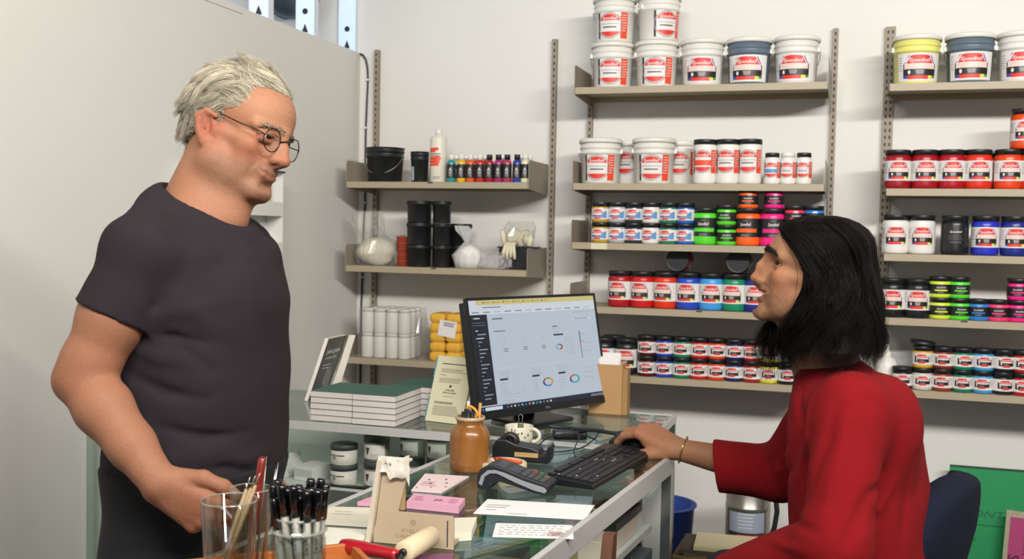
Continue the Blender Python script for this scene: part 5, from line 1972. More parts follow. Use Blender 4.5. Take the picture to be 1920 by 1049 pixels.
# heavy black tape dispenser
td = on_z(978, 863, zc_)
dsp = thing('tape_dispenser', 'black desk tape dispenser beside the stoneware pot', 'tape dispenser', td, rad(4))
R90 = None
b = MB()
b.prism([(-0.068, 0.0), (0.070, 0.0), (0.074, 0.006), (0.076, 0.040), (0.070, 0.045), (0.064, 0.022), (0.052, 0.018), (0.046, 0.030), (0.028, 0.036), (-0.01, 0.042), (-0.034, 0.052), (-0.058, 0.050), (-0.068, 0.034)], -0.026, 0.026)
b.build('dispenser_body', M_blk, dsp, bevel=0.003)
MB().lathe([(0.010, -0.011), (0.022, -0.011), (0.022, 0.011), (0.010, 0.011), (0.010, -0.011)], 28, R=rotm('X', rad(90)), t=(-0.03, 0, 0.044)).build('tape_roll', pm('tape_black', '#1f1d1c', 0.4), dsp)
MB().box(-0.012, 0.046, -0.0272, -0.0262, 0.013, 0.024).build('tan_label', pm('tan_label', '#b09262', 0.5), dsp)
MB().box(0.066, 0.074, -0.02, 0.02, 0.0405, 0.047).build('cutter', M_wire, dsp)
cable_ = None
# roll of masking tape lying behind the terminal, with an orange cap on it
tr_ = on_z(944, 884, zc_)
t = thing('masking_tape_roll', 'cream roll of masking tape lying behind the card terminal', 'tape', tr_)
MB().lathe([(0.036, 0), (0.053, 0), (0.054, 0.002), (0.054, 0.020), (0.052, 0.022), (0.036, 0.022), (0.036, 0)], 34).build('roll', pm('tape_cream', '#cdbf9c', 0.7, var=0.04), t)
t = thing('orange_cap_pen', 'short orange red pen lying on the masking tape roll', 'pen', tr_ + [0.01, 0.0, 0.027])
MB().tube([(-0.022, 0.0, 0), (0.036, -0.012, 0)], [0.0042, 0.0042], 8).build('barrel', pm('pen_orange', '#d8512a', 0.4), t)
MB().tube([(-0.034, 0.0025, 0), (-0.0225, 0.0001, 0)], [0.003, 0.0042], 8).build('cap', pm('pen_red', '#c02020', 0.4), t)

# payment terminal
p0 = on_z(893, 918, zc_)
p1 = on_z(1030, 931, zc_)
ax = (p1 - p0) / np.linalg.norm(p1 - p0)
term = thing('card_terminal', 'grey and black payment terminal on the glass counter', 'card terminal', p0, math.atan2(ax[1], ax[0]))
TL_ = 0.160
prof = [(0.0, 0.004), (0.0, 0.030), (0.006, 0.042), (0.020, 0.051), (0.040, 0.0525), (0.062, 0.048), (0.105, 0.034), (0.150, 0.0235), (0.158, 0.020), (TL_, 0.014), (0.152, 0.002), (0.128, 0.002), (0.085, 0.016),
        (0.045, 0.030), (0.030, 0.020), (0.022, 0.0)]
prof = [(0.0, 0.004), (0.0, 0.030), (0.006, 0.042), (0.020, 0.051), (0.040, 0.0525), (0.062, 0.048), (0.105, 0.034), (0.150, 0.0235), (0.158, 0.020), (TL_, 0.014), (0.152, 0.002), (0.128, 0.002), (0.085, 0.012),
        (0.05, 0.020), (0.034, 0.012), (0.026, 0.0), (0.004, 0.0)]
b = MB()
b.prism(prof, 0.004, 0.074)
b.build('terminal_body', pm('terminal_black', '#25272c', 0.4, var=0.06), term, bevel=0.002)
top = [(0.0, 0.030), (0.006, 0.042), (0.020, 0.051), (0.040, 0.0525), (0.062, 0.048), (0.105, 0.034), (0.150, 0.0235), (0.158, 0.020)]
arch = [(0.018, 0.028), (0.03, 0.036), (0.045, 0.037), (0.09, 0.020), (0.128, 0.008), (0.152, 0.004), (0.156, 0.010), (0.150, 0.016), (0.105, 0.026), (0.062, 0.040), (0.040, 0.0445), (0.024, 0.0425), (0.010, 0.030), (0.004, 0.012), (0.012, 0.008)]
for yy in (0.0005, 0.0742):
    c = MB()
    c.prism(arch, yy, yy + 0.0032)
    c.build('side_trim', pm('terminal_grey', '#8d9196', 0.4, var=0.04), term, bevel=0.0008)


def tz(x):
    for (a, z0), (a2, z1) in zip(top, top[1:]):
        if a <= x <= a2:
            return z0 + (z1 - z0) * (x - a) / (a2 - a)
    return 0.02


def tslab(name, x0, x1, y0, y1, h_, mat):
    c = MB()
    V = [(x, y, tz(x) + e) for e in (0.0003, h_) for (x, y) in ((x0, y0), (x1, y0), (x1, y1), (x0, y1))]
    c.add(V, [(0, 3, 2, 1), (4, 5, 6, 7), (0, 1, 5, 4), (1, 2, 6, 5), (2, 3, 7, 6), (3, 0, 4, 7)])
    return c.build(name, mat, term)


tslab('screen', 0.040, 0.090, 0.012, 0.064, 0.0012, pm('terminal_screen', '#39424f', 0.15, coat=0.5))
MK = [pm('terminal_key', '#484b50', 0.5), pm('terminal_key_red', '#7a2c28', 0.5), pm('terminal_key_green', '#2f5a38', 0.5), pm('terminal_key_amber', '#6a5a3a', 0.5)]
for i in range(4):
    for j in range(3):
        m_ = MK[0]
        if i == 0:
            m_ = MK[0]
        if i == 1 and j == 2:
            m_ = MK[1]
        if i == 3:
            m_ = MK[3] if j == 2 else MK[0]
        if i == 2 and j == 2:
            m_ = MK[2]
        tslab('key', 0.096 + i * 0.0135, 0.1065 + i * 0.0135, 0.012 + j * 0.0185, 0.026 + j * 0.0185, 0.0022, m_)


# paper goods
def sheet(name, label, cat, px, z, th, mat, prints=None, pmats=None, group=None, curl=0.0):
    P = [on_z(u, v, z) for u, v in px]
    c0 = sum(P) / len(P)
    t = thing(name, label, cat, (c0[0], c0[1], z), 0, group)
    b = MB()
    b.plate([(p[0], p[1]) for p in P], z, z + th)
    b.build('sheet', mat, t, world=True)
    if prints:
        TL, TR, BR, BL = P[:4]

        def fn(s, q, e):
            a_ = (BL * (1 - s) + BR * s) * (1 - q) + (TL * (1 - s) + TR * s) * q
            return (a_[0], a_[1], z + th + 0.0002 + e)
        F = Flat(fn, step=0.2)
        prints(F)
        F.build('print', pmats, t, world=True)
    return t


M_paper = pm('white_paper', '#e4e4e0', 0.7, var=0.015)
M_scr = [pm('pencil_grey', '#8f8f90', 0.7), pm('pen_red_ink', '#b8564a', 0.7)]


def scrib(F):
    F.lines(0.05, 0.28, 0.62, 2, 0.14, 0.025, 0, 1, 3)
    F.lines(0.08, 0.18, 0.3, 1, 0.14, 0.02, 0, 1, 3)
    F.lines(0.3, 0.5, 0.12, 1, 0.14, 0.02, 0, 1, 9)


def scrib2(F):
    r = random.Random(3)
    for row in range(5):
        s = 0.06
        while s < 0.9:
            w = r.uniform(0.02, 0.09)
            y = 0.84 - row * 0.16 + r.uniform(-.02, .02)
            F.strip(s, min(0.93, s + w), y - 0.012, y + 0.012, 0, 1)
            s += w + 0.03
    for k in range(9):
        y = 0.42 - 0.035 * k
        F.strip(0.62 + r.uniform(0, .12), 0.8 + r.uniform(0, .14), y - 0.006, y + 0.006, 1, 2)


sheet('paper_sheet', 'long white sheet lying on the counter before the card terminal', 'paper', ((914, 937), (1115, 948.6), (1097, 976), (887, 964)), zc_, 0.0006, M_paper, scrib, M_scr)
sheet('paper_slip', 'white slip covered in small notes with a red scribble', 'paper', ((930, 982), (1073, 986), (1075.5, 1011.7), (923, 1008)), zc_, 0.0006, M_paper, scrib2, M_scr)
M_pink = pm('pink_paper', '#d99fb4', 0.7, var=0.03)
M_ppale = pm('pale_pink_paper', '#e2cccb', 0.7, var=0.02)
M_pm = [pm('flyer_ink', '#5f5560', 0.7), pm('flyer_rose', '#c06a8c', 0.7)]


def flyer(F):
    r = random.Random(8)
    for i in range(7):
        F.disc(0.1 + 0.13 * i, 0.15 + 0.7 * ((i * 37) % 10) / 10, 0.03, 0.04, (0, 1)[i % 3 == 0], 1, 7)
    F.lines(0.12, 0.6, 0.5, 3, 0.09, 0.02, 1, 1, 2)


sheet('pink_flyer', 'pale pink flyer with dark dots beside the stoneware pot', 'flyer', ((797, 891), (880, 896), (828, 926), (771, 922)), zc_, 0.003, M_ppale, flyer, M_pm)


def pinkp(F):
    F.text('JO', 0.55, 0.45, 0.26, 0, 1, bold=0.03, width=0.16)
    F.lines(0.1, 0.3, 0.65, 3, 0.18, 0.05, 1, 1, 2)
    F.lines(0.75, 0.92, 0.7, 3, 0.18, 0.05, 1, 1, 4)


sheet('pink_booklet', 'bright pink booklet lying behind the wooden stand, farther from the pot', 'booklet', ((705, 936), (757, 940), (742, 952), (670, 949)), zc_, 0.008, M_pink)
sheet('pink_notebook', 'thick pink notebook with white page edges behind the wooden stand', 'notebook', ((776, 938), (872, 948), (860, 964), (762, 954)), zc_, 0.014, M_pink, pinkp, M_pm)
M_crm = pm('cream_pad', '#d8d2be', 0.75, var=0.03)
sheet('cream_pad', 'cream paper pad beside the marker jar, the farther one', 'paper pad', ((618, 962), (706, 964), (697, 990), (596, 984)), zc_, 0.012, M_crm, lambda F: F.lines(0.2, 0.7, 0.6, 2, 0.2, 0.03, 0, 1, 2), [pm('pad_ink', '#b9b39a', 0.7)])
sheet('white_pad', 'white paper pad beside the marker jar, the nearer one', 'paper pad', ((592, 1000), (690, 1006), (672, 1046), (560, 1036)), zc_, 0.012, pm('white_pad_paper', '#d9d7c8', 0.75))
sheet('cream_block', 'cream notepad block beside the engraved wooden stand', 'paper pad', ((846, 988), (894, 986), (884, 1014), (840, 1018)), zc_, 0.016, M_crm)
sheet('printed_card', 'purple and orange printed card under the ink roller', 'card', ((772, 1044), (852, 1040), (846, 1066), (762, 1070)), zc_, 0.002, pm('card_purple', '#7a4a66', 0.6, var=0.3, scale=25))

# plywood card stand with the workshop's name
M_ply = pm('pale_plywood', '#b9a58a', 0.6, var=0.06, scale=10, stretch=(2, 2, 14))
M_plyd = pm('plywood_edge', '#a8895c', 0.6, var=0.1, scale=30)
sA = on_z(700, 1017, zc_)
sB = on_z(850, 1032, zc_)
sx = (sB - sA) / np.linalg.norm(sB - sA)
sn = np.array([sx[1], -sx[0], 0])
if sn @ (CAM - sA) < 0:
    sn = -sn
wl = np.linalg.norm(sB - sA)
st = thing('card_stand', 'plywood card stand engraved with the workshop name, paper stuck over its top', 'stand', sA, math.atan2(sx[1], sx[0]))
hb, ht = 0.058, 0.148
b = MB()
b.prism([(0.0, 0.0), (wl, 0.0), (wl, hb - 0.004), (wl - 0.004, hb), (0.046, hb), (0.046, hb + 0.003), (0.012, hb + 0.003), (0.0, 0.02)], 0.0, 0.004)
b.build('name_panel', [M_ply], st)
b = MB()
b.prism([(0.002, 0.02), (0.012, hb + 0.0032), (0.046, hb + 0.0032), (0.060, ht - 0.03), (0.058, ht), (0.018, ht)], 0.001, 0.005)
b.build('upright_panel', M_ply, st)
b = MB()
b.prism([(-0.004, 0.0), (0.0, 0.02), (0.0165, ht), (0.009, ht), (-0.012, 0.0)], -0.01, 0.012)
b.build('upright_edge', pm('plywood_pale_edge', '#cfc3ae', 0.6), st)
b = MB()
b.box(0.034, 0.056, 0.006, 0.010, hb + 0.002, ht - 0.028)
b.build('back_slat', M_plyd, st)
MB().box(wl - 0.012, wl - 0.010, -0.0006, 0.0001, 0.004, hb - 0.008).build('slot', M_hole, st)
b = MB()
b.box(0.04, wl - 0.006, 0.0055, 0.05, 0.0, 0.006)
b.build('foot', M_ply, st)
rr = np.random.default_rng(6)
V, Fq = [], []
gx, gz = 9, 6
for j in range(gz):
    for i in range(gx):
        s_ = i / (gx - 1)
        q = j / (gz - 1)
        V.append((0.010 + 0.058 * s_, -0.004 - 0.004 * rr.random() + (0.014 * (1 - q) if q < 0 else 0), ht + 0.006 - 0.038 * q * (0.6 + 0.5 * s_) + 0.006 * (1 - s_) * -1 + 0.004 * rr.normal()))
for j in range(gz - 1):
    for i in range(gx - 1):
        k = j * gx + i
        Fq.append((k, k + 1, k + gx + 1, k + gx))
b = MB()
b.add(V, Fq, 0, True)
b.box(0.010, 0.068, -0.004, 0.008, ht + 0.001, ht + 0.0045)
b.build('paper_cap', pm('crumpled_paper', '#dcd6c8', 0.7, var=0.05), st)
F = Flat(lambda s, q, e: (s, -0.0003 - e, q))
F.ring(wl * 0.5, 0.041, 0.0035, 0.005, 0, 0, 0, 360, 14)
F.disc(wl * 0.5, 0.041, 0.0016, 0.0016, 0, 0, 8)
F.text('ATELIER', wl * 0.5, 0.026, 0.0085, 0, 0, width=0.045)
F.text('CIRCULAIRE', wl * 0.5, 0.0155, 0.0085, 0, 0, width=0.066)
F.build('engraving', [pm('burnt_engraving', '#9d8258', 0.7)], st)

# ink roller
rA = on_z(757, 1036, zc_ + 0.028)
rB = on_z(808, 1012, zc_ + 0.022)
rB[2] = rA[2]
dB = (rB - rA) / np.linalg.norm(rB - rA)
br = thing('ink_roller', 'printmaking roller with cream drum and red handle at the counter edge', 'roller', (rA[0], rA[1], zc_))
rx = np.linalg.norm(rB - rA)
Rr = np.array(Vector(dB).to_track_quat('Z', 'Y').to_matrix())
MB().lathe([(0, 0), (0.0165, 0), (0.0175, 0.001), (0.0175, rx - 0.001), (0.0165, rx), (0, rx)], 30, R=Rr, t=rA).build('drum', pm('cream_rubber', '#dac8a4', 0.5, var=0.03), br, world=True)
MB().lathe([(0, -0.006), (0.0065, -0.006), (0.0065, -0.0004), (0, -0.0004)], 16, R=Rr, t=rA).build('axle_nut', M_blk, br, world=True)
hA = on_z(744, 1041, zc_ + 0.026)
hB = on_z(638, 1022, zc_ + 0.016)
MB().tube([hA + (hB - hA) * f for f in (0, 0.04, 0.3, 0.6, 0.85, 0.95, 0.985, 1.0)], [0.0075, 0.009, 0.0105, 0.0125, 0.0125, 0.0105, 0.0065, 0.001], 18).build(
    'handle', pm('red_lacquer', '#b01c2a', 0.3, coat=0.3), br, world=True)
fr_ = [hA + [0.0, 0, 0.0], hA + np.array([0.012, -0.008, -0.006]), rA - dB * 0.008 + np.array([0.0, -0.004, -0.012]), rA - dB * 0.0085]
MB().tube(fr_, 0.0035, 8).build('frame', M_blk, br, world=True)

# wooden tray with glasses of tools
tray_c = np.array([-0.822, 1.454, zc_])
ty = thing('wooden_tray', 'orange brown wooden tray under the glasses of tools', 'tray', tray_c, rad(41.3))
M_tray = pm('orange_wood', '#b46a34', 0.45, var=0.18, scale=9, stretch=(1, 9, 9))
b = MB()
b.box(-0.155, 0.135, -0.20, 0.085, 0, 0.006)
b.build('tray_base', M_tray, ty)
for (x0, x1, y0, y1) in ((-0.155, 0.135, -0.21, -0.2001), (-0.155, 0.135, 0.0851, 0.095), (-0.165, -0.1551, -0.21, 0.095), (0.1351, 0.145, -0.21, 0.095)):
    MB().box(x0, x1, y0, y1, 0, 0.024).build('tray_side', M_tray, ty, bevel=0.002)
M_gl2 = glassy('tumbler_glass', '#f3f6f3', ior=1.8)
zg = zc_ + 0.0064


def tumbler(R, Hh, label, p, rb=0.82, base=0.008, neck=False, group='glasses of tools on the wooden tray'):
    t = thing('drinking_glass' if not neck else 'glass_jar', label, 'glass' if not neck else 'jar', p, 0, group)
    b = MB()
    if not neck:
        b.lathe([(0, 0), (R * rb * 0.95, 0), (R * rb, 0.003), (R, Hh), (R - 0.001, Hh + 0.0008), (R - 0.002, Hh), (R * rb - 0.003, base + 0.003), (R * rb * 0.7, base), (0, base)], 40)
    else:
        b.lathe([(0, 0), (R * 0.9, 0), (R * 0.97, 0.005), (R * 0.97, Hh * 0.74), (R * 0.9, Hh * 0.80), (R * 0.9, Hh * 0.82), (R * 0.985, Hh * 0.835), (R * 0.985, Hh * 0.855), (R * 0.9, Hh * 0.865),
                 (R * 0.9, Hh * 0.9), (R * 0.935, Hh * 0.92), (R * 0.93, Hh * 0.99), (R * 0.91, Hh), (R * 0.88, Hh), (R * 0.86, Hh * 0.86), (R * 0.86, Hh * 0.8), (R * 0.92, Hh * 0.73), (R * 0.92, 0.01),
                 (R * 0.8, 0.005), (0, 0.005)], 40)
    b.build('vessel', M_gl2, t)
    M_rim = glassy('glass_rim', '#f0f4f0', ior=2.2, haze=0.22, hazec='#e8ece8')
    ring = [(0, R - 0.0006, Hh)] if not neck else [(0, R * 0.915, Hh * 0.99), (0, R * 0.99, Hh * 0.845)]
    for _, rr__, zz_ in ring:
        MB().tube([(rr__ * math.cos(a_), rr__ * math.sin(a_), zz_) for a_ in np.linspace(0, 2 * math.pi, 40, endpoint=False)], 0.0011 if not neck else 0.002, 8, closed=True).build('rim', M_rim, t)
    MB().lathe([(0, 0.0005), (R * rb * 0.9, 0.0005), (R * rb * 0.9, base * 0.8), (0, base * 0.8)], 30).build('thick_base', M_rim, t)
    return t


pa = at(430, 938, 1.55)
gA = np.array([pa[0], pa[1], zg])
tumbler(0.0405, pa[2] - zg, 'wide clear tumbler holding slim wooden sticks beside the standing man\'s hand', gA)
pb_ = at(470, 916, 1.64)
gB = np.array([pb_[0], pb_[1], zg])
tumbler(0.0315, pb_[2] - zg, 'narrower clear tumbler holding a red handled tool, behind the wide one', gB, 0.86, 0.012)
pc_ = at(561, 966, 1.53)
gC = np.array([pc_[0], pc_[1], zg])
tumbler(0.0395, pc_[2] - zg, 'screw neck glass jar packed with black capped markers', gC, neck=True)
HC = pc_[2] - zg
# tools
M_stick = pm('bare_stick', '#a08a66', 0.6, var=0.15)
M_steel = pm('tool_steel', '#b4b2aa', 0.3, 0.85)
G = 'slim tools standing in the tumblers'
for i, (dx, dy, tx, ty_, h_) in enumerate(((-0.02, -0.008, 0.030, 0.012, 0.118), (-0.024, 0.004, 0.022, 0.02, 0.112), (-0.014, -0.016, 0.036, 0.0, 0.110))):
    t = thing('etching_needle', 'slim wooden tool with a steel point leaning in the wide tumbler, %s of three' % ORD[i], 'tool', gA + np.array([dx, dy, 0.013]), 0, G)
    P0, P1 = gA + np.array([dx, dy, 0.013]), at(*((465, 908), (474, 906), (483, 900))[i], 1.585)
    MB().tube([P0, P0 * .3 + P1 * .7, P0 * .05 + P1 * .95], [0.0025, 0.004, 0.0026], 8).build('shaft', M_stick, t, world=True)
    e = (P1 - P0) / np.linalg.norm(P1 - P0)
    MB().tube([P0 * .05 + P1 * .95, P1 + e * 0.006, P1 + e * 0.012], [0.0016, 0.0012, 0.0004], 6).build('point', M_steel, t, world=True)
t = thing('red_handled_tool', 'red brown turned wooden tool handle standing in the narrow tumbler', 'tool', gB + np.array([-0.002, 0.0, 0.014]), 0)
P0, P1 = gB + np.array([-0.004, 0.0, 0.0145]), at(492, 857, 1.65)
Q = [P0 + (P1 - P0) * f for f in (0, 0.3, 0.55, 0.68, 0.74, 0.85, 0.98, 1.0)]
MB().tube(Q, [0.004, 0.0062, 0.0085, 0.0082, 0.006, 0.0068, 0.0065, 0.003], 12).build('handle', pm('red_brown_lacquer', '#7a2418', 0.3, var=0.15, coat=0.3), t, world=True)
for i, (u, v, dx) in enumerate(((500, 856, 0.008), (522, 868, 0.016), (517, 880, 0.014))):
    P0, P1 = gB + np.array([dx * 0.7, 0.008 + 0.004 * i, 0.0145]), at(u, v, 1.66)
    t = thing('steel_scriber', 'thin steel scriber standing in the narrow tumbler, %s of three' % ORD[i], 'tool', P0, 0, G)
    MB().tube([P0, P0 * .4 + P1 * .6, P1], [0.002, 0.002, 0.0006], 6).build('rod', M_steel, t, world=True)
# capped markers
M_mk = pm('marker_grey', '#9a968c', 0.45, var=0.05)
mk = None
r_ = random.Random(11)
k = 0
for ring, n_, rr_ in ((0, 1, 0.0), (0, 6, 0.0135), (1, 13, 0.0270)):
    for i in range(n_):
        a = 2 * math.pi * (i + 0.3 * ring) / n_
        P0 = gC + np.array([0.75 * rr_ * math.cos(a + 0.5), 0.75 * rr_ * math.sin(a + 0.5), 0.0062])
        rt = rr_ * 1.42
        hh_ = HC + 0.040 + r_.uniform(-0.012, 0.012)
        P1 = gC + np.array([rt * math.cos(a), rt * math.sin(a), hh_])
        if ring:
            f = (HC - 0.0062) / (hh_ - 0.0062)
        L_ = np.linalg.norm(P1 - P0)
        R_ = Vector(P1 - P0).to_track_quat('Z', 'Y')
        if mk is None:
            mk = thing('capped_marker', 'grey marker with a glossy black cap standing in the screw neck jar', 'marker', P0, 0, 'black capped markers in the glass jar')
            MB().lathe([(0, 0), (0.0042, 0), (0.0058, 0.004), (0.0058, 0.088), (0, 0.088)], 12).build('barrel', M_mk, mk)
            MB().lathe([(0.0058, 0.0885), (0.0069, 0.0885), (0.0066, 0.128), (0.0054, 0.1325), (0, 0.133)], 12).build('cap', pm('gloss_black', '#0d0d0f', 0.15, coat=0.3), mk)
            F = Flat(cyl_fn(0.0059), step=0.003)
            F.text('Sharpie', 0, 0.05, 0.008, 0, 0, 0.3, 0.01, rot=math.pi / 2)
            F.build('lettering', [L_k], mk)
            o = mk
        else:
            o = dup(mk, P0)
        s_ = L_ / 0.133
        o.rotation_mode = 'QUATERNION'
        o.rotation_quaternion = R_ @ Vector((0, 0, 1)).rotation_difference(Vector((0, 0, 1)))
        o.location = tuple(P1 - (P1 - P0) / L_ * 0.133)
        k += 1

# ---------------------------------------------------------------- low right: bench, bin, steel canister, green board
y = 3.62
t = thing('waste_bin', 'blue plastic bin on the floor beyond the counter posts', 'bin', (xat(1232, 1000, y), y, 0.0))
hz = float(on_y(1290, 948, y)[2])
MB().lathe([(0, 0.004), (0.09, 0.004), (0.125, hz - 0.004), (0.133, hz - 0.004), (0.133, hz), (0.118, hz), (0.088, 0.0), (0, 0.0)], 32).build('bin_body', pm('blue_plastic', '#2f4a9a', 0.45, var=0.06), t, bevel=0)
y = 3.86
xc_ = xat(1402, 970, y)
t = thing('steel_canister', 'stainless steel canister with blue and red labels standing by the wall', 'canister', (xc_, y, 0.0))
zr = float(on_y(1402, 938, y)[2])
Rc = 0.078
MB().lathe([(0, 0), (Rc, 0), (Rc, zr - 0.03), (Rc * 1.02, zr - 0.028), (Rc * 1.02, zr - 0.014), (Rc, zr - 0.012), (Rc, zr + 0.04), (Rc * 0.85, zr + 0.07), (0, zr + 0.08)], 34).build(
    'tank', pm('stainless', '#a9a49c', 0.3, 0.85, var=0.05, stretch=(1, 1, 0.1)), t)
F = Flat(cyl_fn(Rc + 0.0006))
F.strip(-0.066, 0.07, zr - 0.100, zr - 0.018, 0)
F.lines(-0.03, 0.035, zr - 0.034, 5, 0.012, 0.005, 3, 1, 3)
F.strip(-0.03, 0.045, zr - 0.165, zr - 0.108, 2, 1)
F.strip(-0.026, 0.041, zr - 0.161, zr - 0.112, 1, 2)
F.lines(-0.018, 0.034, zr - 0.12, 4, 0.01, 0.004, 2, 3, 3)
F.build('label', [pm('label_steel_blue', '#9aa4b4', 0.5), L_w, L_o, pm('label_lightgrey', '#c4c8cc', 0.5)], t)
t = thing('black_hose', 'black rubber hose curving down beside the steel canister', 'hose', (xc_, y, zr + 0.085))
P = [np.array([xc_, y, zr + 0.083]), np.array([xc_ + 0.05, y - 0.03, zr + 0.14])] + [on_y(u, v, y - 0.05) for u, v in ((1440, 900), (1454, 930), (1457, 960), (1452, 990), (1440, 1020), (1420, 1060))]
MB().tube(P, 0.009, 8).build('tube', pm('rubber_black', '#1d1e1f', 0.5), t, world=True)
# low trunk with sheets of card on it
t = thing('low_trunk', 'dark low trunk beyond the counter carrying sheets of card', 'trunk', (-0.28, 3.3, 0.0))
MB().box(-0.19, 0.30, -0.10, 0.12, 0, 0.505).build('trunk_body', pm('trunk_dark', '#3a3836', 0.6, var=0.1), t, bevel=0.004)
MB().box(-0.195, 0.305, -0.105, 0.125, 0.506, 0.520).build('trunk_lid', pm('trunk_lid', '#4a423a', 0.6, var=0.1), t, bevel=0.003)
M_card = pm('buff_card', '#d3c7a2', 0.75, var=0.03)
for i, (dx, dy, w, d, mt) in enumerate(((0.02, 0.0, 0.42, 0.19, pm('card_brown', '#8a7352', 0.75)), (0.04, 0.005, 0.40, 0.18, M_card), (0.03, 0.0, 0.41, 0.185, pm('card_dark', '#4f463a', 0.75)), (0.05, 0.004, 0.37, 0.17, M_card))):
    q = thing('card_sheet', '%s sheet of card lying on the low trunk, %s from the bottom' % (('brown', 'buff', 'dark', 'pale buff')[i], ORD[i]), 'card', (-0.28 + dx, 3.3 + dy, 0.5206 + 0.0105 * i), 0.03 * (i - 1), 'sheets of card on the low trunk')
    MB().box(-w / 2, w / 2, -d / 2, d / 2, 0, 0.0098).build('sheet', mt, q)
# green board with a pink card
y = 4.12
gl_, gr = xat(1784, 885, y), xat(1784, 885, y) + 0.62
gz = float(on_y(1800, 882, y)[2])
gb = thing('green_board', 'green board with handwriting leaning under the far bay', 'board', ((gl_ + gr) / 2, y, 0))
th_ = rad(-4)
hw = (gr - gl_) / 2
c = MB()
Rg = rotm('X', th_)
c.box(-hw, hw, 0, 0.018, 0, gz / math.cos(th_), 0, Rg)
c.build('board', pm('green_paint', '#178a4e', 0.55, var=0.04), gb)
F = Flat(lambda s, q, e: tuple(Rg @ np.array([s, -0.0006 - e, q])))
F.text('CONTACT', -hw + 0.165, gz - 0.160, 0.036, 0, 0, 0.3, 0.0, width=0.24)
F.lines(-hw + 0.07, -hw + 0.2, gz - 0.200, 1, 0.02, 0.004, 0, 0, 3, 0.0)
F.text('P', -hw + 0.085, gz - 0.26, 0.03, 0, 0, 0.3)
F.build('handwriting', [pm('marker_green', '#0d5a34', 0.6)], gb)
MB().box(-hw, hw, -0.0008, 0.0205, gz / math.cos(th_) + 0.0005, gz / math.cos(th_) + 0.006, 0, Rg).build('dark_edge', pm('dark_green_edge', '#123a26', 0.6), gb)
y2 = 4.04
px0, pz = xat(1876, 1000, y2), float(on_y(1890, 968, y2)[2])
pk = thing('pink_card', 'pink poster card with a speckled border standing before the green board', 'poster', (px0 + 0.14, y2, 0.0))
Rk = rotm('X', rad(-5)) @ rotm('Y', rad(3.5))
M_spk = pm('speckled_border', '#a39a80', 0.7, var=0.45, scale=130)
MB().box(-0.15, 0.16, 0, 0.006, 0.02, pz + 0.004, 0, Rk).build('border', M_spk, pk)
MB().box(-0.135, 0.145, -0.0012, -0.0001, 0.04, pz - 0.018, 0, Rk).build('pink_sheet', pm('magenta_card', '#a83a6c', 0.6, var=0.03), pk)
F = Flat(lambda s, q, e: tuple(Rk @ np.array([s, -0.0016 - e, q])))
F.text('S', -0.115, pz - 0.16, 0.05, 0, 0, 0, 0.02, rot=math.pi / 2)
F.text('ACHARIA', -0.082, pz - 0.10, 0.016, 0, 0, rot=math.pi / 2, width=0.10)
F.build('print', [pm('plum_ink', '#4a1a34', 0.6)], pk)
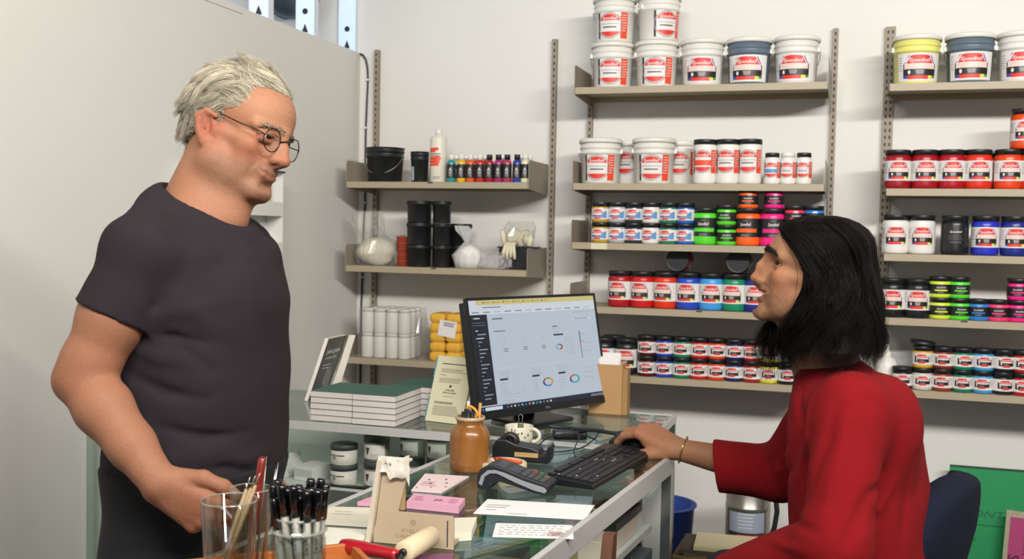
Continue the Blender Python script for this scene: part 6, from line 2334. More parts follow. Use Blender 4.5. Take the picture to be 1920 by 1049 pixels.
# ---------------------------------------------------------------- people: bodies grown as one smooth field each
class Field:
    def __init__(self, lo, hi, res):
        self.lo = np.array(lo, np.float32)
        self.res = res
        self.n = np.ceil((np.array(hi) - np.array(lo)) / res).astype(int) + 1
        self.a = np.full(self.n, 0.25, np.float32)

    def region(self, lo, hi, pad):
        i0 = np.maximum(0, np.floor((np.array(lo) - pad - self.lo) / self.res).astype(int))
        i1 = np.minimum(self.n, np.ceil((np.array(hi) + pad - self.lo) / self.res).astype(int) + 1)
        if np.any(i1 <= i0):
            return None
        ax = [(self.lo[k] + self.res * np.arange(i0[k], i1[k], dtype=np.float32)) for k in range(3)]
        return (slice(i0[0], i1[0]), slice(i0[1], i1[1]), slice(i0[2], i1[2])), ax[0][:, None, None], ax[1][None, :, None], ax[2][None, None, :]

    def blend(self, lo, hi, k, fn, op='+'):
        g = self.region(lo, hi, k + 3 * self.res)
        if g is None:
            return
        sl, X, Y, Z = g
        d = fn(X, Y, Z).astype(np.float32)
        a = self.a[sl]
        if op == '+':
            h = np.maximum(k - np.abs(a - d), 0) / max(k, 1e-6)
            self.a[sl] = np.minimum(a, d) - h * h * k * 0.25
        else:
            d = -d
            h = np.maximum(k - np.abs(a - d), 0) / max(k, 1e-6)
            self.a[sl] = np.maximum(a, d) + h * h * k * 0.25

    def cone(self, p, q, r0, r1, k=0.01, op='+'):
        p, q = np.array(p, float), np.array(q, float)
        b = q - p
        L = max(b @ b, 1e-12)
        R = max(r0, r1)

        def fn(X, Y, Z):
            t = np.clip(((X - p[0]) * b[0] + (Y - p[1]) * b[1] + (Z - p[2]) * b[2]) / L, 0, 1)
            return np.sqrt((X - p[0] - t * b[0]) ** 2 + (Y - p[1] - t * b[1]) ** 2 + (Z - p[2] - t * b[2]) ** 2) - (r0 + (r1 - r0) * t)
        self.blend(np.minimum(p, q) - R, np.maximum(p, q) + R, k, fn, op)

    def chain(self, pts, rs, k=0.01, op='+'):
        for i in range(len(pts) - 1):
            self.cone(pts[i], pts[i + 1], rs[i], rs[i + 1], k, op)

    def ell(self, c, r, k=0.01, M=None, op='+'):
        c, r = np.array(c, float), np.array(r, float)
        M = np.eye(3) if M is None else np.asarray(M)
        R = np.sqrt(((M * r[None, :]) ** 2).sum(1))

        def fn(X, Y, Z):
            x, y, z = X - c[0], Y - c[1], Z - c[2]
            u = [(x * M[0, j] + y * M[1, j] + z * M[2, j]) for j in range(3)]
            k0 = np.sqrt(sum((u[j] / r[j]) ** 2 for j in range(3)))
            k1 = np.sqrt(sum((u[j] / r[j] ** 2) ** 2 for j in range(3))) + 1e-9
            return k0 * (k0 - 1) / k1
        self.blend(c - R, c + R, k, fn, op)

    def loft(self, secs, k=0.01, e=2.3, op='+', off=0.0):
        """secs: (z, cx, cy, a, b, turn) ellipse-like slices, from low to high z"""
        S_ = np.array(sorted(secs, key=lambda s: s[0]), float)
        R = S_[:, 3:5].max() * 1.05 + off
        lo = np.array([S_[:, 1].min() - R, S_[:, 2].min() - R, S_[0, 0]])
        hi = np.array([S_[:, 1].max() + R, S_[:, 2].max() + R, S_[-1, 0]])

        def fn(X, Y, Z):
            z = Z.ravel()
            # smooth interpolation between slices
            c = [np.interp(z, S_[:, 0], S_[:, j]) for j in range(1, 6)]
            ker = np.ones(9) / 9
            c = [np.convolve(np.pad(q, 4, mode='edge'), ker, mode='valid') if len(q) > 9 else q for q in c]
            cx, cy, a, b, tw = [q[None, None, :] for q in c]
            ct, st = np.cos(tw), np.sin(tw)
            x, y = X - cx, Y - cy
            u, v = (x * ct + y * st) / (a + off), (-x * st + y * ct) / (b + off)
            f = (np.abs(u) ** e + np.abs(v) ** e) ** (1 / e)
            d = (f - 1) * np.minimum(a, b)
            dz = np.maximum(S_[0, 0] - Z, Z - S_[-1, 0])
            return np.maximum(d, dz)
        self.blend(lo, hi, k, fn, op)

    def half(self, p, n, k=0.004):
        """keep the side that n points away from"""
        p, n = np.array(p, float), np.array(n, float)
        n = n / np.linalg.norm(n)
        X = (self.lo[0] + self.res * np.arange(self.n[0], dtype=np.float32))[:, None, None]
        Y = (self.lo[1] + self.res * np.arange(self.n[1], dtype=np.float32))[None, :, None]
        Z = (self.lo[2] + self.res * np.arange(self.n[2], dtype=np.float32))[None, None, :]
        d = ((X - p[0]) * n[0] + (Y - p[1]) * n[1] + (Z - p[2]) * n[2]).astype(np.float32)
        self.a = np.maximum(self.a, d)

    def ripple(self, fn):
        X = (self.lo[0] + self.res * np.arange(self.n[0], dtype=np.float32))[:, None, None]
        Y = (self.lo[1] + self.res * np.arange(self.n[1], dtype=np.float32))[None, :, None]
        Z = (self.lo[2] + self.res * np.arange(self.n[2], dtype=np.float32))[None, None, :]
        self.a = self.a + fn(X, Y, Z).astype(np.float32)

    def crease(self, pts, w, amp):
        """shallow valley (amp > 0) or ridge (amp < 0) along a line"""
        pts = [np.array(p, float) for p in pts]
        lo, hi = np.min(pts, 0), np.max(pts, 0)
        g = self.region(lo, hi, 3 * w)
        if g is None:
            return
        sl, X, Y, Z = g
        D = None
        N = len(pts)
        for i in range(N - 1):
            p, b = pts[i], pts[i + 1] - pts[i]
            L = max(b @ b, 1e-12)
            t = np.clip(((X - p[0]) * b[0] + (Y - p[1]) * b[1] + (Z - p[2]) * b[2]) / L, 0, 1)
            d = (X - p[0] - t * b[0]) ** 2 + (Y - p[1] - t * b[1]) ** 2 + (Z - p[2] - t * b[2]) ** 2
            s = (i + t) / (N - 1)
            m = np.exp(-d / w ** 2) * np.sin(np.pi * np.clip(s, 0.06, 0.94)) ** 0.6
            D = m if D is None else np.maximum(D, m)
        self.a[sl] += (amp * D).astype(np.float32)

    def cut_end(self, p, n, axis0, rad_):
        """remove what lies past the plane (p, n) within rad_ of the line through axis0 along n"""
        p, n, a0 = np.array(p, float), np.array(n, float), np.array(axis0, float)
        n = n / np.linalg.norm(n)
        g = self.region(p - rad_ * 1.6, p + rad_ * 1.6, 0)
        sl, X, Y, Z = g
        h = (X - p[0]) * n[0] + (Y - p[1]) * n[1] + (Z - p[2]) * n[2]
        q2 = (X - p[0]) ** 2 + (Y - p[1]) ** 2 + (Z - p[2]) ** 2 - h ** 2
        self.a[sl] = np.where(q2 < rad_ ** 2, np.maximum(self.a[sl], h), self.a[sl]).astype(np.float32)

    def surface(self, smooth=2):
        """surface nets"""
        a = self.a
        ins = a < 0
        nx, ny, nz = a.shape
        c = np.zeros((nx - 1, ny - 1, nz - 1), np.int8)
        for i in (0, 1):
            for j in (0, 1):
                for k in (0, 1):
                    c += ins[i:nx - 1 + i, j:ny - 1 + j, k:nz - 1 + k]
        cells = np.argwhere((c > 0) & (c < 8))
        idx = np.full(c.shape, -1, np.int32)
        idx[tuple(cells.T)] = np.arange(len(cells))
        P = np.zeros((len(cells), 3))
        cnt = np.zeros(len(cells))
        co = [(i, j, k) for i in (0, 1) for j in (0, 1) for k in (0, 1)]
        val = {o: a[cells[:, 0] + o[0], cells[:, 1] + o[1], cells[:, 2] + o[2]] for o in co}
        for o in co:
            for ax in range(3):
                if o[ax] == 0:
                    q = list(o)
                    q[ax] = 1
                    va, vb = val[o], val[tuple(q)]
                    m = (va < 0) != (vb < 0)
                    t = np.where(m, va / np.where(m, va - vb, 1), 0)
                    pt = np.zeros((len(cells), 3))
                    pt[:] = o
                    pt[:, ax] = t
                    P[m] += pt[m]
                    cnt[m] += 1
        P = cells + P / cnt[:, None]
        faces = []
        for ax in range(3):
            s0 = [slice(None)] * 3
            s1 = [slice(None)] * 3
            s0[ax], s1[ax] = slice(0, -1), slice(1, None)
            A_, B_ = ins[tuple(s0)], ins[tuple(s1)]
            for flip, m in ((False, A_ & ~B_), (True, ~A_ & B_)):
                e = np.argwhere(m)
                o1, o2 = [(1, 2), (2, 0), (0, 1)][ax]
                ok = (e[:, o1] > 0) & (e[:, o2] > 0) & (e[:, o1] < c.shape[o1]) & (e[:, o2] < c.shape[o2])
                e = e[ok]
                q = []
                for (d1, d2) in ((-1, -1), (0, -1), (0, 0), (-1, 0)):
                    f = e.copy()
                    f[:, o1] += d1
                    f[:, o2] += d2
                    q.append(idx[f[:, 0], f[:, 1], f[:, 2]])
                q = np.stack(q, 1)
                if flip:
                    q = q[:, ::-1]
                faces.append(q[(q >= 0).all(1)])
        Fc = np.concatenate(faces)
        V = self.lo + P * self.res
        # relax
        E = np.concatenate([Fc[:, [0, 1]], Fc[:, [1, 2]], Fc[:, [2, 3]], Fc[:, [3, 0]]])
        E = np.concatenate([E, E[:, ::-1]])
        deg = np.bincount(E[:, 0], minlength=len(V)).astype(float)
        for s in range(smooth):
            for lam in (0.5, -0.48):
                acc = np.stack([np.bincount(E[:, 0], V[E[:, 1], k], minlength=len(V)) for k in range(3)], 1)
                V = V + lam * (acc / np.maximum(deg, 1)[:, None] - V)
        return V, Fc


def np_mesh(name, V, Fq, mats, parent=None, col=None, attr='tone', smooth=True):
    me = bpy.data.meshes.new(name)
    k = Fq.shape[1]
    me.vertices.add(len(V))
    off = np.array(parent.location) if parent is not None else 0
    me.vertices.foreach_set('co', np.ascontiguousarray(V - off, np.float32).ravel())
    me.loops.add(Fq.size)
    me.loops.foreach_set('vertex_index', np.ascontiguousarray(Fq, np.int32).ravel())
    me.polygons.add(len(Fq))
    me.polygons.foreach_set('loop_start', np.arange(0, Fq.size, k, dtype=np.int32))
    me.polygons.foreach_set('use_smooth', np.full(len(Fq), smooth))
    me.update(calc_edges=True)
    me.validate()
    if col is not None:
        at_ = me.attributes.new(attr, 'FLOAT_COLOR', 'POINT')
        c4 = np.ones((len(V), 4), np.float32)
        c4[:, :3] = col
        at_.data.foreach_set('color', c4.ravel())
    for m in (mats if isinstance(mats, (list, tuple)) else [mats]):
        me.materials.append(m)
    o = bpy.data.objects.new(name, me)
    COL.objects.link(o)
    if parent is not None:
        o.parent = parent
    return o


class Frame:
    """head or hand axes in the room"""
    def __init__(self, o, x, up, s=1.0):
        x = np.array(x, float)
        x /= np.linalg.norm(x)
        up = np.array(up, float)
        z = up - x * (up @ x)
        z /= np.linalg.norm(z)
        self.M = np.stack([x, np.cross(z, x), z], 1)
        self.o, self.s = np.array(o, float), s

    def __call__(self, p):
        return self.o + self.M @ (np.array(p, float) * self.s)

    def loc(self, P):
        return ((P - self.o) @ self.M) / self.s


def head(f, T, g=None):
    """skull, jaw, nose, sockets, lips and ears into field f; g overrides features"""
    G = dict(nose=0.113, nz=-0.040, bridge=0.092, jaw=0.052, chin=(0.079, -0.101), smile=0.0, cheek=0.0, open=0.0, fat=0.0, bump=0.0, occ=0.0, fore=0.0, crown=0.0,
             browx=0.0875, lipx=0.0955, mc=(0.079, 0.0265), ears=True, tip=0.0105, lipr=1.0, ey=0.0310, ex=0.0695, lat=0.0, slit=0.0043, fold=1.0)
    G.update(g or {})
    s, M = T.s, T.M

    def E(c, r, k, R=None, op='+'):
        f.ell(T(c), np.array(r) * s, k * s, M if R is None else M @ R, op)

    def C(p, q, r0, r1, k, op='+'):
        f.cone(T(p), T(q), r0 * s, r1 * s, k * s, op)
    E((-0.006 - G['occ'], 0, 0.036 - G['crown'] * 0.3), (0.098 + G['occ'], 0.076, 0.082 - G['crown'] * 0.7), 0.01)
    E((0.038 - G['fore'], 0, 0.036 - G['crown'] * 0.3), (0.054, 0.062, 0.052), 0.02)
    E((0.036, 0, -0.036), (0.053, 0.056, 0.060), 0.014)
    fat = G['fat']
    for q in (1, -1):
        E((0.050, q * 0.043, -0.030), (0.022 + G['cheek'], 0.018, 0.017), 0.014)
        C((0.060, q * 0.047, -0.020), (0.004, q * 0.064, -0.016), 0.010, 0.008, 0.014)
        C((0.002, q * (G['jaw']), -0.068), (0.068, q * 0.016, -0.101), 0.018 + fat, 0.016 + fat * .5, 0.016)
        C((0.000, q * 0.055, -0.020), (0.002, q * G['jaw'], -0.068), 0.016, 0.018 + fat, 0.02)
        E((0.040, q * 0.038, -0.065), (0.026, 0.013 + fat, 0.028), 0.016)
    cx, cz = G['chin']
    E((cx, 0, cz), (0.018, 0.023, 0.0165), 0.016)
    E((G['lipx'] - 0.0275, 0, -0.066), (0.029, 0.031, 0.029), 0.014)
    bw_ = G['browx']
    for q in (1, -1):
        C((bw_, q * 0.008, 0.0145), (0.066, q * 0.050, 0.012), 0.0105, 0.009, 0.012)
    for q in (1, -1):
        E((G['ex'] + 0.0235, q * (0.034 + G['lat']), -0.005), (0.020, 0.0165 + G['lat'], 0.0125), 0.012, op='-')
    # nose
    nx, nz, tp = G['nose'], G['nz'], G['tip']
    bx = G['bridge']
    C((bx - 0.001, 0, 0.010), (bx + (nx - bx) * 0.45 + G['bump'], 0, nz * 0.45), 0.0072, 0.0078, 0.012)
    C((bx + (nx - bx) * 0.45 + G['bump'], 0, nz * 0.45), (nx - 0.004, 0, nz), 0.0078, tp * 0.92, 0.010)
    for q in (1, -1):
        C((bx - 0.010, q * 0.006, 0.004), (nx - 0.020, q * 0.010, nz), 0.007, 0.010, 0.012)
    E((nx - 0.002, 0, nz - 0.0005), (tp, tp, tp * 0.9), 0.008)
    for q in (1, -1):
        E((nx - 0.0165, q * 0.0132, nz - 0.002), (0.0120, 0.0062, 0.0080), 0.006)
        E((nx - 0.011, q * 0.0065, nz - 0.0118), (0.0062, 0.0030, 0.0030), 0.003, op='-')
        f.crease([T(c) for c in ((nx - 0.026, q * 0.0165, nz + 0.007), (nx - 0.029, q * 0.0175, nz - 0.002), (nx - 0.025, q * 0.0155, nz - 0.010))], 0.0035 * s, 0.0024)
    E((nx - 0.018, 0, nz - 0.011), (0.012, 0.006, 0.007), 0.01)
    # eyes: lids over the ball with a slit
    for q in (1, -1):
        E((G['ex'], q * G['ey'], -0.0035), (0.0152, 0.0152, 0.0140), 0.005)
        E((G['ex'] + 0.013 - G['lat'], q * (G['ey'] + 0.0012 + G['lat']), -0.0040), (0.012, 0.0128 + G['lat'], G['slit']), 0.0025, op='-')
        C((G['ex'] + 0.012, q * 0.021, 0.0040), (G['ex'] + 0.002, q * 0.0455, 0.0015), 0.0038, 0.0034, 0.005)
        C((G['ex'] + 0.011, q * 0.023, -0.0108), (G['ex'] + 0.002, q * 0.0445, -0.0095), 0.0030, 0.003, 0.007)
        f.crease([T(c) for c in ((0.080, q * 0.022, 0.0075), (0.077, q * 0.034, 0.0095), (0.067, q * 0.048, 0.0065))], 0.0026 * s, 0.0014)
        f.crease([T(c) for c in ((0.082, q * 0.022, -0.014), (0.077, q * 0.034, -0.0175), (0.068, q * 0.046, -0.0155))], 0.0035 * s, 0.0012)
    # mouth
    up = G['smile']
    op_ = G['open']
    lx = G['lipx']
    mx, my = G['mc']

    def sx(y, z):
        for x in np.arange(0.13, 0.0, -0.0008):
            i = np.round((T((x, y, z)) - f.lo) / f.res).astype(int)
            if f.a[tuple(i)] < 0:
                return x
        return 0.0
    mx = sx(my, -0.0675 + up) - 0.0015
    mid = (sx(my * 0.6, -0.067 + up * 0.4) + 0.0012, my * 0.60)
    lr = G['lipr']
    fk = G['fold']
    for q in (1, -1):
        C((lx, q * 0.003, -0.0635), (mid[0], q * mid[1], -0.0645 + up * 0.35), 0.0056 * lr, 0.0046 * lr, 0.006)
        C((mid[0], q * mid[1], -0.0645 + up * 0.35), (mx, q * my, -0.0675 + up), 0.0046 * lr, 0.0026 * lr, 0.006)
        C((lx - 0.002, 0, -0.0755 - op_), (mid[0] - 0.001, q * mid[1], -0.0740 - op_ * 0.7 + up * 0.35), 0.0064 * lr, 0.0052 * lr, 0.006)
        C((mid[0] - 0.001, q * mid[1], -0.0740 - op_ * 0.7 + up * 0.35), (mx, q * my, -0.0690 + up), 0.0052 * lr, 0.0026 * lr, 0.006)
    for q in (1, -1):
        if op_ > 0:
            C((lx - 0.001, 0, -0.0693 - op_ * 0.45), (mid[0], q * mid[1], -0.0690 - op_ * 0.4 + up * 0.35), op_ * 0.75, op_ * 0.62, 0.002, '-')
            C((mid[0], q * mid[1], -0.0690 - op_ * 0.4 + up * 0.35), (mx + 0.003, q * my, -0.0683 + up), op_ * 0.62, 0.0008, 0.002, '-')
        f.crease([T(c) for c in ((lx + 0.004, 0, -0.0692), (mid[0] + 0.004, q * mid[1], -0.0690 + up * 0.35), (mx + 0.003, q * (my + 0.001), -0.0683 + up), (mx - 0.004, q * (my + 0.003), -0.0675 + up * 1.3))], 0.0022 * s, 0.0030)
        f.crease([T(c) for c in ((nx - 0.024, q * 0.019, nz - 0.004), (mx + 0.006, q * (my + 0.004), (nz - 0.066) / 2), (mx - 0.002, q * (my + 0.009), -0.066 + up * 0.5), (mx - 0.006, q * (my + 0.008), -0.080))], 0.0045 * s, (0.0012 + 0.2 * up) * fk)
    E((lx, 0, -0.0885 - op_), (0.008, 0.018, 0.0055), 0.012, op='-')
    # ears
    for q in (1, -1) if G['ears'] else ():
        R = rotm('Z', q * rad(-30)) @ rotm('Y', rad(-12))
        E((-0.018, q * 0.0785, -0.018), (0.0180, 0.0080, 0.0305), 0.005, R)
        E((-0.0130, q * 0.0870, -0.014), (0.0125, 0.0115, 0.0205), 0.002, R, '-')
        C((-0.004, q * 0.0775, 0.007), (-0.022, q * 0.0845, 0.0125), 0.0050, 0.0050, 0.003)
        C((-0.022, q * 0.0845, 0.0125), (-0.036, q * 0.0885, -0.001), 0.0050, 0.0050, 0.003)
        C((-0.036, q * 0.0885, -0.001), (-0.030, q * 0.084, -0.026), 0.0045, 0.0042, 0.003)
        C((-0.024, q * 0.083, 0.006), (-0.018, q * 0.080, -0.018), 0.0028, 0.003, 0.004)
        E((0.0, q * 0.073, -0.019), (0.006, 0.0045, 0.008), 0.005, R)
        E((-0.010, q * 0.0765, -0.042), (0.0095, 0.006, 0.010), 0.006, R)


def hand(f, T, side, curls, thumb, spread=(0.10, 0.02, -0.06, -0.14), s=1.0):
    """wrist at the origin, fingers along +x, thumb on side * y, back of the hand +z"""
    kn = [(0.088, 0.025, 0.002), (0.091, 0.006, 0.004), (0.086, -0.013, 0.002), (0.077, -0.030, -0.002)]
    ln = [(0.043, 0.026, 0.021), (0.047, 0.029, 0.022), (0.043, 0.027, 0.021), (0.034, 0.020, 0.019)]
    rd = [(0.0105, 0.0092, 0.0084, 0.0074), (0.0107, 0.0094, 0.0086, 0.0075), (0.0102, 0.009, 0.0082, 0.0072), (0.009, 0.008, 0.0073, 0.0064)]
    W_ = lambda p: T(np.array([p[0], side * p[1], p[2]]) * s)
    for i in range(4):
        k = kn[i]
        f.cone(W_((0.0, k[1] * 0.55, 0.0)), W_(k), 0.0175 * s, 0.0122 * s, 0.012)
        f.ell(W_((k[0], k[1], k[2] + 0.002)), np.array([0.011, 0.010, 0.010]) * s, 0.008, T.M)
        p = np.array(k, float)
        ang = 0.0
        for j in range(3):
            ang += curls[i][j]
            d = np.array([math.cos(ang) * math.cos(spread[i]), math.sin(spread[i]) * math.cos(ang), -math.sin(ang)])
            q = p + d * ln[i][j]
            f.cone(W_(p), W_(q), rd[i][j] * s, rd[i][j + 1] * s, 0.003)
            p = q
    f.ell(W_((0.045, 0.018, -0.012)), np.array([0.034, 0.018, 0.013]) * s, 0.012, T.M)
    f.ell(W_((0.042, -0.022, -0.010)), np.array([0.036, 0.013, 0.012]) * s, 0.012, T.M)
    th = [np.array(q, float) for q in thumb]
    f.chain([W_(q) for q in th], [r * s for r in (0.0165, 0.0125, 0.0108, 0.0085)[:len(th)]], 0.006)


def blendc(col, m, c):
    m = np.clip(m, 0, 1)[:, None]
    return col * (1 - m) + np.array(c) * m


def gs(d, w):
    return np.exp(-(d / w) ** 2)


def skin_tones(V, T, base, red, pale, lip, stub, stub_amt, arm=None, rs=5, eye=(0.0695, 0.031, 0.0043)):
    """complexion by place on the head: cheeks, nose, ears, lips, beard shade"""
    L = T.loc(V)
    x, y, z = L.T
    r = np.random.default_rng(rs)
    col = np.tile(np.array(base), (len(V), 1))
    hd = (z > -0.16) & (np.abs(y) < 0.1) & (np.abs(x) < 0.14)
    h = hd.astype(float)
    ya = np.abs(y)
    col = blendc(col, h * 0.55 * gs(np.sqrt((x - 0.065) ** 2 + (ya - 0.045) ** 2 + (z + 0.036) ** 2), 0.026), red)
    col = blendc(col, h * 0.6 * gs(np.sqrt((x - 0.115) ** 2 + y ** 2 + (z + 0.040) ** 2), 0.018), red)
    col = blendc(col, h * 0.75 * (ya > 0.068) * gs(np.sqrt((x + 0.012) ** 2 + (z + 0.014) ** 2), 0.032), red)
    col = blendc(col, h * 0.35 * gs(np.sqrt((x - 0.08) ** 2 + (z - 0.045) ** 2), 0.04), pale)
    n = np.sin(V[:, 0] * 310 + 1) * np.sin(V[:, 1] * 290 + 2) * np.sin(V[:, 2] * 330)
    b = (z < -0.045) & (z > -0.135) & (x > -0.012)
    bz = np.clip((-0.046 - z) / 0.018, 0, 1) * np.clip((0.135 + z) / 0.03, 0, 1) * np.clip((x + 0.012) / 0.03, 0, 1) * np.clip((0.02 - (z + 0.045)) / 0.02, 0, 1)
    mous = h * ((z < -0.046) & (z > -0.064) & (ya < 0.03) & (x > 0.075))
    col = blendc(col, h * b * bz * stub_amt * (0.75 + 0.25 * n), stub)
    col = blendc(col, mous * stub_amt * 0.5, stub)
    ex_, ey_, sl_ = eye
    le = np.sqrt(((ya - ey_ - 0.0022) / 0.0142) ** 2 + ((z + 0.0040) / (sl_ + 0.0003)) ** 2)
    col = blendc(col, 0.75 * h * (x > ex_ - 0.004) * np.exp(-((le - 1.12) / 0.2) ** 2) * (z > -0.0075), lin('#2e1d16'))
    col = blendc(col, 0.30 * h * (x > ex_ - 0.01) * np.exp(-((le - 1.5) / 0.9) ** 2), red)
    lipm = 0.75 * h * (ya < 0.025) * (x > 0.078) * gs(z + 0.0690, 0.0092 - 0.0) * np.clip((0.028 - ya) / 0.008, 0, 1)
    col = blendc(col, 0.8 * lipm * ((z > -0.083) & (z < -0.0575)), lip)
    return col


def strands(paths, radii, cols, n=3):
    """many tapered hair strands as one mesh: paths (S, K, 3)"""
    P = np.asarray(paths, np.float32)
    S_, K, _ = P.shape
    Tn = np.gradient(P, axis=1)
    Tn /= np.linalg.norm(Tn, axis=2, keepdims=True) + 1e-9
    ref = np.where(np.abs(Tn[..., 2:3]) < 0.9, np.array([0, 0, 1.0]), np.array([1.0, 0, 0]))
    U = np.cross(Tn, ref)
    U /= np.linalg.norm(U, axis=2, keepdims=True) + 1e-9
    Wv = np.cross(Tn, U)
    tap = np.concatenate([np.linspace(0.8, 1.0, K // 2), np.linspace(1.0, 0.12, K - K // 2)])
    R = np.asarray(radii)[:, None, None] * tap[None, :, None]
    rings = [P + R * (math.cos(2 * math.pi * k / n) * U + math.sin(2 * math.pi * k / n) * Wv) for k in range(n)]
    V = np.stack(rings, 2).reshape(-1, 3)
    base = (np.arange(S_)[:, None, None] * K + np.arange(K - 1)[None, :, None]) * n
    k = np.arange(n)[None, None, :]
    k2 = (k + 1) % n
    F = np.stack([base + k, base + k2, base + n + k2, base + n + k], -1).reshape(-1, 4)
    C = np.repeat(np.asarray(cols)[:, None, :], K * n, 1).reshape(-1, 3)
    return V, F, C
# ================================================================ standing man
ZC1 = 1.95
f1 = np.array([0.994, -0.11, 0])
f1 /= np.linalg.norm(f1)
pit1 = rad(-11)
x1_ = f1 * math.cos(pit1) + np.array([0, 0, math.sin(pit1)])
T1h = Frame((0, 0, 0), x1_, (0.0, 0.20, 0.98), 0.985)
T1h.o = at(509, 263, ZC1 - 0.06) - T1h((0.095, -0.0345, -0.008))
cy1 = 1.694


def Q1(u, v, y):
    return on_y(u, v, y)


def sec1(v, u, a, b, tw=0.0):
    p = on_y(u, v, cy1)
    return (p[2], p[0], p[1], a, b, tw)


torso1 = [sec1(405, 386, .045, .07), sec1(420, 384, .062, .135), sec1(445, 384, .092, .178), sec1(470, 379, .115, .19), sec1(500, 372, .128, .192), sec1(564, 376, .145, .192), sec1(640, 373, .142, .182),
          sec1(735, 374, .145, .178), sec1(800, 374, .147, .18), sec1(860, 371, .148, .183), sec1(905, 368, .138, .178), sec1(960, 364, .128, .172), sec1(1030, 360, .118, .165)]
shR, elR, wrR = on_y(270, 474, 1.525), on_y(155, 712, 1.47), on_y(298, 905, 1.45)
shL, elL, wrL = on_y(450, 470, 1.875), on_y(436, 700, 1.93), on_y(462, 900, 1.92)
f = Field((-1.62, 1.20, 0.86), (-0.72, 2.14, 1.87), 0.0028)
head(f, T1h, dict(nose=0.112, nz=-0.036, occ=0.008, fore=0.004, bridge=0.093, mc=(0.074, 0.031), lipx=0.0905, lipr=0.3, fold=0.7, ex=0.0730, ey=0.0295, slit=0.0036,  jaw=0.055, smile=0.008, cheek=0.003, fat=0.005, chin=(0.074, -0.100)))
for q in (1, -1):
    for pts in ([(0.066, .052, -.002), (0.055, .060, .004)], [(0.066, .052, -.006), (0.054, .060, -.006)], [(0.065, .051, -.010), (0.055, .058, -.016)], [(0.080, .026, -.020), (0.072, .042, -.024), (0.064, .050, -.022)]):
        f.crease([T1h((a_, q * b_, c_)) for a_, b_, c_ in pts], 0.0032, 0.0016)
for z_ in (0.040, 0.052, 0.064):
    f.crease([T1h((0.094 - 2.2 * y_ * y_ * 6 - (z_ - .04) * .25, y_, z_ + 0.3 * abs(y_) * .1)) for y_ in np.linspace(-.04, .04, 7)], 0.0035, 0.0008)
nk = T1h((-0.02, 0, -0.065))
nb = on_y(383, 405, cy1)
f.cone(nk, nb, 0.060, 0.074, 0.03)
f.cone(T1h((-0.045, 0, -0.05)), nb + np.array([-0.035, 0, 0.0]), 0.045, 0.05, 0.03)
f.cone(T1h((0.022, 0, -0.085)), nb + np.array([0.045, 0, 0.0]), 0.032, 0.04, 0.02)
for e_ in (shR, shL):
    f.cone(nb + np.array([-0.01, 0, -0.02]), e_ + np.array([0, 0, 0.0]), 0.052, 0.044, 0.04)
f.loft([(s[0], s[1], s[2], s[3] - 0.022, s[4] - 0.022, s[5]) for s in torso1 if s[0] > 0.93], 0.03)
for (a_, b_, c_) in ((shR, elR, wrR), (shL, elL, wrL)):
    m_ = a_ * 0.5 + b_ * 0.5
    f.chain([a_, m_, a_ * 0.12 + b_ * 0.88, b_], [0.049, 0.0545, 0.046, 0.043], 0.02)
    q_ = b_ * 0.72 + c_ * 0.28
    f.chain([b_, q_, b_ * 0.35 + c_ * 0.65, c_], [0.042, 0.0455, 0.037, 0.029], 0.015)
f.ell(elR + np.array([-0.026, -0.004, -0.004]), (0.02, 0.02, 0.024), 0.02)
# right hand pushed into the trouser pocket: fingers forward and down along the hip
hx = on_y(385, 962, 1.474) - wrR
Thr = Frame(wrR + hx / np.linalg.norm(hx) * 0.004, hx, (-0.25, -0.95, 0.15), 1.0)
hand(f, Thr, 1, [(0.75, 0.6, 0.4), (0.8, 0.6, 0.4), (0.85, 0.6, 0.4), (0.9, 0.6, 0.4)],
     [(0.012, 0.018, -0.006), (0.050, 0.045, -0.004), (0.083, 0.050, -0.008), (0.108, 0.046, -0.014)], s=1.03)
hx2 = on_y(505, 945, 1.925) - wrL
Thl = Frame(wrL + hx2 / np.linalg.norm(hx2) * 0.004, hx2, (-0.25, 0.95, 0.15), 1.0)
hand(f, Thl, -1, [(0.25, 0.45, 0.4)] * 4, [(0.012, 0.018, -0.006), (0.050, 0.045, -0.004), (0.083, 0.050, -0.008), (0.108, 0.046, -0.014)], s=1.0)
V, Fc = f.surface(2)
man1 = thing('person', 'standing grey haired person in a charcoal t-shirt and round glasses, hand in pocket', 'person', (cx_ := float(nb[0]), cy1, 0.0))
skin1 = skin_tones(V, T1h, lin('#9c6c52'), lin('#985440'), lin('#ad8060'), lin('#8c5646'), lin('#6a5546'), 0.5, eye=(0.0730, 0.0295, 0.0036))
# forearm hair tone and knuckles
dw = np.linalg.norm(V - Thr((0.09, 0.0, 0.0)), axis=1)
skin1 = blendc(skin1, 0.45 * gs(dw, 0.05), lin('#8c4c35'))
skin1 = blendc(skin1, 0.5 * gs(np.linalg.norm(V - elR, axis=1), 0.05), lin('#905039'))
L = T1h.loc(V)
# brows as part of the complexion under the brow hairs
bw = gs((L[:, 2] - 0.0175 + 0.10 * (np.abs(L[:, 1]) - 0.03) * (np.abs(L[:, 1]) > 0.03)), 0.005) * (np.abs(L[:, 1]) > 0.012) * (np.abs(L[:, 1]) < 0.052) * (L[:, 0] > 0.055)
skin1 = blendc(skin1, 0.45 * bw, lin('#7a604c'))
o = np_mesh('body', V, Fc, vcol('skin_weathered', 'tone', 0.6, 0.10, 0.25, 0.35, 260), man1, skin1)

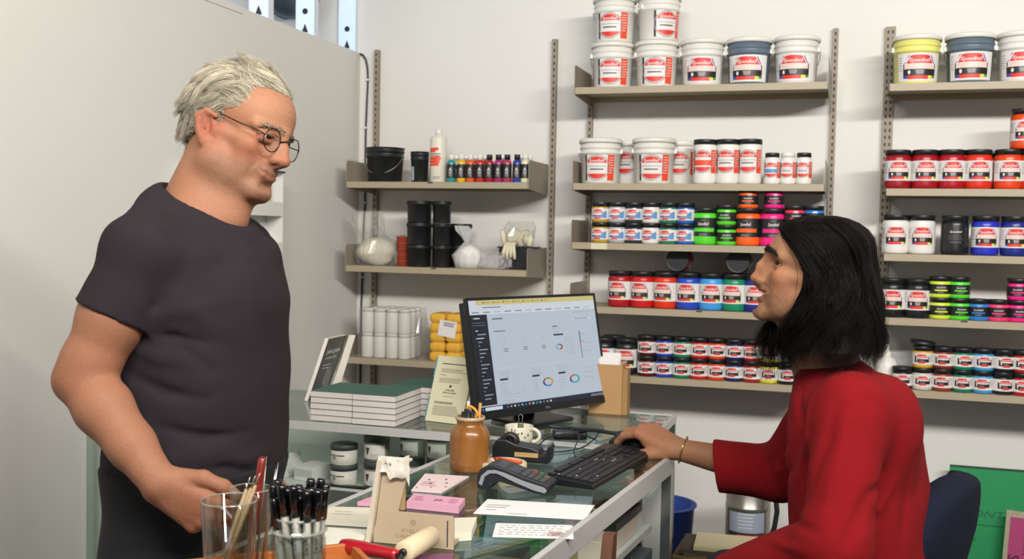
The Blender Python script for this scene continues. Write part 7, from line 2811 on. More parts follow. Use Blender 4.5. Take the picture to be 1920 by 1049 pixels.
# t-shirt
g = Field((-1.62, 1.20, 0.98), (-0.72, 2.14, 1.66), 0.0034)
for s_, e_ in ((shR, elR), (shL, elL)):
    d_ = (e_ - s_)
    g.cone(s_, s_ + d_ * 0.62, 0.057, 0.0675, 0.028)
    g.cut_end(s_ + d_ * 0.50, d_, s_, 0.12)
    g.cone(s_ + d_ * 0.36, s_ + d_ * 0.8, 0.0540, 0.0610, 0.004, '-')
for s_, e_ in ((shR, elR), (shL, elL)):
    g.cone(nb + np.array([-0.030, 0, -0.050]), s_ + np.array([0, 0, 0.0]), 0.058, 0.053, 0.035)
g.loft([s for s in torso1 if 0.99 < s[0]], 0.024, 2.25)
cc = on_y(377, 393, cy1)
rp = [cc + np.array([0.076 * math.cos(a) + 0.002, 0.078 * math.sin(a), -0.040 * math.cos(a) - 0.010 + 0.004 * abs(math.sin(a))]) for a in np.linspace(0, 2 * math.pi, 25)]
g.chain(rp, [0.008] * 25, 0.03)
for s_, q_ in ((shR, -1), (shL, 1)):
    for px_, r0_ in ((-0.045, 0.042), (0.0, 0.032)):
        g.cone(cc + np.array([px_, q_ * 0.070, -0.036 - 0.5 * px_]), s_ + np.array([px_ * 0.4, 0, 0.004]), r0_, 0.050, 0.03)
g.cone(cc + np.array([-0.055, 0, -0.03]), cc + np.array([-0.03, 0, -0.12]), 0.035, 0.08, 0.04)
# chest and belly shape
g.ell(on_y(452, 562, 1.66), (0.035, 0.075, 0.06), 0.05)
g.ell(on_y(440, 690, 1.68), (0.05, 0.11, 0.10), 0.06)
# folds: grooves and ridges over the side, the armpit and the belly
rr = np.random.default_rng(2)


ys_ = cy1 - 0.185
for pts, r, op in (([(282, 600), (320, 585), (370, 578), (420, 560)], 0.006, '+'), ([(285, 625), (330, 628), (380, 640), (430, 640)], 0.006, '-'),
                   ([(262, 480), (282, 520), (284, 570), (270, 610)], 0.007, '-'), ([(300, 470), (305, 520), (300, 560)], 0.005, '+'),
                   ([(250, 650), (300, 672), (360, 675)], 0.006, '+'), ([(245, 700), (310, 735), (380, 745), (440, 720)], 0.007, '-'),
                   ([(330, 860), (400, 850), (460, 860), (500, 850)], 0.007, '+'), ([(350, 885), (420, 875), (480, 885)], 0.006, '-'),
                   ([(300, 800), (380, 820), (460, 810)], 0.006, '-'),
                   ([(231, 418), (268, 445), (292, 481), (302, 520), (304, 560)], 0.0034, '-'), ([(330, 560), (380, 600), (450, 640)], 0.008, '+'), ([(320, 640), (390, 690), (470, 700)], 0.007, '-'), ([(400, 470), (430, 520), (440, 580)], 0.009, '-')):
    P = []
    for (u, v) in pts:
        # put the crease on the near flank of the torso
        q = on_y(u, v, cy1 - 0.1)
        s = min(torso1, key=lambda t_: abs(t_[0] - q[2]))
        for yy in np.linspace(cy1 - 0.2, cy1, 60):
            q = on_y(u, v, yy)
            if ((q[0] - s[1]) / s[3]) ** 2 + ((q[1] - s[2]) / s[4]) ** 2 < 1.0:
                break
        P.append(q)
    g.crease(P, r * 2.0, 0.0070 if op == '-' else -0.0070)
g.ripple(lambda X, Y, Z: 0.0012 * np.sin(38 * X + 22 * Z + 2 * np.sin(30 * Y)) * np.sin(31 * Z + 17 * Y + 1.5 * np.sin(20 * X)))
for s_, q_ in ((shR, -1), (shL, 1)):
    ax_ = np.array([0.0, q_ * 0.88, -0.47])
    e1 = np.array([1.0, 0, 0])
    e2 = np.cross(ax_, e1)
    c0_ = s_ + np.array([0.0, -q_ * 0.008, 0.0])
    ringp = [c0_ + 0.064 * (math.cos(a) * e1 + 1.1 * math.sin(a) * e2) for a in np.linspace(0, 2 * math.pi, 20)]
    for i in range(0, 19):
        g.crease(ringp[i:i + 2], 0.0048, 0.0045)
# sleeve mouths, neck opening and hem
nrm_ = np.array([0.46, 0, 0.89])
g.cone(cc + nrm_ * 0.072, cc + nrm_ * 0.16, 0.078, 0.085, 0.003, '-')
g.ell(cc + nrm_ * 0.012, (0.078, 0.079, 0.026), 0.003, np.stack([np.cross((0, 1, 0), nrm_), np.array([0, 1.0, 0]), nrm_], 1), '-')
hemp = on_y(375, 893, cy1)
for s_, e_ in ((shR, elR), (shL, elL)):
    pass
g.half(hemp, (0.10, 0.0, -1.0))
V, Fc = g.surface(3)
# keep sleeves short: drop faces past the sleeve end along each arm
keepm = np.ones(len(V), bool)
M_tee = pm('charcoal_jersey', '#2b2529', 0.95, spec=0.2, var=0.10, scale=7, bump=0.25, bscale=600)
np_mesh('t_shirt', V, Fc, M_tee, man1)
# ribbed collar band and sleeve hems
b = MB()
cc = on_y(377, 393, cy1)
pts = []
for a in np.linspace(0, 2 * math.pi, 44, endpoint=False):
    pts.append(cc + np.array([0.080 * math.cos(a) + 0.002, 0.082 * math.sin(a), -0.003 - 0.040 * math.cos(a) + 0.004 * abs(math.sin(a))]))
b.tube(pts, 0.0068, 8, closed=True)
b.build('collar', pm('charcoal_rib', '#241f22', 0.9, bump=0.3, bscale=300), man1, world=True)

# trousers
tz_ = [s for s in torso1 if s[0] < 1.12]
h_ = Field((-1.50, 1.34, -0.01), (-0.80, 2.06, 1.12), 0.008)
h_.loft([(s[0], s[1], s[2], s[3] + 0.004, s[4] + 0.004, s[5]) for s in torso1 if s[0] < 1.10] + [(0.86, torso1[-1][1], cy1, .125, .18, 0)], 0.02)
hipx = torso1[-1][1] + 0.005
for q in (-1, 1):
    h_.chain([(hipx, cy1 + q * 0.085, 0.90), (hipx + 0.01, cy1 + q * 0.10, 0.50), (hipx - 0.01, cy1 + q * 0.105, 0.12)], [0.105, 0.078, 0.068], 0.05)
h_.half((0, 0, 0.055), (0, 0, -1))
V, Fc = h_.surface(2)
np_mesh('trousers', V, Fc, pm('black_denim', '#101013', 0.9, var=0.15, scale=20, bump=0.2, bscale=300), man1)
for q in (-1, 1):
    b = MB()
    V_, F_ = [], []
    prof = [(0.0, 1.0), (0.03, 1.02), (0.06, 0.95), (0.085, 0.7), (0.10, 0.0)]
    n = 24
    for (z, s) in prof:
        for k in range(n):
            a = 2 * math.pi * k / n
            V_.append((0.05 + 0.14 * s * math.cos(a) * (0.8 if math.cos(a) < 0 else 1), 0.05 * s * math.sin(a), z if math.cos(a) < 0.3 else z * (1 - 0.35 * math.cos(a))))
    for i in range(len(prof) - 1):
        for k in range(n):
            F_.append((i * n + k, i * n + (k + 1) % n, (i + 1) * n + (k + 1) % n, (i + 1) * n + k))
    F_.append(tuple(range(n))[::-1])
    b.add(V_, F_, 0, True, t=(hipx - 0.02, cy1 + q * 0.105, 0.0))
    b.build('shoe', pm('black_leather', '#151517', 0.4), man1, world=True)

# eyes
M_eye = pm('eye_white', '#b5a99c', 0.2, var=0.02)
M_iris = pm('iris_dark', '#1d130d', 0.5, spec=0.2)


def eyes(T, parent, gaze=(1, 0, 0), irism=None, near=0.0, ex=0.0695, ey=0.0310):
    for q in (1, -1):
        c = T((ex, q * ey, -0.0035))
        d = T.M @ (np.array(gaze, float) + np.array([0, near if q > 0 else 0, 0]))
        d /= np.linalg.norm(d)
        R_ = np.array(Vector(d).to_track_quat('Z', 'Y').to_matrix())
        b = MB()
        r = 0.0131 * T.s
        prof = [(r * math.sin(a), r * math.cos(a)) for a in np.linspace(math.pi, 0.0, 16)]
        b.lathe(prof[:13], 20, 0, True, R_, c)
        b.lathe([(r * math.sin(a) * 1.004, r * math.cos(a) * 1.004) for a in np.linspace(0.46, 0.0, 5)], 20, 1, True, R_, c)
        b.build('eye', [M_eye, irism or M_iris], parent, world=True)


eyes(T1h, man1, (1, 0.0, -0.06), None, 0.0, 0.0730, 0.0295)

# glasses
gl = []
M_frame = pm('dark_wire', '#2a2624', 0.3, 0.6)
M_lens = glassy('lens', '#f4f6f4', ior=1.35)
gp = bpy.data.objects.new('glasses', None)
COL.objects.link(gp)
gp.parent = man1
gp.location = (0, 0, 0)
tilt = rotm('Y', rad(6))
for q in (1, -1):
    pts = [T1h((0.0985 - 0.005 * abs(math.cos(a)) * (1 if math.cos(a) > 0 else 0), q * (0.0345 + 0.0212 * math.cos(a)), -0.008 + 0.0208 * math.sin(a))) for a in np.linspace(0, 2 * math.pi, 36, endpoint=False)]
    MB().tube(pts, 0.00105, 7, closed=True).build('rim', M_frame, gp, world=True)
    c = MB()
    ctr_ = sum(pts) / len(pts)
    c.add([ctr_] + pts, [(0, 1 + k, 1 + (k + 1) % 36) for k in range(36)], 0, True)
    c.build('lens', M_lens, gp, world=True)
    MB().tube([T1h(p) for p in ((0.0935, q * 0.056, -0.004), (0.088, q * 0.065, -0.001), (0.05, q * 0.0755, 0.004), (0.005, q * 0.0795, 0.013))], 0.0011, 6).build('temple', M_frame, gp, world=True)
MB().tube([T1h(p) for p in ((0.0985, 0.0135, -0.005), (0.106, 0.006, 0.0), (0.1075, 0, 0.001), (0.106, -0.006, 0.0), (0.0985, -0.0135, -0.005))], 0.0012, 6).build('bridge', M_frame, gp, world=True)

# silver hair, strand by strand, over a thin cap
r = np.random.default_rng(12)


SKC, SKR = np.array([-0.014, 0, 0.036]), np.array([0.107, 0.077, 0.083])


def scalp_pts(n, r):
    """points on the hair-bearing part of the skull in head axes, with outward normals"""
    out = []
    while len(out) < n:
        d = r.normal(size=3)
        d /= np.linalg.norm(d)
        p = SKC + d * SKR
        ya = abs(p[1])
        if p[2] < -0.070:
            continue
        if p[0] > 0.030 and p[2] < 0.082 - 0.30 * max(0, ya - 0.035) + 0.0:
            if not (ya > 0.054 and p[2] > 0.040 and p[0] < 0.046):
                continue
        if p[0] > 0.010 and p[2] < 0.030:
            continue
        if p[0] > -0.036 and p[2] < 0.004 and ya > 0.03:
            if not (-0.002 < p[0] < 0.010 and p[2] > -0.022):
                continue
        nrm = d / SKR
        out.append((p, nrm / np.linalg.norm(nrm)))
    return out


def comb(roots, guides, K, r, wave=0.006, amp=1.0):
    """strands that run over the skull along each lock's flow, rising to the lock's own height"""
    GP = np.array([g_['p'] for g_ in guides])
    paths, gis = [], []
    for (p, n_) in roots:
        gi = int(np.argmin(((GP - p) ** 2).sum(1) + r.random(len(GP)) * 6e-5))
        g_ = guides[gi]
        ln2 = g_['len'] * r.uniform(0.6, 1.08)
        stray = r.random() < 0.04
        q = SKC + (p - SKC)
        fl = g_['flow'] + r.normal(size=3) * (0.5 if stray else 0.10)
        hv = g_['h'] * r.uniform(0.3, 1.05) * (1.5 if stray else 1)
        path = []
        step = ln2 / (K - 1)
        for k in range(K):
            s_ = k / (K - 1)
            e = (q - SKC) / SKR
            e = e / np.linalg.norm(e)
            nn = e / SKR
            nn /= np.linalg.norm(nn)
            base = SKC + e * SKR
            h = 0.002 + hv * (s_ ** 0.75) + g_['flick'] * max(0, s_ - 0.55) ** 1.5
            side = np.cross(nn, fl)
            side /= np.linalg.norm(side) + 1e-9
            w = wave * math.sin(6.5 * s_ * g_['freq'] + g_['ph']) * s_
            path.append(base + nn * (h + 0.3 * w) + side * w + fl / (np.linalg.norm(fl) + 1e-9) * 0.0)
            f_ = fl + side * 0.55 * math.sin(4.0 * s_ + g_['ph'])
            if len(path) > 1:
                # draw toward the lock's own line so that locks hold together
                pass
            t_ = f_ - nn * (f_ @ nn)
            t_ /= np.linalg.norm(t_) + 1e-9
            drop = g_['free'] * s_
            q = base + t_ * step
        path = np.array(path)
        # free tips leave the skull in the lock's outward direction
        if g_['free'] > 0:
            s_ = np.linspace(0, 1, K)[:, None]
            path = path + g_['out'][None, :] * (s_ ** 1.8) * g_['free']
        paths.append(path)
        gis.append(gi)
    return paths, gis


guides = []
for (p, n_) in scalp_pts(230, r):
    front = float(np.clip((p[0] - 0.0) / 0.07, 0, 1))
    top = float(np.clip((p[2] - 0.05) / 0.05, 0, 1))
    side = float(np.clip((abs(p[1]) - 0.03) / 0.04, 0, 1))
    nape = float(np.clip((-p[0] - 0.04) / 0.05, 0, 1)) * (1 - top)
    sg = np.sign(p[1])
    flow = np.array([-1.0, -0.45 * top + 0.25 * sg * side, 0.55 * front - 0.55 * side * (1 - front) - 1.3 * nape])
    flow = flow + r.normal(size=3) * np.array([0.3, 0.5, 0.25])
    gd = dict(p=p, flow=flow / np.linalg.norm(flow), len=0.040 + 0.032 * top + 0.014 * r.random(), h=(0.007 + 0.010 * top + 0.006 * nape) * r.uniform(0.7, 1.25),
              flick=r.uniform(-0.01, 0.03), freq=r.uniform(0.8, 1.5), ph=r.uniform(0, 6.28), free=0.0, out=np.zeros(3), tone=r.random())
    if top > 0.7 and r.random() < 0.10:
        gd.update(free=r.uniform(0.012, 0.026), out=np.array([r.uniform(-0.5, 0.6), r.normal() * 0.4, 0.9]))
    if front > 0.6 and top > 0.5 and r.random() < 0.30:
        gd.update(free=r.uniform(0.008, 0.03), out=np.array([0.75, r.normal() * 0.5, 0.5]) + r.normal(size=3) * 0.25, len=r.uniform(0.035, 0.06))
    if nape > 0.35 and p[2] < 0.03:
        gd.update(free=r.uniform(0.018, 0.034), out=np.array([0.05 + r.normal() * 0.25, r.normal() * 0.2, -1.0]))
    elif nape > 0.3 and r.random() < 0.35:
        gd.update(free=r.uniform(0.008, 0.016), out=np.array([-0.9, r.normal() * 0.3, -0.2]))
    guides.append(gd)
K = 8
roots = scalp_pts(23000, r)
paths0, gis = comb(roots, guides, K, r)
gpaths = comb([(g_['p'], None) for g_ in guides], [dict(g_) for g_ in guides], K, np.random.default_rng(1))[0]
sK = np.linspace(0, 1, K)[:, None]
paths0 = [q_ + (gpaths[gi] - q_) * 0.62 * sK ** 1.1 for q_, gi in zip(paths0, gis)]
paths, radii, cols = [], [], []
for (p, n_), path, gi in zip(roots, paths0, gis):
    paths.append(T1h.o + (path * T1h.s) @ T1h.M.T)
    radii.append(r.uniform(0.00022, 0.0004))
    tone = guides[gi]['tone']
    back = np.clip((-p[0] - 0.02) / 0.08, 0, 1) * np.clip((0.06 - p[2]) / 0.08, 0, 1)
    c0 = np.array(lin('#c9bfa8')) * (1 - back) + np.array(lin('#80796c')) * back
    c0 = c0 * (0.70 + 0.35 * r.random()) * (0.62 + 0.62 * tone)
    if r.random() < 0.10:
        c0 = np.array(lin('#85755a'))
    cols.append(np.minimum(c0, 0.9))
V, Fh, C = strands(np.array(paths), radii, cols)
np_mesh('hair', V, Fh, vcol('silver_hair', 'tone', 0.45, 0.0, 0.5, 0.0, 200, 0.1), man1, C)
# scalp cap under the strands
hc = Field(T1h.o - 0.17, T1h.o + 0.17, 0.0045)
hc.ell(T1h(SKC), (SKR + 0.0015) * T1h.s, 0.001, T1h.M)
V, Fc = hc.surface(1)
L = T1h.loc(V)
hl = 0.088 - 0.25 * np.maximum(0, np.abs(L[:, 1]) - 0.03)
ok = ~((L[:, 0] > 0.035) & (L[:, 2] < hl)) & ~((L[:, 0] > 0.012) & (L[:, 2] < 0.03)) & (L[:, 2] > -0.05) & ~((L[:, 0] > -0.034) & (L[:, 2] < 0.012) & (np.abs(L[:, 1]) > 0.03))
Fk = Fc[ok[Fc].all(1)]
used = np.unique(Fk)
mp = np.full(len(V), -1)
mp[used] = np.arange(len(used))
np_mesh('hair_base', V[used], mp[Fk], pm('silver_underhair', '#857c6b', 0.8, var=0.2, scale=60), man1)


def brow(T, parent, n, col, thick, zoff=0.0, seed=1, ln=0.009, rad_=0.0005, bx0=0.0985):
    r = np.random.default_rng(seed)
    P, Rr_, Cc = [], [], []
    for q in (1, -1):
        for i in range(n):
            t_ = r.random()
            y_ = 0.012 + 0.040 * t_
            y_ = 0.009 + 0.043 * t_
            x_ = bx0 - 0.031 * t_ ** 1.5
            z_ = 0.0135 + 0.005 * math.sin(t_ * 2.6) - 0.004 * t_ + zoff + r.normal() * thick * (1 - 0.5 * t_)
            for xx_ in np.arange(0.125, 0.04, -0.001):
                i3 = np.round((T((xx_, q * y_, z_)) - f.lo) / f.res).astype(int)
                if f.a[tuple(i3)] < 0.0005:
                    x_ = xx_ + 0.0005
                    break
            p = np.array([x_, q * y_, z_])
            d = np.array([-0.55 - 0.4 * t_, q * 0.75, 0.30 - 0.75 * t_]) + r.normal(size=3) * 0.12
            d /= np.linalg.norm(d)
            P.append([T(p + d * ln * s_ + np.array([0.0035 * math.sin(s_ * 3), 0, 0])) for s_ in np.linspace(0, 1, 5)])
            Rr_.append(rad_)
            Cc.append(np.array(col) * r.uniform(0.7, 1.2))
    V, F_, C_ = strands(np.array(P), Rr_, Cc)
    np_mesh('eyebrow', V, F_, vcol('brow_hair', 'tone', 0.6), parent, C_)


brow(T1h, man1, 90, lin('#8d7a66'), 0.0022, 0.0, 3)
# ================================================================ seated man
pit2 = rad(16)
f2 = np.array([-1.0, 0.05, 0])
f2 /= np.linalg.norm(f2)
x2_ = f2 * math.cos(pit2) + np.array([0, 0, math.sin(pit2)])
HS2 = 1.05
T2h = Frame((0, 0, 0), x2_, (0, 0, 1.0), HS2)
T2h.o = at(1461, 495, 2.12) - T2h((0.0690, 0.036, -0.004))
T2u = Frame(T2h.o, f2, (0, 0, 1.0), HS2)
f = Field((-0.78, 1.78, 0.86), (0.42, 3.02, 1.66), 0.0028)
head(f, T2h, dict(nose=0.1095, nz=-0.0455, bridge=0.0955, bump=0.0015, jaw=0.051, smile=0.008, cheek=0.002, open=0.0085, chin=(0.077, -0.102), fat=0.0, occ=-0.014, crown=0.024,
     browx=0.0920, lipx=0.0880, lipr=0.8, mc=(0.062, 0.0365), ears=False, tip=0.0090, ex=0.0630, lat=0.0040, slit=0.0048, fore=0.002))
nb2 = at(1552, 692, 2.21)
f.cone(T2h((-0.022, 0, -0.06)), nb2, 0.053, 0.060, 0.03)
f.cone(T2h((0.03, 0, -0.085)), nb2 + np.array([-0.03, 0, 0]), 0.03, 0.035, 0.025)
s2L, e2L, w2L = at(1598, 765, 2.03), at(1566, 1020, 1.95), at(1345, 1092, 2.16)
s2R, e2R, w2R = at(1545, 762, 2.40), at(1465, 888, 2.56), at(1266, 842, 2.64)
phi2 = rad(22)


def sec2(u, v, a, b):
    p = at(u, v, 2.2)
    return (p[2], p[0], p[1], a, b, -phi2)


torso2 = [sec2(1565, 692, .06, .085), sec2(1582, 712, .082, .135), sec2(1594, 745, .10, .178), sec2(1602, 800, .115, .19), sec2(1607, 870, .125, .185), sec2(1612, 930, .13, .18),
          sec2(1614, 1000, .13, .178), sec2(1618, 1080, .128, .175), sec2(1624, 1150, .13, .178)]
for e_ in (s2L, s2R):
    f.cone(nb2, e_, 0.045, 0.045, 0.04)
f.loft([(s[0], s[1], s[2], s[3] - 0.025, s[4] - 0.025, s[5]) for s in torso2 if s[0] > 0.90], 0.03)
for (a_, b_, c_) in ((s2L, e2L, w2L), (s2R, e2R, w2R)):
    f.chain([a_, b_], [0.047, 0.040], 0.02)
    f.chain([b_, b_ * .7 + c_ * .3, c_], [0.039, 0.041, 0.026], 0.015)
# right hand over the mouse
mloc = np.array(ms.location)
hx = at(1200, 803, 2.70) - w2R
Tr2 = Frame(w2R + np.array([0, 0, 0.0]), hx, (0.3, -0.40, 0.85), 1.0)
hand(f, Tr2, -1 if (Tr2.M[:, 1] @ np.array([0, -1.0, 0])) < 0 else 1,
     [(0.62, 0.50, 0.28), (0.66, 0.50, 0.28), (0.74, 0.55, 0.3), (0.85, 0.6, 0.35)],
     [(0.014, 0.020, -0.010), (0.048, 0.046, -0.024), (0.080, 0.054, -0.042), (0.106, 0.048, -0.054)], s=1.08)
# left hand resting on the thigh, below the picture's edge
hx = np.array([-0.9, 0.25, -0.25])
Tl2 = Frame(w2L, hx, (-0.2, -0.1, 0.95), 1.0)
hand(f, Tl2, -1, [(0.35, 0.4, 0.3)] * 4, [(0.014, 0.018, -0.010), (0.052, 0.040, -0.018), (0.083, 0.046, -0.026), (0.108, 0.044, -0.032)], s=1.0)
V, Fc = f.surface(2)
man2 = thing('person', 'seated long dark haired person in a red sweater, smiling, one hand on the mouse', 'person', (float(torso2[4][1]), float(torso2[4][2]), 0.0))
sk2 = skin_tones(V, T2h, lin('#a07355'), lin('#9c5a45'), lin('#b48a68'), lin('#91493c'), lin('#443127'), 0.55, rs=6, eye=(0.0630, 0.0335, 0.0048))
L = T2h.loc(V)
bw = gs(L[:, 2] - 0.0155, 0.0055) * (np.abs(L[:, 1]) > 0.008) * (np.abs(L[:, 1]) < 0.050) * (L[:, 0] > 0.055)
sk2 = blendc(sk2, 0.75 * bw, lin('#2a1c14'))
ar = np.clip(((V[:, 0] - w2R[0]) / 0.06), 0, 1) * (V[:, 0] > w2R[0]) * (V[:, 0] < e2R[0]) * (V[:, 1] > 2.45)
sk2 = blendc(sk2, 0.35 * ar, lin('#6b4630'))
kn_ = np.linalg.norm(V - Tr2((0.10, 0, 0)), axis=1)
sk2 = blendc(sk2, 0.35 * gs(kn_, 0.06), lin('#b4694c'))
np_mesh('body', V, Fc, vcol('skin_olive', 'tone', 0.6, 0.10, 0.25, 0.35, 260), man2, sk2)
eyes(T2h, man2, (1, 0.0, 0.02), None, 0.55, 0.0630)
# teeth
b = MB()
P = []
for a in np.linspace(-1.25, 1.25, 15):
    P.append((0.0545 + 0.0310 * math.cos(a), 0.0310 * math.sin(a)))
V_, F_ = [], []
for (x, y) in P:
    V_ += [(x, y, -0.0752), (x, y, -0.0630)]
for i in range(14):
    F_.append((2 * i, 2 * i + 2, 2 * i + 3, 2 * i + 1))
b.add([T2h(p) for p in V_], F_, 0, True)
b.build('teeth', pm('tooth_white', '#dcd3c0', 0.25, var=0.04), man2, world=True)
brow(T2h, man2, 460, lin('#1b1410'), 0.0028, 0.0005, 5, 0.0085, 0.00055, 0.1015)

# red sweater
g = Field((-0.55, 1.74, 0.70), (0.46, 2.95, 1.50), 0.0036)
g.loft(torso2, 0.03, 2.2)
for s_ in (s2L, s2R):
    g.cone(nb2 + np.array([0.012, 0, -0.028]), s_ + np.array([0, 0, -0.006]), 0.056, 0.054, 0.045)
cuffR = at(1343, 874, 2.60)
g.chain([s2R + np.array([0, 0, -0.004]), e2R, cuffR], [0.064, 0.063, 0.0635], 0.03)
g.chain([s2L, e2L, w2L * 0.9 + e2L * 0.1], [0.068, 0.062, 0.050], 0.035)
# upper back and shoulder blade
g.ell(at(1660, 800, 2.10), (0.07, 0.08, 0.10), 0.06)


def cr2(pts, w, amp):
    """crease on the side turned to the photographer: walk each picture point into the cloth"""
    P = []
    for (u, v) in pts:
        d = ray(u, v)
        hit = None
        for zc in np.arange(1.7, 2.9, 0.006):
            p = CAM + d * zc
            i = np.round((p - g.lo) / g.res).astype(int)
            if np.all(i >= 0) and np.all(i < g.n) and g.a[tuple(i)] < 0.004:
                hit = p
                break
        if hit is not None:
            P.append(hit)
    if len(P) > 1:
        g.crease(P, w, amp)


for pts, w, amp in (([(1503, 720), (1500, 800), (1480, 880), (1468, 940)], 0.012, 0.006), ([(1520, 740), (1512, 820), (1492, 900)], 0.012, -0.006), ([(1572, 760), (1545, 840), (1520, 900), (1500, 950)], 0.013, 0.007),
                    ([(1590, 790), (1570, 870), (1540, 960)], 0.014, -0.005), ([(1660, 890), (1630, 930), (1600, 990), (1570, 1045)], 0.012, 0.008), ([(1680, 905), (1650, 955), (1620, 1010)], 0.012, -0.006),
                    ([(1690, 800), (1672, 880), (1660, 960)], 0.014, 0.005), ([(1600, 745), (1640, 752), (1665, 770)], 0.010, 0.004), ([(1480, 960), (1500, 985), (1530, 1000)], 0.010, 0.006),
                    ([(1440, 1010), (1470, 1025), (1510, 1035)], 0.010, -0.005), ([(1460, 855), (1440, 868), (1438, 885)], 0.008, 0.006), ([(1475, 850), (1458, 885), (1462, 915)], 0.009, -0.006),
                    ([(1400, 852), (1420, 880), (1418, 915)], 0.010, 0.004), ([(1365, 850), (1372, 890), (1372, 925)], 0.010, -0.003), ([(1720, 860), (1700, 950), (1690, 1030)], 0.014, 0.006)):
    cr2(pts, w, amp)
g.ripple(lambda X, Y, Z: 0.0012 * np.sin(33 * X + 27 * Z + 2 * np.sin(24 * Y)) * np.sin(29 * Z - 15 * X + 1.4 * np.sin(21 * Y)))
dR = cuffR - e2R
g.cut_end(cuffR, dR + np.array([0, 0, -0.03]), e2R, 0.09)
g.cone(cuffR - dR * 0.28, cuffR + dR * 0.2, 0.050, 0.055, 0.004, '-')
dL = w2L - e2L
g.cut_end(e2L + dL * 0.9, dL, e2L, 0.09)
g.cone(e2L + dL * 0.72, e2L + dL * 1.2, 0.042, 0.045, 0.004, '-')
g.cone(nb2 + np.array([-0.01, 0, 0.008]), nb2 + np.array([-0.02, 0, 0.09]), 0.060, 0.064, 0.006, '-')
V, Fc = g.surface(3)
M_red = pm('red_knit', '#7c0d13', 0.95, spec=0.2, var=0.10, scale=9, bump=0.35, bscale=700)
np_mesh('sweater', V, Fc, M_red, man2)
b = MB()
for j in range(5):
    pts = [nb2 + np.array([-0.006 - 0.004 * j + (0.058 - 0.001 * j) * math.cos(a), (0.062 - 0.001 * j) * math.sin(a), 0.002 + 0.0085 * j + 0.016 * math.cos(a)]) for a in np.linspace(0, 2 * math.pi, 36, endpoint=False)]
    b.tube(pts, 0.0062, 7, closed=True)
b.build('collar', pm('red_rib', '#740c12', 0.95, bump=0.3, bscale=300), man2, world=True)
# bracelet
wb = w2R * 0.97 + e2R * 0.03 + np.array([0.012, 0, 0])
dW = (e2R - w2R) / np.linalg.norm(e2R - w2R)
Rw_ = np.array(Vector(dW).to_track_quat('Z', 'Y').to_matrix())
pts = [wb + Rw_ @ np.array([0.034 * math.cos(a), 0.034 * math.sin(a), 0.004 * math.sin(a)]) for a in np.linspace(0, 2 * math.pi, 32, endpoint=False)]
MB().tube(pts, 0.0017, 8, closed=True).build('bracelet', pm('brass', '#c9a765', 0.25, 0.9), man2, world=True)

# trousers and shoes
h_ = Field((-0.50, 1.90, -0.01), (0.45, 2.85, 0.98), 0.009)
pel = at(1632, 1165, 2.24)
seat_z = 0.585
pel[2] = seat_z + 0.10
h_.loft([(seat_z + 0.012, pel[0], pel[1], .13, .17, -phi2), (seat_z + 0.10, pel[0], pel[1], .145, .18, -phi2), (seat_z + 0.26, pel[0] - .01, pel[1], .12, .165, -phi2)], 0.02)
kneeR, kneeL = np.array([-0.24, 2.56, seat_z + 0.095]), np.array([-0.26, 2.26, seat_z + 0.085])
footz = 0.30
for kn_, q in ((kneeL, -1), (kneeR, 1)):
    hp = pel + np.array([-0.02, q * 0.09, 0.0])
    h_.chain([hp, kn_], [0.095, 0.066], 0.05)
    h_.chain([kn_, kn_ + np.array([0.06, 0.0, -0.36])], [0.064, 0.05], 0.03)
V, Fc = h_.surface(2)
np_mesh('trousers', V, Fc, pm('dark_navy_cotton', '#1a1b26', 0.9, var=0.15, scale=20, bump=0.2, bscale=300), man2)
for kn_ in (kneeL, kneeR):
    b = MB()
    c0 = kn_ + np.array([0.05, 0, 0])
    V_, F_ = [], []
    n = 20
    for (z, s) in ((0.0, 1.0), (0.02, 1.03), (0.05, 0.9), (0.08, 0.55), (0.10, 0.0)):
        for k in range(n):
            a = 2 * math.pi * k / n
            V_.append((-0.05 + 0.13 * s * math.cos(a), 0.046 * s * math.sin(a), z))
    for i in range(4):
        for k in range(n):
            F_.append((i * n + k, i * n + (k + 1) % n, (i + 1) * n + (k + 1) % n, (i + 1) * n + k))
    F_.append(tuple(range(n))[::-1])
    b.add(V_, F_, 0, True, t=(c0[0], c0[1], kn_[2] - 0.36 - 0.09))
    b.build('shoe', pm('black_leather', '#151517', 0.4), man2, world=True)

# long dark hair
r = np.random.default_rng(31)
ZB = np.array([-0.20, -0.156, -0.126, -0.085, -0.046, 0.014, 0.03])
XB = np.array([-0.108, -0.116, -0.119, -0.117, -0.113, -0.104, -0.103])
XFr = np.array([0.06, 0.06, 0.065, 0.07, 0.082, 0.098, 0.098])
YR = np.array([0.098, 0.099, 0.099, 0.097, 0.094, 0.089, 0.088])
ZE = np.array([-0.20, -0.15, -0.11, -0.076, -0.03, -0.006, 0.019, 0.049, 0.077, 0.10])
XEn = np.array([0.050, 0.060, 0.058, 0.038, 0.016, 0.013, 0.025, 0.047, 0.070, 0.09])
XEf = np.array([0.108, 0.112, 0.098, 0.060, 0.020, 0.013, 0.025, 0.047, 0.070, 0.09])


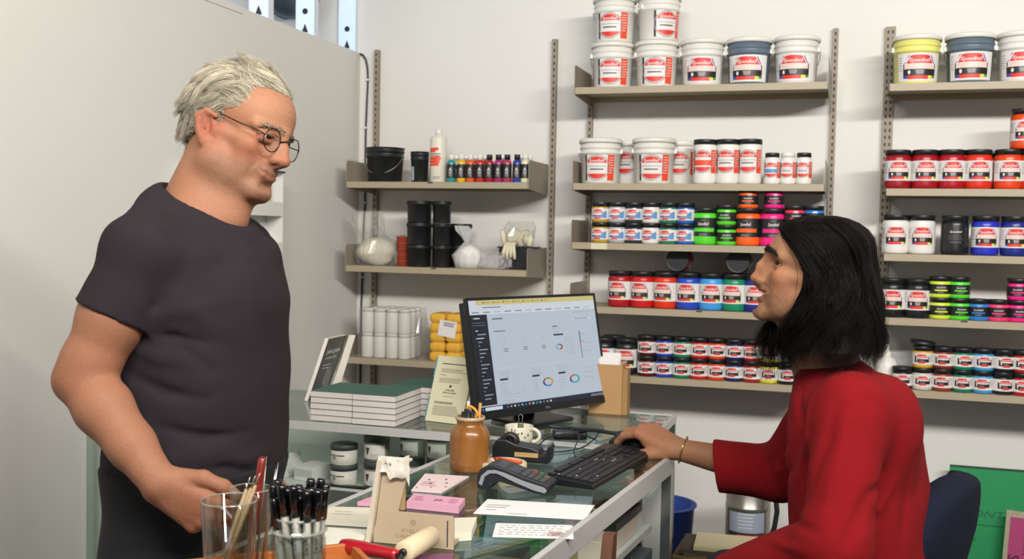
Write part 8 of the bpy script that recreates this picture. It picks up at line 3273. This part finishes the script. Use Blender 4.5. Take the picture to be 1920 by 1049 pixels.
def hairpt(u, q, z, d):
    """u 0 front edge .. 1 nape, q side (+1 toward the photographer), z height, d depth factor"""
    zc = min(z, 0.03)
    xb = np.interp(zc, ZB, XB)
    xf = np.interp(zc, ZB, XFr)
    ry = np.interp(zc, ZB, YR)
    if q < 0:
        xf = max(xf, np.interp(zc, ZE, XEf) + 0.004)
    xc, rx = (xf + xb) / 2, (xf - xb) / 2
    k = max(0.0, 1 - (max(0, z - 0.03) / 0.079) ** 2.6) ** 0.45
    xc2 = xc * 1.0 + (-0.002)
    rx, ry = rx * k, ry * k
    xe = np.interp(z, ZE, XEf if q < 0 else XEn)
    ca = np.clip((xe - xc2) / max(rx, 1e-4), -1, 1)
    a0 = math.acos(ca)
    a = a0 + (math.pi - a0) * u
    return np.array([xc2 + d * rx * math.cos(a), q * d * ry * math.sin(a), z])


KH = 18
f2a, f2lo, f2res, f2n = f.a, f.lo, f.res, f.n


def off_skin(p, gap=0.004):
    """lift a hair point out of the skin"""
    i = np.round((p - f2lo) / f2res).astype(int)
    if np.all(i >= 0) and np.all(i < f2n):
        v = f2a[tuple(i)]
        if v < gap:
            d = p - T2u((-0.01, 0, 0.0))
            d[2] *= 0.6
            p = p + d / np.linalg.norm(d) * min(0.03, gap - v)
    return p




def zsched(z_end):
    t = np.linspace(0.12, math.pi / 2, 7)
    top = 0.03 + 0.078 * np.cos(t)
    return np.concatenate([top, np.linspace(0.03, z_end, KH - 6)[1:]])


paths, radii, cols = [], [], []
locks = []
for i in range(110):
    q = 1 if i % 2 else -1
    locks.append(dict(q=q, u=r.random() ** 1.1, ph=r.uniform(0, 6.28), ph2=r.uniform(0, 6.28), fr=r.uniform(0.8, 1.35), am=r.uniform(0.6, 1.35), ze=-0.138 - 0.03 * r.random(), d=r.uniform(0.86, 1.02),
                      tone=r.random(), curl=r.normal()))
for i in range(7600):
    lk = locks[r.integers(len(locks))]
    u = np.clip(lk['u'] + r.normal() * 0.035, 0, 1)
    if u < 0.03 and r.random() < 0.3:
        u = 0.0
    d = lk['d'] * r.uniform(0.93, 1.025)
    ze = lk['ze'] + r.normal() * 0.012 + (-0.016 * r.random() if u < 0.3 else 0)
    if lk['q'] < 0 and u < 0.3:
        ze -= 0.022
    fly = r.random() < 0.02
    zz = zsched(ze)
    P = []
    for k, z in enumerate(zz):
        s_ = k / (KH - 1)
        p = hairpt(u, lk['q'], z, d)
        w = lk['am'] * 0.0140 * max(0, s_ - 0.22) * 1.4
        t1 = math.sin(9.5 * s_ * lk['fr'] + lk['ph'])
        t2 = math.sin(8.0 * s_ * lk['fr'] + lk['ph2'])
        rad_ = np.array([p[0] + 0.01, p[1], 0])
        rad_ = rad_ / (np.linalg.norm(rad_) + 1e-6)
        tan_ = np.array([-rad_[1], rad_[0], 0])
        p = p + rad_ * w * t1 + tan_ * w * 1.6 * t2
        if s_ > 0.8:
            p = p + rad_ * lk['curl'] * 0.05 * (s_ - 0.8) ** 1.5 + tan_ * lk['curl'] * 0.03 * (s_ - 0.8)
        if fly:
            p = p + rad_ * 0.012 * s_ + tan_ * 0.01 * math.sin(5 * s_ + i)
        P.append(off_skin(T2u(p)) if z > -0.07 else T2u(p))
    paths.append(P)
    radii.append(r.uniform(0.00035, 0.0006))
    c0 = np.array(lin('#0a0807')) * (1 - lk['tone'] * 0.6) + np.array(lin('#1d1512')) * lk['tone'] * 0.6
    cols.append(c0 * r.uniform(0.7, 1.3))
V, Fh, C = strands(np.array(paths), radii, cols)
np_mesh('hair', V, Fh, vcol('dark_hair', 'tone', 0.6, 0.0, 0.15, 0.0, 200), man2, C)
V_, F_ = [], []
nu, nz_ = 26, 26
zz = np.concatenate([0.03 + 0.078 * np.cos(np.linspace(0.02, math.pi / 2, 9)), np.linspace(0.03, -0.145, nz_ - 8)[1:]])
for q in (1, -1):
    o0 = len(V_)
    for j, z in enumerate(zz):
        for i in range(nu):
            u = 0.04 + 0.96 * i / (nu - 1)
            p = hairpt(u, q, z, 0.90 + 0.02 * math.sin(13 * u * 3 + 0.4 * j) * min(1, j / 8))
            V_.append(off_skin(T2u(p), 0.002) if z > -0.07 else T2u(p))
    for j in range(nz_ - 1):
        for i in range(nu - 1):
            k = o0 + j * nu + i
            F_.append((k, k + 1, k + nu + 1, k + nu))
np_mesh('hair_base', np.array(V_), np.array(F_), pm('dark_underhair', '#120e0d', 0.7, var=0.3, scale=80), man2)

# ---------------------------------------------------------------- office chair
cx2, cy2 = pel[0] + 0.02, pel[1]
ch = thing('office_chair', 'high office chair with a dark navy upholstered back behind the seated man', 'chair', (cx2, cy2, 0.0))
M_navy = pm('navy_upholstery', '#151a2a', 0.95, spec=0.2, var=0.14, scale=60, bump=0.4, bscale=500)
M_chk = pm('chair_black', '#1a1a1c', 0.5)
ang = -phi2 * 0.9
Rc_ = rotm('Z', ang)
MB().rbox(-0.25, 0.24, -0.24, 0.24, seat_z - 0.085, seat_z, 0.07, R=Rc_, t=(0, 0, 0)).build('seat', M_navy, ch)
b = MB()
n, m = 22, 16
V_, F_ = [], []
bk = at(1778, 1040, 2.27)
loc0 = bk - np.array([cx2, cy2, 0])
for side in (0, 1):
    for j in range(m):
        q = math.sin(math.pi / 2 * j / (m - 1))
        z = 0.80 + (float(at(1780, 887, 2.27)[2]) - 0.80) * q
        wd = 0.215 * math.sqrt(1 - 0.985 * (max(0, q - 0.35) / 0.65) ** 2.2) * (0.75 + 0.25 * min(1, q / 0.3))
        for i in range(n):
            s_ = i / (n - 1) * 2 - 1
            th_ = 0.036 * (max(0, 1 - abs(s_) ** 4)) ** 0.5 * (max(0, 1 - max(0, (q - 0.85) / 0.15) ** 2)) ** 0.5 + 0.002
            x = 0.06 * (1 - s_ * s_) * -1 + 0.06 + 0.0
            xx = (0.0 - 0.02 * (s_ * s_)) + (th_ if side else -th_) + 0.03 * (q - 0.5)
            V_.append((xx, s_ * wd, z))
for side in (0, 1):
    for j in range(m - 1):
        for i in range(n - 1):
            k = side * n * m + j * n + i
            f_ = (k, k + 1, k + n + 1, k + n)
            F_.append(f_ if side else f_[::-1])
ring_ = [i for i in range(n)] + [j * n + n - 1 for j in range(1, m)] + [(m - 1) * n + i for i in range(n - 2, -1, -1)] + [j * n for j in range(m - 2, 0, -1)]
for a_, b_ in zip(ring_, ring_[1:] + ring_[:1]):
    F_.append((a_, b_, b_ + n * m, a_ + n * m))
b.add(V_, F_, 0, True, rotm('Z', rad(-20)), (loc0[0], loc0[1], 0))
bo = b.build('backrest', M_navy, ch)
MB().tube([(loc0[0] - 0.01, loc0[1], 0.86), (loc0[0] + 0.02, loc0[1], 0.70), (loc0[0] - 0.02, loc0[1], seat_z - 0.10), (0.05, 0.0, seat_z - 0.10)], 0.016, 10).build('back_support', M_chk, ch)
MB().lathe([(0, 0.09), (0.03, 0.09), (0.03, 0.40), (0.022, 0.405), (0.022, seat_z - 0.086), (0, seat_z - 0.086)], 18).build('column', M_chk, ch)
MB().tube([(0.205 * math.cos(a), 0.205 * math.sin(a), 0.285) for a in np.linspace(0, 2 * math.pi, 36, endpoint=False)], 0.012, 8, closed=True).build('foot_ring', M_post, ch)
for i in range(3):
    a = 2 * math.pi * i / 3
    MB().tube([(0.03 * math.cos(a), 0.03 * math.sin(a), 0.285), (0.195 * math.cos(a), 0.195 * math.sin(a), 0.285)], 0.007, 8).build('ring_spoke', M_post, ch)
for i in range(5):
    a = 2 * math.pi * i / 5 + 0.3
    leg = MB().tube([(0.025 * math.cos(a), 0.025 * math.sin(a), 0.105), (0.28 * math.cos(a), 0.28 * math.sin(a), 0.075)], [0.025, 0.015], 8).build('leg', M_chk, ch)
    MB().lathe([(0, -0.012), (0.024, -0.012), (0.027, 0), (0.024, 0.012), (0, 0.012)], 16, R=rotm('Z', a) @ rotm('X', rad(90)), t=(0.275 * math.cos(a), 0.275 * math.sin(a), 0.027)).build('caster', M_chk, leg)
